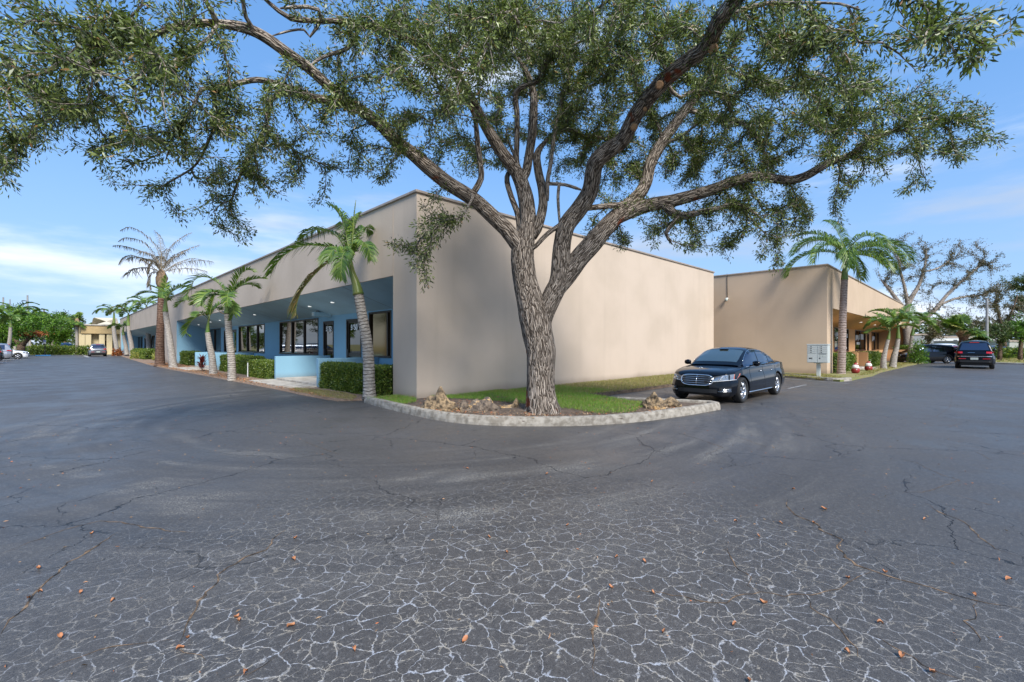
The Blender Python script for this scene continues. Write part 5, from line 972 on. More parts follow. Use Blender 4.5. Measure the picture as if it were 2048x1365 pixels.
tree('thin dark layered tree standing behind the flat-topped green tree', 128, 108, [[(130, 706, 0, 5), (128, 670, 0, 4), (124, 645, 0, 3)]], [(110, 632, 9, 0), (125, 630, 8, 0), (140, 634, 10, 0), (152, 642, 8, 0), (160, 640, 8, 0), (165, 650, 6, 0), (145, 650, 10, 2), (155, 665, 12, 3)], M['midgreen'], 0, .5, tpb=14, per=20)
fanpalm('tall cabbage palm with an orange-brown boot in front of the yellow building', 154, 703, 640, 74, 22, nf=34, wpx=5, mt='ptrunk')
fanpalm('small fan palm peeping over the left end of the yellow building roof', 181, 703, 656, 110, 16, nf=24, wpx=4)
fanpalm('small fan palm peeping over the middle of the yellow building roof', 207, 703, 662, 112, 13, nf=24, wpx=4)
GC = 'tall palms behind the green trees on the left'
for lab, x, yt, s in (('tallest feathery palm on the far left above the green trees', 30, 620, 1.0), ('feathery palm just right of the tallest one on the far left', 60, 628, .75)):
    palm(lab, [(x, 706), (x, 680), (x + 1, 650), (x, yt + 8)], 95, [(a, e, s, 110) for a, e in ((0, 50), (40, 45), (80, 60), (120, 40), (150, 55), (180, 35), (215, 50), (250, 40), (290, 55), (325, 40), (20, 75), (200, 72))], 4, 3, None, GC, L=5.0, ll=1.1, n=26, lw=.22)
palm('slim palm with a pale leaning trunk beside the orange-flowered tree', [(14, 712), (17, 695), (20, 675), (21, 655)], 60, FR, 7, 5, [(21, 648), (21, 640)], None, L=3.2, ll=.8, n=24, lw=.14)
fanpalm('dim palm crown behind the yellow building by the last palm of the row', 130, 703, 668, 100, 16, nf=24, wpx=4)
# yellow building
yb_ = thing('yellow_building', 'yellow flat-roofed building with overhanging fascia at the far left end', 'building', (0, 0, 0))
dY = 84.0; A = AY(165, 690, dY + 0) if False else None
yF = 92.0; yx0 = AY(163, 690, yF).x; yx1 = AY(262, 690, yF).x
zt = AY(186, 663, yF).z; zb = AY(186, 672, yF).z
kx = lambda px: AY(px, 690, yF).x
mb = MB(); mb.box(kx(168), yx1, yF, yF + 14, 0, 3.4); obj('wall', mb, mat('yellow_wall', (0.60, 0.49, 0.29), .9, vary=.1, stretch=(6, 6, .1)), yb_)
mb = MB(); mb.box(kx(161), yx1 + 1, yF - 1.2, yF + 15, 3.4, 4.75); obj('roof_fascia', mb, mat('ochre_fascia', (0.46, 0.33, 0.16), .9, vary=.1), yb_, bevel=.05)
mb = MB(); mb.box(kx(161) - .15, yx1 + 1, yF - 1.35, yF + 15, 4.75, 4.95); obj('roof_edge', mb, M['concl'], yb_)
for px in (163.5, 176, 203, 218): mb = MB(); x = kx(px); mb.box(x - .35, x + .35, yF - 1.0, yF - .3, 0, 3.4); obj('column', mb, bpy.data.materials['yellow_wall'], yb_)
for a, b in ((205, 215), (222, 230)): mb = MB(); mb.box(kx(a), kx(b), yF - .06, yF - .003, 0.05 if a > 220 else .9, 2.3); obj('window', mb, M['bronze'], yb_)
fb = thing('pale_building', 'pale cream building with low hipped roof rising behind the yellow one', 'building', (0, 0, 0)); yG = 125.0; kg = lambda px: AY(px, 690, yG).x
zz = AY(205, 643, yG).z; mb = MB(); mb.box(kg(190), kg(236), yG, yG + 12, 0, zz - .9); obj('wall', mb, M['concl'], fb)
mb = MB(); x0, x1 = kg(188), kg(238); mb.add([(x0, yG - 1, zz - .9), (x1, yG - 1, zz - .9), (x1, yG + 13, zz - .9), (x0, yG + 13, zz - .9), (x0 + 4, yG + 3, zz + .9), (x1 - 4, yG + 3, zz + .9), (x1 - 4, yG + 9, zz + .9), (x0 + 4, yG + 9, zz + .9)], [(0, 1, 5, 4), (1, 2, 6, 5), (2, 3, 7, 6), (3, 0, 4, 7), (4, 5, 6, 7), (0, 3, 2, 1)]); obj('roof', mb, mat('cream_roof', (.55, .48, .36), .9), fb)
# hedges
def hedge(label, p0, p1, depth_w, h, size=.05, dens=1500, mleaf='hedge', z0=.03, group=None, name='clipped_hedge', cat='hedge', th=None):
    a = Vector((p0[0], p0[1], 0)); b = Vector((p1[0], p1[1], 0)); L = (b - a).length; t = (b - a).normalized(); s = Vector((-t.y, t.x, 0)) * (1 if depth_w > 0 else -1); w = abs(depth_w)
    o = thing(name, label, cat, (a.x, a.y, z0), 0, group)
    def P(u, v, z): q = t * u + s * v; return (q.x, q.y, z)
    mb = MB(); i = size * 1.1; vs = [P(u, v, z) for z in (0, h - i) for u, v in ((i, i), (L - i, i), (L - i, w - i), (i, w - i))]; mb.add(vs, [(0, 1, 2, 3), (4, 5, 6, 7), (0, 1, 5, 4), (1, 2, 6, 5), (2, 3, 7, 6), (3, 0, 4, 7)]); obj('inner_fill', mb, M['core'], o)  # solid dark filler box just inside the leaf shell
    areas = [(L * h, 0), (L * h, 1), (w * h, 2), (w * h, 3), (L * w, 4)]; c = []; nn = []
    for ar, k in areas:
        n = int(ar * dens); u, v = rng.random(n), rng.random(n); e = rng.normal(size=n) * size * .45
        if k == 0: q = np.stack([u * L, e, v * h], 1); no = (0, -1, 0)
        elif k == 1: q = np.stack([u * L, w + e, v * h], 1); no = (0, 1, 0)
        elif k == 2: q = np.stack([e, u * w, v * h], 1); no = (-1, 0, 0)
        elif k == 3: q = np.stack([L + e, u * w, v * h], 1); no = (1, 0, 0)
        else: q = np.stack([u * L, v * w, h + e], 1); no = (0, 0, 1)
        ph = np.sin(q[:, 0] * 5.1) * np.cos(q[:, 1] * 4.3 + q[:, 2] * 6) * size * .55; q = q + np.array(no) * ph[:, None]
        c.append(q); nn.append(np.tile(no, (n, 1)))
    c = np.concatenate(c); nn = np.concatenate(nn).astype(float); d = nn * .9 + rng.normal(size=c.shape) * .75 + np.array([0, 0, .35])
    B = np.array([[t.x, t.y, 0], [s.x, s.y, 0], [0, 0, 1]]); n = len(c)
    quads_np('leaves', leaf_quads(c @ B, d @ B, size * rng.uniform(.7, 1.3, n), size * .55 * rng.uniform(.7, 1.3, n)), M[mleaf], o); return o
hA = G(645, 786); GH = 'clipped hedges before the blue shopfronts'
hedge('clipped hedge between the corner pier and the nearest blue entrance wall', (-.28, 1.35), (-.28, pa - .12), -.75, .82, .055, 2600, group=GH)
hb = G(552, 762).y; hedge('clipped hedge touching the left side of the blue wall by unit 5652', (-.35, pb + .25), (-.35, AX(497, 700, -.35).y), -.8, .74, .055, 2200, group=GH)
hedge('clipped hedge behind the palm with curved flower stalks, left of the white marker post', (-.1, AX(495, 700, -.1).y), (-.1, AX(441, 700, -.1).y), -.8, .86, .06, 1600, group=GH)
hedge('small square hedge beside the blue return wall at the far end of the first bay', (-.1, AX(380, 700, -.1).y + .5), (-.1, AX(361, 700, -.1).y), -.8, .95, .07, 1200, group=GH)
hedge('low hedge behind the yellow-green shrubs near the dead palm', (-.4, AX(291, 700, -.4).y), (-.4, AX(264, 700, -.4).y), -1, .9, .12, 500, group=GH)
GO = 'hedges before the orange shopfront'
hedge('leafy hedge at the foot of the foxtail palm', (fx1 + .1, BY2 + .35 - .5), (ea - .05, BY2 + .35 - .5), .8, .95, .08, 900, group=GO)
hedge('leafy hedge between the second ornament and the leaning palms', (eb + .25, BY2 - .2), (eb + 6.5, BY2 - .2), .9, .9, .09, 800, group=GO)
hedge('tall green hedge at the far corner of the orange front', (fx2 - 2.2, BY2 - .5), (fx2 + .6, BY2 - .5), 1.0, 1.35, .11, 700, group=GO)
ha, hb_ = G(50, 710), G(178, 710); hedge('long dark clipped hedge across the far left end of the car park', (ha.x, ha.y), (hb_.x, hb_.y), 1.5, 1.15, .22, 140)
ha, hb_ = D(1990, 691, 50), D(2080, 691, 50); hedge('low dark hedge far off at the right edge behind the verge', (ha.x, ha.y), (hb_.x, hb_.y), 1.2, .9, .25, 120)
# shrubs
def shrub(label, x, y, r_, h, n, size, m, name='shrub', z0=.04, width=.4, group=None, up=.4, cat='shrub'):
    o = thing(name, label, cat, (x, y, z0), 0, group); mb = MB()
    for i in range(7): a = i * .9; mb.tube([(0, 0, 0), (math.cos(a) * r_ * .4, math.sin(a) * r_ * .4, h * .4), (math.cos(a) * r_ * .75, math.sin(a) * r_ * .75, h * .75)], [.015, .01, .004], 5)
    obj('stems', mb, M['brownbark'], o)
    v = nrm(rng.normal(size=(n, 3))) * (rng.random((n, 1)) ** .35) ; v[:, 2] = np.abs(v[:, 2]); c = v * np.array([r_, r_, h]) * (1 + .2 * np.sin(v[:, :1] * 9)) + np.array([0, 0, .02]); d = v * .8 + rng.normal(size=(n, 3)) * .5 + np.array([0, 0, up])
    quads_np('leaves', leaf_quads(c, d, size * rng.uniform(.7, 1.3, n), size * width * rng.uniform(.7, 1.3, n)), M[m], o); return o
def spiky(label, x, y, h, n, m):
    o = thing('cordyline_plant', label, 'plant', (x, y, .05)); mb = MB()
    for i in range(3): mb.tube([(0, 0, 0), (.05 * (i - 1), .04 * i, h * .4), (.1 * (i - 1), .06 * i, h * .6)], [.02, .014, .01], 6)
    obj('stems', mb, M['brownbark'], o); V = []
    for i in range(n):
        s = i % 3 - 1; az = rng.uniform(0, 2 * PI); el = rng.uniform(.1, 1.4); d = np.array([math.cos(az) * math.cos(el), math.sin(az) * math.cos(el), math.sin(el)]); c = np.array([.1 * s * rng.random(), .05, h * rng.uniform(.1, .6)]); L = rng.uniform(.3, .5) * h; sd_ = nrm(np.cross(d, [0, 0, 1])[None])[0] * .03
        m1 = c + d * L * .5; t_ = c + d * L + np.array([0, 0, -.15 * L]); V += [[c - sd_ * .4, m1 - sd_, m1 + sd_, c + sd_ * .4], [m1 - sd_, t_, t_, m1 + sd_]]
    quads_np('leaves', np.array(V), M[m], o)
p = G(404, 745); spiky('dark red spiky cordyline at the foot of the short palm', p.x, p.y, 1.15, 90, 'redleaf')
p = D(236, 706, 66); shrub('bright red croton bush at the far end of the palm row', p.x, p.y, .75, 1.0, 700, .2, 'orange', z0=0.0, name='croton_bush')
GS = 'yellow-green shrubs near the dead palm'
for lab, px, py, r_ in (('yellow-green shrub right beside the dead palm trunk', 300, 722, .9), ('yellow-green shrub further from the dead palm, near the pale kerb', 257, 719, .9)):
    p = G(px, py); shrub(lab, p.x + .9, p.y, r_, .8, 800, .16, 'croton', group=GS, name='croton_bush')
p = D(1836, 700, 36.8); shrub('round bright green bush behind the last palm of the orange front', p.x, p.y, .62, 1.75, 1500, .15, 'bright', name='bush')
p = G(785, 782, .04); mb = MB()
shrub('tiny orange-flowered weed in front of the corner hedge', G(754, 783).x, G(754, 783).y, .06, .10, 30, .05, 'orange', name='flowering_weed', cat='plant')
# ------------------------------------------------------------------ cars
def interp(tab, x):
    if x <= tab[0][0]: return tab[0][1]
    for (a, b), (c, d) in zip(tab[:-1], tab[1:]):
        if x <= c: return b + (d - b) * (x - a) / (c - a)
    return tab[-1][1]
SEDAN = dict(L=(-2.56, 2.30), wb=(-1.45, 1.45), R=.335, tw=.79,
    top=[(-2.56, .80), (-2.5, .99), (-2.3, 1.05), (-1.9, 1.07), (-1.2, 1.04), (.6, 1.0), (.9, .985), (1.3, .95), (1.75, .90), (2.0, .86), (2.14, .82), (2.22, .76), (2.3, .60)],
    sh=[(-2.56, .78), (-2.4, .95), (-1.9, .985), (0, .93), (.8, .91), (1.4, .87), (1.9, .79), (2.14, .72), (2.3, .56)],
    bot=[(-2.56, .34), (-2.3, .24), (-1.9, .2), (1.9, .19), (2.2, .18), (2.3, .26)],
    hw=[(-2.56, .62), (-2.5, .76), (-2.3, .86), (-1.9, .91), (-1.4, .925), (0, .925), (1.4, .92), (1.8, .88), (2.05, .80), (2.2, .66), (2.27, .48), (2.3, .34)],
    roof=[(-2.15, 1.06), (-1.95, 1.10), (-1.6, 1.235), (-1.2, 1.37), (-.8, 1.445), (-.3, 1.475), (.1, 1.465), (.35, 1.42), (.75, 1.24), (1.0, 1.10), (1.2, .985)],
    chw=[(-2.15, .66), (-1.6, .72), (-.8, .76), (.3, .77), (.9, .74), (1.2, .68)], tum=.30, belt=.93)
SUV = dict(L=(-2.35, 2.25), wb=(-1.38, 1.38), R=.36, tw=.80,
    top=[(-2.35, .9), (-2.3, 1.08), (-2.1, 1.12), (-1, 1.14), (.7, 1.12), (1.1, 1.10), (1.7, 1.03), (2.05, .95), (2.2, .82), (2.25, .62)],
    sh=[(-2.35, .88), (-2.2, 1.04), (-1, 1.05), (.8, 1.02), (1.6, .96), (2.1, .80), (2.25, .6)],
    bot=[(-2.35, .40), (-2.1, .28), (-1.8, .25), (1.8, .24), (2.1, .26), (2.25, .36)],
    hw=[(-2.35, .72), (-2.28, .84), (-2.0, .92), (-1.3, .95), (1.4, .945), (1.8, .90), (2.05, .80), (2.2, .60), (2.25, .4)],
    roof=[(-2.28, 1.10), (-2.2, 1.35), (-2.08, 1.60), (-1.9, 1.685), (-1.2, 1.74), (-.4, 1.76), (.1, 1.74), (.4, 1.67), (.75, 1.44), (1.05, 1.22), (1.3, 1.09)],
    chw=[(-2.28, .80), (-1.6, .85), (.3, .85), (.9, .81), (1.3, .72)], tum=.24, belt=1.06)
class Car:
    def __init__(s, sp): s.s = sp
    def z_low(s, x):
        sp = s.s; z = interp(sp['bot'], x)
        for w in sp['wb']:
            Ra = sp['R'] + .055; d = abs(x - w)
            if d < Ra: z = max(z, sp['R'] + math.sqrt(max(0, Ra * Ra - d * d)) - .0)
        return z
    def wz(s, x, z):
        """half width of the lower body at height z"""
        sp = s.s; hw = interp(sp['hw'], x); sh = interp(sp['sh'], x); zb = interp(sp['bot'], x); u = max(0, min(1, (z - zb) / max(.05, sh - zb)))
        return hw * (.965 + .035 * math.sin(PI * min(1, u * 1.25)) - .055 * max(0, u - .55) / .45 - .03 * max(0, .15 - u) / .15)
    def body_in(s, x, y, z):
        sp = s.s
        if not sp['L'][0] <= x <= sp['L'][1]: return False
        sh = interp(sp['sh'], x); tp = interp(sp['top'], x); y = abs(y)
        if z <= sh: return y <= s.wz(x, z)
        if z > tp: return False
        w = s.wz(x, sh); v = (z - sh) / max(1e-4, tp - sh); return y <= w * (1 - v ** 2.2) ** (1 / 2.6)
    def cab_in(s, x, y, z):
        sp = s.s; r = sp['roof']
        if not r[0][0] <= x <= r[-1][0]: return False
        zt_ = interp(r, x); b = sp['belt'] - .03
        if z > zt_ : return False
        if z < b: return abs(y) <= interp(sp['chw'], x)
        hw = interp(sp['chw'], x) - sp['tum'] * (z - b); v = (z - b) / max(1e-4, zt_ - b); return abs(y) <= hw * (1 - v ** s.s.get('e', 9)) ** (1 / 3.2)
    def inside(s, x, y, z): return s.body_in(x, y, z) or s.cab_in(x, y, z)
    def hit(s, ax, sgn, a, b, lo, hi):
        """walk in from outside along an axis, return the surface coordinate"""
        f = {'x': lambda t: (t, a, b), 'y': lambda t: (a, t, b), 'z': lambda t: (a, b, t)}[ax]; st = .01; t = hi if sgn > 0 else lo
        while (t > lo if sgn > 0 else t < hi):
            if s.inside(*f(t)):
                o_, i_ = t + st * sgn, t
                for _ in range(9):
                    m = (o_ + i_) / 2
                    if s.inside(*f(m)): i_ = m
                    else: o_ = m
                return i_
            t -= st * sgn
        return None
    def patch(s, mode, rows, off=.006, m=0, mb=None, mirror=False):
        """rows: lists of (a,b). front/rear: (y,z); side: (x,z); top: (x,y)"""
        mb = mb or MB()
        for sg in ((1, -1) if mirror else (1,)):
            Pn = []
            for row in rows:
                q = []
                for a, b in row:
                    if mode == 'front': x = s.hit('x', 1, a * sg, b, 0, 2.6); q.append(((x if x is not None else 2) + off, a * sg, b))
                    elif mode == 'rear': x = s.hit('x', -1, a * sg, b, -2.8, 0); q.append(((x if x is not None else -2) - off, a * sg, b))
                    elif mode == 'side': y = s.hit('y', 1, a, b, 0, 1.2); q.append((a, ((y if y is not None else .7) + off) * sg, b))
                    elif mode == 'top': z = s.hit('z', 1, a, b * sg, .2, 2); q.append((a, b * sg, (z if z is not None else 1) + off))
                Pn.append(q)
            mb.grid(Pn, m)
        return mb
def rowsq(c00, c10, c01, c11, nu=8, nv=4, bu=0, bv=0):
    """bilinear patch rows; c00..c10 bottom edge, c01..c11 top edge; bu/bv bulge"""
    out_ = []
    for j in range(nv + 1):
        v = j / nv; r_ = []
        for i in range(nu + 1):
            u = i / nu; a = [(1 - u) * (1 - v) * c00[k] + u * (1 - v) * c10[k] + (1 - u) * v * c01[k] + u * v * c11[k] for k in (0, 1)]
            a[1] += bv * math.sin(PI * u) * (v if bv > 0 else (1 - v)); r_.append(tuple(a))
        out_.append(r_)
    return out_
def build_car(name, label, cat, sp, paint, loc, rz, detail=1, group=None, roofrack=False, taillights='red'):
    c = Car(sp); o = thing(name, label, cat, loc, rz, group); x0, x1 = sp['L']; xs = set(np.linspace(x0, x1, 90))
    for w in sp['wb']:
        Ra = sp['R'] + .055
        for k in range(25): xs.add(w - Ra * math.cos(PI * k / 24) * .9995)
    for a, _ in sp['hw']: xs.add(a)
    xs = sorted(xs); rows = []
    for x in xs:
        zl = c.z_low(x); sh = interp(sp['sh'], x); tp = interp(sp['top'], x); zl = min(zl, sh - .03); pr = [(c.wz(x, zl) - .16, zl - .0), (c.wz(x, zl) - .015, zl)]
        for k in range(11): z = zl + (sh - zl) * k / 10; pr.append((c.wz(x, z), z))
        w = c.wz(x, sh)
        for k in range(1, 13):
            th_ = k / 12 * PI / 2; v = math.sin(th_) ** (2 / 2.2); y = w * max(0, 1 - v ** 2.2) ** (1 / 2.6); pr.append((y, sh + (tp - sh) * v))
        rows.append([(x, y, z) for y, z in pr] + [(x, -y, z) for y, z in pr[::-1][1:]])
    mb = MB(); mb.grid(rows)
    for r_ in (rows[0], rows[-1]): mb.add(r_, [tuple(range(len(r_)))])
    body = obj('body', mb, paint, o, smooth=True)
    r = sp['roof']; rows = []; b = sp['belt'] - .03
    for x in sorted(set(list(np.linspace(r[0][0], r[-1][0], 60)))):
        zt_ = max(interp(r, x), b + .002); pr = []; hb = interp(sp['chw'], x)
        for k in range(19):
            v = 1 - (1 - k / 18) ** 2.2; z = b + (zt_ - b) * v; pr.append((max(0, (hb - sp['tum'] * (z - b)) * max(0, 1 - v ** c.s.get('e', 9)) ** (1 / 3.2)), z))
        rows.append([(x, y, z) for y, z in pr] + [(x, -y, z) for y, z in pr[::-1][1:]])
    mb = MB(); mb.grid(rows); cabin = obj('cabin', mb, paint, o, smooth=True)
    suv = sp is SUV; bz = sp['belt']; 
    # underside
    mb = MB(); mb.box(x0 + .25, x1 - .2, -.68, .68, .2, .55); obj('underbody', mb, M['black'], o)
    # windscreen and rear screen
    xf = [q for q in r if q[1] > 1.0][-1]
    xa, xb = (.40, 1.06) if not suv else (.36, 1.08)
    mb = c.patch('top', [[(x, y * (0.93 - .03 * 0)) for y in np.linspace(-1, 1, 15) * ((interp(sp['chw'], x) - sp['tum'] * max(0, interp(r, x) - bz)) - .055)] for x in np.linspace(xa, xb, 9)], off=.006)
    obj('windscreen', mb, M['sideglass'] if suv else M['carglass'], o, smooth=True)
    if not suv:
        mb = c.patch('top', [[(x, y) for y in np.linspace(-1, 1, 13) * ((interp(sp['chw'], x) - sp['tum'] * max(0, interp(r, x) - bz)) - .07)] for x in np.linspace(-1.12, -1.92, 8)], off=.006)
    else:
        mb = c.patch('rear', [[(y, z) for y in np.linspace(-.68, .68, 13) * (1 - .18 * (z - 1.14) / .4)] for z in np.linspace(1.14, 1.56, 6)], off=.006)
    obj('rear_window', mb, M['sideglass'], o, smooth=True)
    # side windows
    def sidewin(pl, name='side_window'):
        for sg in (1, -1):
            rows_ = [[(x, lo + (hi - lo) * v) for (x, lo, hi) in pl] for v in np.linspace(0, 1, 6)]; mbw = MB(); q = []
            for row in rows_:
                q.append([(x, ((c.hit('y', 1, x, z, 0, 1.2) or .7) + .006) * sg, z) for x, z in row])
            mbw.grid(q); obj(name, mbw, M['sideglass'], o, smooth=True)
    zt_ = (lambda x: interp(r, x) - .085); zb_ = bz + .015
    def seg(xa_, xb_, n=9): return [(x, zb_, max(zb_ + .01, zt_(x))) for x in np.linspace(xa_, xb_, n)]
    if not suv:
        sidewin(seg(.98, -.12)); sidewin(seg(-.20, -1.12)); sidewin(seg(-1.17, -1.62, 6), 'quarter_window')
    else:
        sidewin(seg(.98, -.10)); sidewin(seg(-.18, -1.05)); sidewin([(x, zb_ + .02, max(zb_ + .04, min(zt_(x), 1.55))) for x in np.linspace(-1.13, -1.85, 7)], 'quarter_window')
    # wheels
    for w in sp['wb']:
        for sg in (1, -1):
            Rr = sp['R']; y = sp['tw'] * sg; mb = MB(); rr_ = Rr * .70
            mb.lathe([(rr_, -.10), (Rr * .90, -.115), (Rr * .985, -.09), (Rr, -.04), (Rr, .04), (Rr * .985, .09), (Rr * .90, .115), (rr_, .10), (rr_, -.10)], (w, y, Rr), 'y', 32); tyre = obj('wheel', mb, M['tyre'], o, smooth=True)
            mb = MB(); s_ = sg
            mb.lathe([(rr_, -.09 * s_), (rr_, .085 * s_), (rr_ * .94, .09 * s_), (rr_ * .90, .05 * s_), (rr_ * .88, -.05 * s_)], (w, y, Rr), 'y', 28)
            for k in range(5):
                for e in (-.13, .13):
                    a = 2 * PI * k / 5 + .3 + e; a2 = a + e * .5; cx_, cz_ = math.cos(a), math.sin(a)
                    p0 = Vector((w + math.cos(a - e * .6) * .035, y + .075 * s_, Rr + math.sin(a - e * .6) * .035)); p1 = Vector((w + math.cos(a2) * rr_ * .93, y + .06 * s_, Rr + math.sin(a2) * rr_ * .93)); mb.tube([p0, (p0 + p1) / 2 + Vector((0, .006 * s_, 0)), p1], [.022, .018, .02], 6)
            mb.lathe([(0, .085 * s_), (.05, .08 * s_), (.06, .05 * s_)], (w, y, Rr), 'y', 12); obj('rim', mb, M['rim'], tyre, smooth=True)
            mb = MB(); mb.lathe([(0, .0), (rr_ * .9, .0)], (w, y + .02 * s_, Rr), 'y', 20); obj('brake_disc', mb, M['black'], tyre)
    # mirrors
    for sg in (1, -1):
        mx = .72 if not suv else .78; my = (c.hit('y', 1, mx, bz, 0, 1.2) or .85); mb = MB(); 
        mb.lathe([(0, -.10), (.055, -.085), (.078, -.03), (.08, .02), (.06, .09), (0, .12)], (0, 0, 0), 'y', 14); mb.v = [(v[0] * .8 + mx - .02, (v[1] * .95 + .13) * sg + my * sg, v[2] * .95 + bz + .09) for v in mb.v]
        mb.box(mx - .03, mx + .03, min(my * sg * .97, (my + .08) * sg), max(my * sg * .97, (my + .08) * sg), bz + .02, bz + .05); obj('wing_mirror', mb, paint, o, smooth=True)
    # rear lights
    if suv:
        for sg in (1, -1):
            mb = MB(); mb.grid([[((c.hit('x', -1, y * sg, z, -2.8, 0) or -2.2) - .012, y * sg, z) for y in np.linspace(.54, .88, 8)] for z in np.linspace(.94, 1.05, 4)]); 
            mb.grid([[(x, ((c.hit('y', 1, x, z, 0, 1.2) or .8) + .010) * sg, z) for x in np.linspace(-2.26, -1.98, 5)] for z in np.linspace(.95, 1.05, 4)]); obj('tail_light', mb, M['red_l'], o, smooth=True)
        mb = c.patch('rear', [[(y, z) for y in np.linspace(-.78, .78, 13)] for z in (.40, .46, .52)], off=.03); mb2 = c.patch('rear', [[(y, z) for y in np.linspace(-.80, .80, 13)] for z in (.745, .76, .775)], off=.018); obj('rear_trim', mb2, M['chrome'], o, smooth=True); obj('bumper_insert', mb, M['black'], o)
        for sg in (1, -1):
            mb = MB(); mb.grid([[((c.hit('x', -1, y * sg, z, -2.8, 0) or -2.2) - .02, y * sg, z) for y in np.linspace(.38, .72, 4)] for z in (.60, .64)]); obj('reflector', mb, M['red_l'], o)
        mb = MB(); x = c.hit('x', -1, 0, 1.60, -2.8, 0) or -2; mb.box(x - .05, x + .05, -.22, .22, 1.585, 1.625); obj('brake_light', mb, M['red_l'], o)
        mb = MB(); x = (c.hit('x', -1, 0, .62, -2.8, 0) or -2.3); mb.box(x - .03, x - .015, -.18, .18, .56, .69); obj('licence_plate', mb, M['plate'], o)
        mb = c.patch('rear', [[(y, z) for y in np.linspace(-.02, .30, 5)] for z in (.985, .995)], off=.012); obj('badge_lettering', mb, M['chrome'], o)
    else:
        for sg in (1, -1):
            mb = MB(); mb.grid([[((c.hit('x', -1, y * sg, z, -2.8, 0) or -2.2) - .012, y * sg, z) for y in np.linspace(.38, .84, 8)] for z in np.linspace(.78, .92, 4)]); obj('tail_light', mb, M['red_l'], o, smooth=True)
    # head lights
    for sg in (1, -1):
        zl, zh = (.59, .70) if not suv else (.78, .88)
        mb = MB(); hl = []
        for v in np.linspace(0, 1, 6):
            row = []
            for u in np.linspace(0, 1, 12):
                y = (.40 + .44 * u); z = (zl - .02 + .055 * u) * (1 - v) + (zl + .10 + .085 * u ** .8) * v; z = min(z, interp(sp['sh'], 1.9) + .06)
                x = c.hit('x', 1, y * sg, z, 0, 2.6) or 1.9; row.append((x + .008, y * sg, z))
            hl.append(row)
        mb.grid(hl); h = obj('headlight', mb, M['clear_l'] if detail else M['clear_l'], o, smooth=True)
        if detail > 1:
            mb = MB()
            for u, v in ((.38, .5), (.66, .6)):
                i = hl[int(v * 5)][int(u * 11)]; mb.lathe([(0, .008), (.022, .006), (.028, 0)], (i[0] + .003, i[1], i[2]), 'x', 14)
            obj('projector_lens', mb, M['chrome'], h, smooth=True)
            mb = MB(); mb.grid([[(p[0] + .004, p[1], p[2]) for p in row[-2:]] for row in hl[1:]]); obj('indicator_lens', mb, M['amber'], h, smooth=True)
            mb = MB(); mb.tube([(p[0] + .006, p[1], p[2] + .004) for p in hl[0][::1]], [.007] * 12, 6); mb.tube([(hl[k][4 + k // 2][0] + .006, hl[k][4 + k // 2][1], hl[k][4 + k // 2][2]) for k in range(5)], [.005] * 5, 5); obj('light_strip', mb, M['white'], h, smooth=True)
    # front grille and intakes
    fx = lambda y, z: (c.hit('x', 1, y, z, 0, 2.6) or 2.2)
    gz0, gz1, gw = (.47, .74, .42) if not suv else (.62, .82, .42)
    out_ = []
    for k in range(40):
        a = 2 * PI * k / 40; ca, sa = math.cos(a), math.sin(a); y = gw * abs(ca) ** .45 * (1 if ca > 0 else -1); z = (gz0 + gz1) / 2 + (gz1 - gz0) / 2 * abs(sa) ** .6 * (1 if sa > 0 else -1)
        if sa < 0: y *= .90 + .10 * (1 - abs(sa))
        out_.append((y, z))
    mb = MB(); o0 = [(fx(y, z) + .010, y, z) for y, z in out_]; cen = (fx(0, (gz0 + gz1) / 2) + .010, 0, (gz0 + gz1) / 2); inner = [[tuple(cen[k] + (p[k] - cen[k]) * f for k in range(3)) for p in o0 + o0[:1]] for f in (.02, .35, .7, 1)]
    inner = [[(fx(p[1], p[2]) + .009, p[1], p[2]) for p in row] for row in inner]; mb.grid(inner); gr_ = obj('grille', mb, M['black'], o)
    mb = MB(); mb.tube([(p[0] + .006, p[1], p[2]) for p in o0 + o0[:2]], [.017] * 42, 6)
    if detail > 1:
        for z in (.53, .585, .64, .69):
            ww = gw * (.88 if z < .56 else .95); mb.tube([(fx(y, z) + .016, y, z + .0) for y in np.linspace(-ww, ww, 9)], [.008] * 9, 5)
        mb.tube([(fx(0, z) + .020, 0, z) for z in (gz0, .6, gz1)], [.009] * 3, 6)
    obj('grille_frame', mb, M['chrome'], gr_, smooth=True)
    mb = c.patch('front', [[(y, z) for y in np.linspace(-.52, .52, 13)] for z in ((.28, .33, .38) if not suv else (.38, .45, .52))], off=.010); obj('lower_intake', mb, M['black'], o)
    if detail > 1:
        for sg in (1, -1):
            mb = MB(); mb.grid([[(fx(y * sg, z) + .010, y * sg, z) for y in np.linspace(.57, .80, 6)] for z in np.linspace(.30, .43, 4)]); it = obj('side_intake', mb, M['black'], o)
            mb = MB()
            for z in (.33, .365, .39): mb.tube([(fx(y * sg, z) + .018, y * sg, z) for y in np.linspace(.62 - (.08 if z < .34 else 0), .80, 6)], [.007] * 6, 5)
            obj('fog_light_bar', mb, M['chrome'], it, smooth=True)
        mb = MB(); z0 = c.hit('z', 1, 2.03, 0, .2, 2); ring = [(2.03, .036 * math.cos(a), z0 + .065 + .036 * math.sin(a)) for a in np.linspace(0, 2 * PI, 17)]; mb.tube(ring, [.004] * 17, 5)
        for a in (90, 210, 330): mb.tube([(2.03, 0, z0 + .065), (2.03, .036 * math.cos(R(a)), z0 + .065 + .036 * math.sin(R(a)))], [.004, .003], 5)
        mb.tube([(2.03, 0, z0 - .005), (2.03, 0, z0 + .03)], [.007, .004], 6); obj('hood_ornament', mb, M['chrome'], o, smooth=True)
        # shut lines, sill trim, belt trim, handles
        mb = MB()
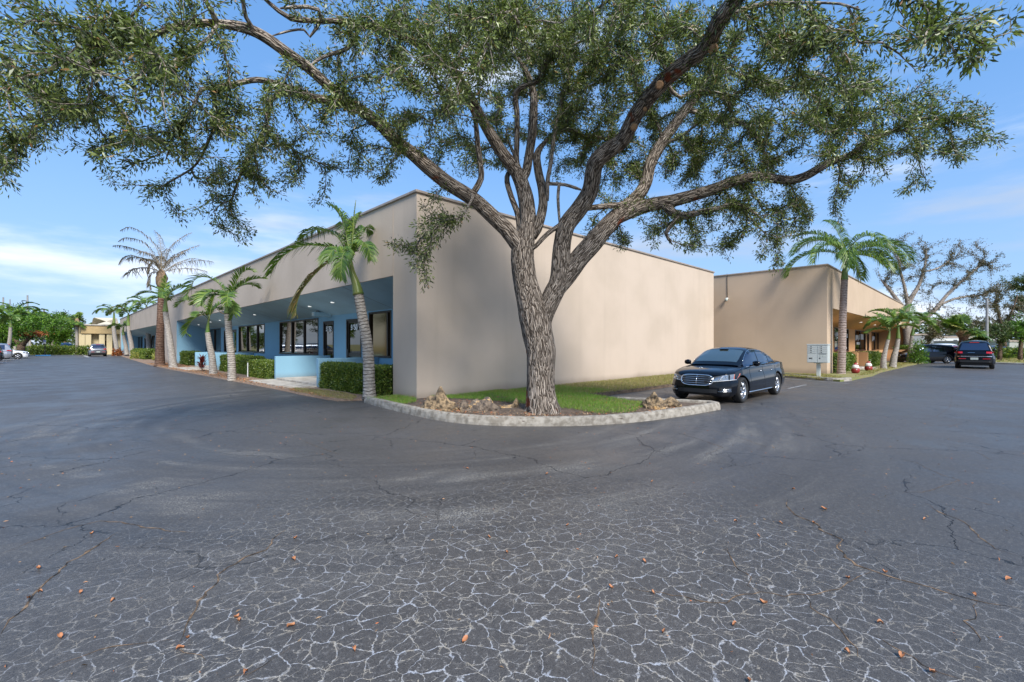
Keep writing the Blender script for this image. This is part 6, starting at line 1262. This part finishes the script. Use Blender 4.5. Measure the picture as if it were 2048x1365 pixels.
        for xs_ in ((1.02, .86), (-.16, -.16), (-1.18, -1.30)):
            for sg in (1, -1):
                zz_ = np.linspace(.24 if xs_[0] > -1 else .55, bz - .01, 10); pts = []
                for z in zz_:
                    x = xs_[1] + (xs_[0] - xs_[1]) * (1 - (z - .24) / .7) if xs_[0] != .86 else xs_[0]; y = c.hit('y', 1, x, z, 0, 1.2) or .9; pts.append((x, y * sg, z))
                mb.tube(pts, [.0045] * 10, 4)
        for sg in (1, -1):
            pts = [(x, (c.hit('y', 1, x, .93 - 0, 0, 1.2) or .8) * sg, .93) for x in ()]
        hood = [(x, (interp(sp['hw'], x) * .86 - .05)) for x in np.linspace(.98, 1.95, 12)]
        for sg in (1, -1): mb.tube([(x, y * sg, (c.hit('z', 1, x, y * sg, .2, 2) or .8) + .0005) for x, y in hood], [.0045] * 12, 4)
        obj('shut_lines', mb, M['black'], body)
        mb = MB()
        for sg in (1, -1):
            mb.tube([(x, ((c.hit('y', 1, x, zb_ - .01, 0, 1.2) or .8) + .006) * sg, zb_ - .01) for x in np.linspace(.95, -1.68, 20)], [.008] * 20, 5)
            mb.tube([(x, ((c.hit('y', 1, x, zt_(x) + .012, 0, 1.2) or .7) + .004) * sg, zt_(x) + .012) for x in np.linspace(.92, -1.66, 30)], [.006] * 30, 5)
        obj('window_trim', mb, M['chrome'], cabin, smooth=True)
        for sg in (1, -1):
            mb = MB(); mb.tube([(x, ((c.hit('y', 1, x, .26, 0, 1.2) or .9) + .004) * sg, .26) for x in np.linspace(1.02, -1.02, 12)], [.016] * 12, 6); obj('sill_trim', mb, M['chrome'], body, smooth=True)
            for x in (.03, -.98):
                mb = MB(); y = (c.hit('y', 1, x, .79, 0, 1.2) or .9) * sg; mb.tube([(x - .09, y, .79), (x - .07, y + .03 * sg, .79), (x + .09, y + .03 * sg, .795), (x + .11, y, .795)], [.009] * 4, 6); obj('door_handle', mb, M['chrome'], o, smooth=True)
        # interior hints behind the windscreen are reflected glass; small sensor block
        mb = MB(); z1 = c.hit('z', 1, .40, 0, .2, 2); mb.box(.36, .47, -.12, .12, z1 + .001, z1 + .0125); obj('sensor_housing', mb, M['black'], o)
    if suv:
        mb = MB()
        for sg in (1, -1):
            for w in sp['wb']:
                Ra = sp['R'] + .06; mb.tube([(w + Ra * math.cos(a), ((c.hit('y', 1, w + Ra * math.cos(a), sp['R'] + Ra * math.sin(a) + .01, 0, 1.2) or .93) + .0) * sg, sp['R'] + Ra * math.sin(a)) for a in np.linspace(-.1, PI + .1, 16)], [.028] * 16, 6)
        obj('wheel_arch_trim', mb, M['black'], body, smooth=True)
    if roofrack:
        for sg in (1, -1):
            mb = MB(); mb.tube([(x, .60 * sg, (c.hit('z', 1, x, .6, .2, 2) or 1.6) + dz) for x, dz in ((.2, 0), (.1, .05), (-1.5, .05), (-1.65, 0))], [.018] * 4, 6); obj('roof_rail', mb, M['black'], o)
    return o
car_y = -5.22; fwx = G(1482, 806).x
build_car('sedan', 'shiny black sedan with chrome grille parked nose toward the tree island', 'car', SEDAN, M['paintblack'], (fwx + 1.45 + .02, car_y, 0), PI, detail=2)
pw = lambda n, c_, **k: mat(n, c_, .25, coat=1.0, **k)
p = G(1953, 738.3); o_ = build_car('suv', 'large black vehicle seen from behind on the right with red tail lights and number plate', 'car', SUV, M['paintblack'], (p.x + 2.2, p.y + .1, 0), 0, roofrack=True); o_.scale = (1, 1.0, 1.06)
p = D(1846, 700, 39.5); build_car('suv', 'dark parked vehicle seen side-on behind the green bush with pale alloy wheel', 'car', SUV, M['paintblack'], (p.x, p.y, 0), R(135.5) - R(4)).scale = (.94, .94, .92)
p = G(196, 713.3); build_car('suv', 'silver grey vehicle seen from behind near the yellow building', 'car', SUV, pw('silver_paint', (.22, .23, .25), metal=.6), (p.x, p.y + 1.9, 0), R(90), roofrack=True)
p = G(-8, 728.5); build_car('suv', 'dark parked vehicle cut by the left edge with pinkish red tail light', 'car', SUV, pw('dark_grey_paint', (.012, .012, .014)), (p.x - 2.1, p.y + 2.2, 0), PI + R(0))
bpy.data.objects
p = G(12, 722); build_car('suv', 'second parked vehicle from the left edge, silver with sloping back window', 'car', SUV, pw('pale_silver_paint', (.3, .31, .34), metal=.5), (p.x - 1.9, p.y + .3, 0), PI)
p = G(30, 719); build_car('sedan', 'white parked car with its black grille pointing at the lane on the left', 'car', SEDAN, pw('white_paint', (.75, .76, .76)), (p.x - 1.3, p.y + 1.8, 0), 0)
p = D(131, 700, 88); build_car('parked_car', 'blue vehicle with pale roof just showing above the far left hedge', 'car', SUV, pw('blue_paint', (.06, .14, .27)), (p.x, p.y, .25), R(-90) + R(25))
p = D(1898, 700, 62); build_car('suv', 'white vehicle whose roof shows above the parked black one', 'car', SUV, pw('white_paint_far', (.7, .7, .7)), (p.x - 1.0, p.y, .0), R(-44.5) + R(0))
p = D(1912, 705, 55); build_car('sedan', 'red car half hidden between the two black vehicles', 'car', SEDAN, pw('red_paint', (.35, .03, .02)), (p.x, p.y, .0), R(-44.5))
p = D(1984, 705, 52); build_car('sedan', 'dark grey car showing just right of the large black vehicle', 'car', SEDAN, pw('charcoal_paint', (.03, .032, .036)), (p.x, p.y, .0), R(135.5))
# ------------------------------------------------------------------ cluster mailbox
mp_ = G(1637, 757.5); mbx = thing('mailbox', 'pale grey cluster mailbox on a pedestal at the corner of the tan wall', 'mailbox', (mp_.x, mp_.y, 0), R(-90) + math.atan2(0, 1) + R(0))
mbx.rotation_euler = (0, 0, R(-90))  # front (-Y) turned to the lane
gm = mat('mailbox_grey', (.50, .53, .50), .45, vary=.08); W2 = .40
mb = MB(); mb.box(-.22, .22, -.20, .20, 0, .03); obj('base_plate', mb, M['concl'], mbx)
mb = MB(); mb.box(-.07, .07, -.07, .07, .03, .70); mb.box(-.16, .16, -.16, .16, .70, .725); obj('pedestal', mb, gm, mbx, bevel=.006)
mb = MB(); mb.box(-W2, W2, -.23, .23, .725, 1.53); cab_ = obj('cabinet', mb, gm, mbx, bevel=.008)
mb = MB(); mb.box(-W2 - .02, W2 + .02, -.25, .25, 1.53, 1.575); obj('roof_cap', mb, gm, mbx, bevel=.012)
for cx_ in (-1, 1):
    for r_ in range(4):
        z1 = 1.50 - r_ * .085 - .01; xa, xb = (-W2 + .015, -.012) if cx_ < 0 else (.012, W2 - .015); mb = MB(); mb.box(xa, xb, -.245, -.231, z1 - .075, z1); d_o = obj('box_door', mb, gm, mbx, bevel=.003)
        mb = MB(); mb.lathe([(0, -.252), (.010, -.252), (.010, -.244)], (xa + .07, 0, z1 - .04), 'y', 8); mb.box(xa + .12, xa + .17, -.249, -.2455, z1 - .05, z1 - .02); obj('lock', mb, M['black'], d_o)
mb = MB(); mb.box(-W2 + .015, -.012, -.245, -.231, .745, 1.14); d_o = obj('parcel_door', mb, gm, mbx, bevel=.003); mb = MB(); mb.box(-.32, -.24, -.25, -.2455, .90, .95); mb.box(-.22, -.19, -.25, -.2455, .88, .96); obj('lock', mb, M['black'], d_o)
mb = MB(); mb.box(.012, W2 - .015, -.245, -.231, .745, 1.14); d_o = obj('parcel_door', mb, gm, mbx, bevel=.003); mb = MB(); mb.box(.06, .34, -.25, -.2455, 1.118, 1.133); mb.box(.08, .12, -.25, -.2455, .90, .96); obj('lock', mb, M['black'], d_o)
mb = MB(); mb.box(.09, .33, -.250, -.2455, 1.0, 1.08); obj('mail_slot', mb, M['plate'], d_o)
# ------------------------------------------------------------------ red and white ornaments by the orange porch
for lab, px, py, s in (('red and white round ornament nearest the foxtail palm, left of the small path', 1711, 746.5, 1.0), ('red and white round ornament right of the small path, by the hedge', 1737, 741.5, 1.0)):
    p = G(px, py, .08); o = thing('yard_ornament', lab, 'ornament', (p.x, p.y, .07), R(-45), 'red and white ornaments beside the orange porch'); o.scale = (.68, .68, .9)
    mb = MB(); mb.lathe([(0, 0), (.16, 0), (.25, .06), (.28, .16), (.26, .25), (.17, .34), (.0, .36)], n=20); obj('body', mb, M['red_l'] if False else (bpy.data.materials.get('red_cloth') or mat('red_cloth', (.28, .025, .02), .6, bump=.3, bscale=20)), o, smooth=True)
    wc_ = bpy.data.materials.get('white_fluff') or mat('white_fluff', (.75, .72, .68), .9, bump=.8, bscale=30, bdist=.03)
    mb = MB(); mb.lathe([(.0, .27), (.22, .28), (.245, .35), (.20, .44), (.13, .49), (0, .5)], (-.02, -.02, 0), n=18); obj('beard', mb, wc_, o, smooth=True)
    mb = MB(); mb.lathe([(0, .46), (.15, .46), (.155, .50), (.11, .56), (.05, .60), (0, .61)], n=16); obj('hat', mb, bpy.data.materials['red_cloth'], o, smooth=True)
    mb = MB(); mb.lathe([(0, -.04), (.04, 0), (0, .04)], (-.1, -.24, .22), n=10); mb.lathe([(0, -.05), (.05, 0), (0, .05)], (.15, .03, .55), n=10); obj('pompom', mb, wc_, o, smooth=True)
# ------------------------------------------------------------------ rocks
M['rock2'] = mat('dark_limestone', (0.22, 0.17, 0.125), 0.95, col2=(0.07, 0.055, 0.045), vscale=9, bump=1.0, bscale=24, bdist=0.04, detail=9)
M['rocky'] = mat('ochre_limestone_face', (0.52, 0.31, 0.11), 0.9, col2=(0.40, 0.33, 0.25), vscale=5, bump=.7, bscale=20, bdist=.03)
def rock(label, px, py, w, h, d, lumps, seed, ms=('rock', 'rocky'), group='limestone rocks in the tree island', rz=0):
    p = G(px, py, .15); o = None; w *= 1.12; h *= 1.02; d *= 1.1; bmx = bmesh.new(); bmesh.ops.create_icosphere(bmx, subdivisions=5, radius=1)
    for v in bmx.verts:
        c_ = v.co.copy(); zz_ = 0
        rad = 1 + .25 * mnoise.noise(c_ * 1.2 + Vector((seed, 0, 0))) + .20 * abs(mnoise.noise(c_ * 2.6 + Vector((0, seed, 0)))) + .10 * mnoise.noise(c_ * 6 + Vector((seed, 1, 2))) - .16 * max(0, mnoise.noise(c_ * 4 + Vector((3, seed, 2)))) ** .5 + .04 * mnoise.noise(c_ * 14)
        q = c_ * rad; top = max(0, c_.z); prof = sum(a * math.exp(-(((q.x - x_) / s_) ** 2)) for x_, a, s_ in lumps); v.co = Vector((q.x * w / 2, q.y * d / 2, (q.z * h * .5 if q.z > 0 else q.z * .12) + top ** .8 * prof * h))
    me = bpy.data.meshes.new('rock'); bmx.to_mesh(me); bmx.free()
    for m in ms: me.materials.append(M[m])
    mi = [1 if (mnoise.noise(Vector(f.center) * 3.5 / max(w, .4) * .5 + Vector((seed * 3.1, 0, 0))) > .20 and f.normal.z < .55) else 0 for f in me.polygons]; me.polygons.foreach_set('material_index', mi)
    me.polygons.foreach_set('use_smooth', [True] * len(me.polygons)); o = link('rock', me); o.location = (p.x, p.y, .13); o.rotation_euler = (0, 0, R(-44.5) + rz); return tag(o, label, 'rock', group)
rock('pointed brown limestone rock with pale base below the building corner', 876, 817, .70, .44, .42, [(.15, .62, .28), (-.5, .22, .3)], 2.0)
rock('small ochre-faced stone leaning on the pointed limestone rock', 900, 814, .20, .18, .20, [(0, .3, .5)], 5.0, ('rocky', 'rock'))
rock('narrow dark upright stone between the two largest rocks', 928, 819, .20, .27, .26, [(0, .3, .6)], 9.0, ('rock2', 'rock'))
rock('broad dark limestone rock standing at the kerb left of the trunk', 966, 821, .62, .32, .38, [(.3, .40, .35), (-.5, .30, .4)], 4.0, ('rock2', 'rocky'))
rock('low twisted stone with ochre face touching the oak trunk base', 1020, 817, .46, .18, .26, [(.55, .9, .25)], 7.0, ('rock', 'rocky'))
rock('tall knobbly tan limestone rock by the kerb right of the lawn', 1308, 813, .50, .34, .44, [(.0, .45, .22), (.55, .12, .3), (-.4, .15, .3)], 12.0)
rock('pale limestone boulder in the gap before the black sedan', 1340, 809, .40, .26, .30, [(.2, .2, .4)], 15.0)
# ------------------------------------------------------------------ grass
def blades(name, poly, n, h, w, m, zf, mask=None, var=None, kind='stuff'):
    xs = [p[0] for p in poly]; ys = [p[1] for p in poly]; pts = []; 
    while len(pts) < n:
        x = random.uniform(min(xs), max(xs)); y = random.uniform(min(ys), max(ys))
        if inpoly(x, y, poly) and (mask is None or mask(x, y)): pts.append((x, y, zf(x, y)))
    c = np.array(pts); k = len(c); ang = rng.random(k) * 2 * PI; lean = rng.normal(size=(k, 2)) * .4; hh = h * rng.uniform(.5, 1.2, k); s = np.stack([np.cos(ang), np.sin(ang), np.zeros(k)], 1) * w / 2
    tip = c + np.stack([lean[:, 0] * hh, lean[:, 1] * hh, hh], 1); mid = c + np.stack([lean[:, 0] * hh * .3, lean[:, 1] * hh * .3, hh * .55], 1)
    V = np.stack([c - s, mid - s * .8, tip, mid + s * .8], 1); o = quads_np(name, V, m, var=var); o['kind'] = kind; return o
kin = [P2(v) for v in (G(1085, 846),)]
lawnp = [(0.35, -.05), (.9, -1.9), P2(G(1100, 822, .1)), P2(G(1200, 832, .1)), P2(G(1265, 828, .1)), P2(G(1300, 812, .1)), P2(G(1240, 797, .15)), (4.0, -2.65), (5.5, -2.4), (5.5, -.05)]
blades('grass', lawnp, 36000, .075, .007, M['grass'], island_z, mask=lambda x, y: mnoise.noise(Vector((x * 1.7, y * 1.7, 5))) > -.42, var=None)
dry = [(2.0, -.03), (3.2, -1.6), (4.2, -2.65), (RE, -2.65), (RE, -.03)]
blades('grass', dry, 42000, .07, .012, M['grassdry'], island_z)
blades('grass', [P2(G(735, 800, .1)), P2(G(800, 812, .1)), P2(G(832, 806, .1)), (-.05, -.05), (-.05, .9)], 3500, .09, .007, M['grass'], island_z)
vp = [P2(G(a, b)) for a, b in ((578, 783), (600, 788.5), (650, 797.5), (705, 804), (715, 797), (690, 789), (640, 783), (590, 779))]
blades('grass', vp, 6000, .06, .007, M['grassdry'], lambda x, y: .03)
blades('grass', [P2(G(1560, 751, .1)), P2(G(1640, 757, .1)), P2(G(1700, 758, .1)), P2(G(1650, 749, .1)), P2(G(1560, 748, .1))], 5000, .08, .02, M['grassdry'], v2z)
blades('grass', [P2(G(a, b)) for a, b in ((1708, 757), (1745, 751.5), (1762, 744), (1790, 737.5), (1815, 731.5), (1835, 728), (1800, 728), (1760, 736))], 5000, .08, .02, M['grassdry'], v2z)
blades('grass', [P2(G(1842, 722.4)), P2(G(2140, 732)), P2(G(2300, 711)), P2(G(1842, 711))], 16000, .16, .05, M['grassdry'], lambda x, y: .06)
# ------------------------------------------------------------------ leaf litter and mulch bits
def litter(name, poly, n, s, m, z, kind='stuff', mask=None):
    xs = [p[0] for p in poly]; ys = [p[1] for p in poly]; pts = []
    while len(pts) < n:
        x = random.uniform(min(xs), max(xs)); y = random.uniform(min(ys), max(ys))
        if inpoly(x, y, poly) and (mask is None or mask(x, y)): pts.append((x, y, z + .004))
    c = np.array(pts); d = rng.normal(size=(n, 3)); d[:, 2] *= .22; d = nrm(d); o = quads_np(name, np.maximum(leaf_quads(c, d, s * rng.uniform(.5, 1.3, n), s * .35 * rng.uniform(.5, 1.2, n)), np.array([-1e9, -1e9, z + .001])), m); o['kind'] = kind; return o
litter('leaf_litter', bedpoly[3:], 9000, .07, M['litter'], .075, mask=lambda x, y: y < 36 and x < 0)
litter('leaf_litter', isl, 3500, .06, M['litter'], .15, mask=lambda x, y: math.hypot(x - TB[0], y - TB[1]) < 3.0 and x < 4.4 and y < -1.5 or (x < .4 and y > -3 and y < .8 and mnoise.noise(Vector((x * 3, y * 3, 1))) > 0))
near = [P2(G(a, b)) for a, b in ((-300, 1420), (2350, 1420), (2300, 900), (1500, 800), (500, 800), (-300, 900))]
litter('twig_litter', near, 1300, .028, M['litter'], .002)
dl = []
for i, (px, py) in enumerate(((352, 1304), (372, 1282), (187, 1068), (587, 1079), (981, 1077), (590, 1122), (230, 1202), (118, 1275), (468, 1240), (478, 1241), (590, 1250), (710, 1305), (488, 1352), (1303, 1187), (1218, 1176), (1535, 1210), (1132, 1053), (1230, 1117), (1468, 1045), (1558, 1048), (1642, 1018), (1775, 1148), (1700, 1158), (1847, 1041), (1767, 1250), (1805, 1312), (1860, 1349), (1630, 1049), (1520, 1075), (1465, 1253), (2012, 1162), (932, 939), (1306, 965), (1330, 1266), (1013, 1106), (925, 1288), (1700, 1310), (1590, 981), (1285, 1124), (1096, 949), (80, 1140), (160, 1190), (60, 1197), (85, 1186), (1945, 1190), (1500, 1370))):
    p = G(px, py); s = random.uniform(.012, .022) * (1.4 if i % 5 == 0 else 1); a = random.uniform(0, 6); 
    P_ = [[(u * s * 1.6, (v * s * .55) * math.sin(PI * (u * .92 + .04)) ** .7, .004 + .012 * v * v + .006 * math.sin(u * 5 + i)) for v in (-1, 0, 1)] for u in np.linspace(0, 1, 6)]
    mb = MB(); mb.grid(P_); o = obj('fallen_leaf', mb, bpy.data.materials.get('dry_leaf') or mat('dry_leaf', (.40, .12, .04), .6, col2=(.36, .24, .12), vscale=.9), smooth=True); o.location = (p.x, p.y, .003); o.rotation_euler = (0, 0, a); tag(o, 'small dry orange-brown oak leaf lying on the dark asphalt', 'leaf', 'dry leaves scattered on the asphalt')
# ------------------------------------------------------------------ sign, posts, poles
sg_ = G(90, 712.0); k = (sg_ - EYE).dot(fw) / FPX; st_ = thing('parking_sign', 'blue and white accessible parking sign on a dark post before the hedge', 'sign', (sg_.x, sg_.y, 0), R(-44.5))
mb = MB(); mb.tube([(0, 0, 0), (0, 0, 2.1)], [.05, .05], 8); obj('post', mb, M['black'], st_)
mb = MB(); mb.box(-.19, .19, -.06, -.052, 1.75, 2.28); obj('sign_plate', mb, mat('sign_white', (.7, .7, .72), .5), st_)
mb = MB(); mb.box(-.16, .16, -.066, -.061, 2.0, 2.24); sp_ = obj('blue_panel', mb, mat('sign_blue', (.03, .09, .5), .5), st_)
mb = MB(); mb.lathe([(0, -.07), (.03, -.07)], (0, 0, 2.19), 'y', 8); mb.tube([(0, -.07, 2.17), (0, -.07, 2.1), (.05, -.07, 2.09), (.07, -.07, 2.04)], [.012] * 4, 5); mb.tube([(.04 * math.cos(a) - .01, -.07, 2.07 + .04 * math.sin(a)) for a in np.linspace(2, 6, 9)], [.008] * 9, 5); obj('wheelchair_symbol', mb, M['white'], sp_)
p = G(495.5, 754, .05); mb = MB(); mb.lathe([(.022, 0), (.022, .62), (.018, .66), (0, .67)], n=10); o = obj('marker_post', mb, M['white'], smooth=True); o.location = (p.x, p.y, .04); tag(o, 'thin white marker post between the two clipped hedges', 'post')
p = AX(540.5, 724, RX - .25); bt = thing('standpipe', 'small black bent pipe rising behind the hedge by the blue wall', 'pipe', (p.x, p.y, .05)); mb = MB(); mb.tube([(0, 0, 0), (0, 0, p.z + .05), (0, -.06, p.z + .12), (0, -.28, p.z + .12), (0, -.34, p.z + .0)], [.02, .02, .022, .022, .02], 8); obj('pipe', mb, M['black'], bt, smooth=True); mb = MB(); mb.lathe([(.035, -.02), (.035, .03)], (0, -.34, p.z), n=8); obj('nozzle', mb, M['black'], bt)
wires = []
def pole(label, px, py_top, depth, wpx, arms=True, mt='steel'):
    t_ = D(px, py_top, depth); o = thing('utility_pole', label, 'pole', (t_.x, t_.y, 0), R(-44.5), 'utility poles beyond the trees on the left'); k = depth / FPX; mb = MB(); mb.tube([(0, 0, 0), (0, 0, t_.z)], [wpx * k * .6, wpx * k * .42], 8); obj('pole', mb, M[mt], o)
    if arms:
        for j, dz in enumerate((1.8, 4.3, 6.8)):
            mb = MB(); mb.tube([(0, 0, t_.z - dz * .9), (-.9, 0, t_.z - dz * .9 + .15), (-1.5, 0, t_.z - dz * .9 + .1)], [.12, .1, .14], 6); obj('insulator_arm', mb, M['black'], o); wires.append((t_.x - rt.x * 1.5, t_.y - rt.y * 1.5, t_.z - dz * .9))
    return t_
pole('thick grey utility pole closest to the left edge', 6.5, 595, 130, 3.0); pole('slimmer utility pole, second from the left edge', 20, 599, 150, 2.0); pole('tallest grey utility pole above the palm tops, third from the left edge', 55, 591, 125, 3.2); pole('distant brownish utility pole rising from the flat-topped tree', 88, 618, 170, 2.2, mt='brownbark')
for i in range(3):
    a = Vector(wires[i]); b_ = Vector(wires[6 + i]); e_ = Vector(wires[9 + i]); f_ = Vector((e_ - b_)) + e_ * 1.0; far = e_ + (e_ - b_).normalized() * 160; far.z = 10
    mb = MB(); 
    for s0, s1 in ((a + (a - b_).normalized() * 60, a), (a, b_), (b_, e_), (e_, far)):
        mb.tube([s0.lerp(s1, u) - Vector((0, 0, 1.2 * 4 * u * (1 - u))) for u in np.linspace(0, 1, 9)], [.035] * 9, 4, cap=False)
    tag(obj('power_line', mb, M['black']), ['topmost power line strung between the grey utility poles', 'middle power line strung between the grey utility poles', 'lowest power line strung between the grey utility poles'][i], 'cable')
# ------------------------------------------------------------------ far right buildings
fd = 78.0
def farbox(label, pxa, pxb, ytop, depth, col, wins=(), name='warehouse_building', d2=15):
    a = D(pxa, HY, depth); b_ = D(pxb, HY, depth); o = thing(name, label, 'building', (a.x, a.y, 0), R(-44.5)); Wd = (b_ - a).length; h = H + (HY - ytop) / FPX * depth
    m = mat('facade_' + str(pxa), col, .85, vary=.12, vscale=.3); mb = MB(); mb.box(0, Wd, 0, d2, 0, h); obj('wall', mb, m, o); mb = MB(); mb.box(-.1, Wd + .1, -.12, d2, h, h + .25); obj('parapet', mb, M['cap'], o)
    for x0_, x1_, y0_, y1_, kind in wins:
        u0, u1 = (x0_ - pxa) / (pxb - pxa) * Wd, (x1_ - pxa) / (pxb - pxa) * Wd; z1 = H + (HY - y0_) / FPX * depth; z0 = max(0.02, H + (HY - y1_) / FPX * depth); mb = MB(); mb.box(u0, u1, -.08, -.003, z0, z1); obj('roller_door' if kind else 'window', mb, mat('door_panel_%d' % x0_, kind or (.05, .06, .07), .6, vary=.1), o)
    return o
farbox('grey building with dark roof edge behind the parked black vehicle', 1826, 1867, 671, 74, (.22, .235, .25), [(1862, 1865, 687, 691, None)])
farbox('long white low building with garage doors across the far verge', 1868, 1945, 676, 84, (.55, .57, .56), [(1890, 1897, 689, 703, (.45, .47, .46)), (1902, 1915, 689, 703, (.42, .44, .42)), (1907, 1914, 680, 684, None)])
farbox('white building section with a blue-grey shutter at the far right', 1946, 2020, 672, 88, (.58, .62, .68), [(1976, 2003, 687, 706, (.25, .32, .38)), (1975, 2000, 678, 687, (.5, .5, .48))])
farbox('low beige wall-like building at the extreme right edge', 2019, 2200, 684, 70, (.36, .37, .33))
# lamp column behind the black vehicle
p = D(1974, 700, 43); st_ = thing('lamp_post', 'plain dark post rising just behind the large black vehicle', 'pole', (p.x, p.y, 0)); mb = MB(); mb.tube([(0, 0, 0), (0, 0, 5.9)], [.13, .09], 10); obj('post', mb, M['steel'], st_); mb = MB(); mb.box(-.16, .16, -.16, .16, 0, .3); obj('base', mb, M['concl'], st_)

# ------------------------------------------------------------------ far tree line and trees across the lot seen in the window panes
def woods(name, pa_, pb_, depth, h0, h1, n, m, size):
    a = D(pa_, HY, depth); b = D(pb_, HY, depth); u = rng.random(n); x = a.x + (b.x - a.x) * u; y = a.y + (b.y - a.y) * u; hh = h0 + (h1 - h0) * np.array([.5 + .5 * mnoise.noise(Vector((k * 14, depth, 0))) + .25 * mnoise.noise(Vector((k * 60, depth, 0))) for k in u])
    z = hh * rng.random(n) ** .7; c = np.stack([x + rng.normal(size=n) * 2, y + rng.normal(size=n) * 2, z], 1); d = rng.normal(size=(n, 3)); o = quads_np(name, leaf_quads(c, d, np.full(n, size), np.full(n, size * .6)), M[m]); o['kind'] = 'stuff'
woods('far_woods', -500, 330, 150, 5, 11, 9000, 'midgreen', 1.1)
woods('far_woods', 1700, 2500, 130, 5, 10, 9000, 'midgreen', 1.0)
for i, (x, y, sc_) in enumerate(((-19, 31, 1.2), (-21, 45, 1.4), (-20, 57, 1.3), (-22, 70, 1.5), (-20, 84, 1.3))):
    o = thing('tree', 'leafy tree across the lane seen mirrored in the blue-bay windows, %s the camera' % ['nearest to', 'second nearest to', 'third nearest to', 'second farthest from', 'farthest from'][i], 'tree', (x, y, 0), 0, 'trees across the lane mirrored in the windows'); gr = Grow(); gr.limb([(x, y, 0, .22), (x + .1, y, 1.5, .18), (x, y + .2, 3.0, .13), (x, y, 4.8, .06)], .3)
    T_ = [np.array((x, y, 5.2 * sc_)) + nrm(rng.normal(size=(1, 3)))[0] * rng.random() ** .4 * np.array([3.6, 3.6, 3.0]) * sc_ for _ in range(170)]; tips = gr.attract(np.array(T_), step=.35, jit=.04, sag=-.05); rr_ = gr.radii(.008, .45)
    obj('trunk', gr.mesh(rr_, lambda q: 6 if q > .03 else 4), M['brownbark'], o, smooth=True, off=(x, y, 0), recalc=False); quads_np('leaves', twig_leaves(gr, tips, 26, .34, .15, spread=.4, seglen=1.1) - np.array((x, y, 0)), M['midgreen'], o)
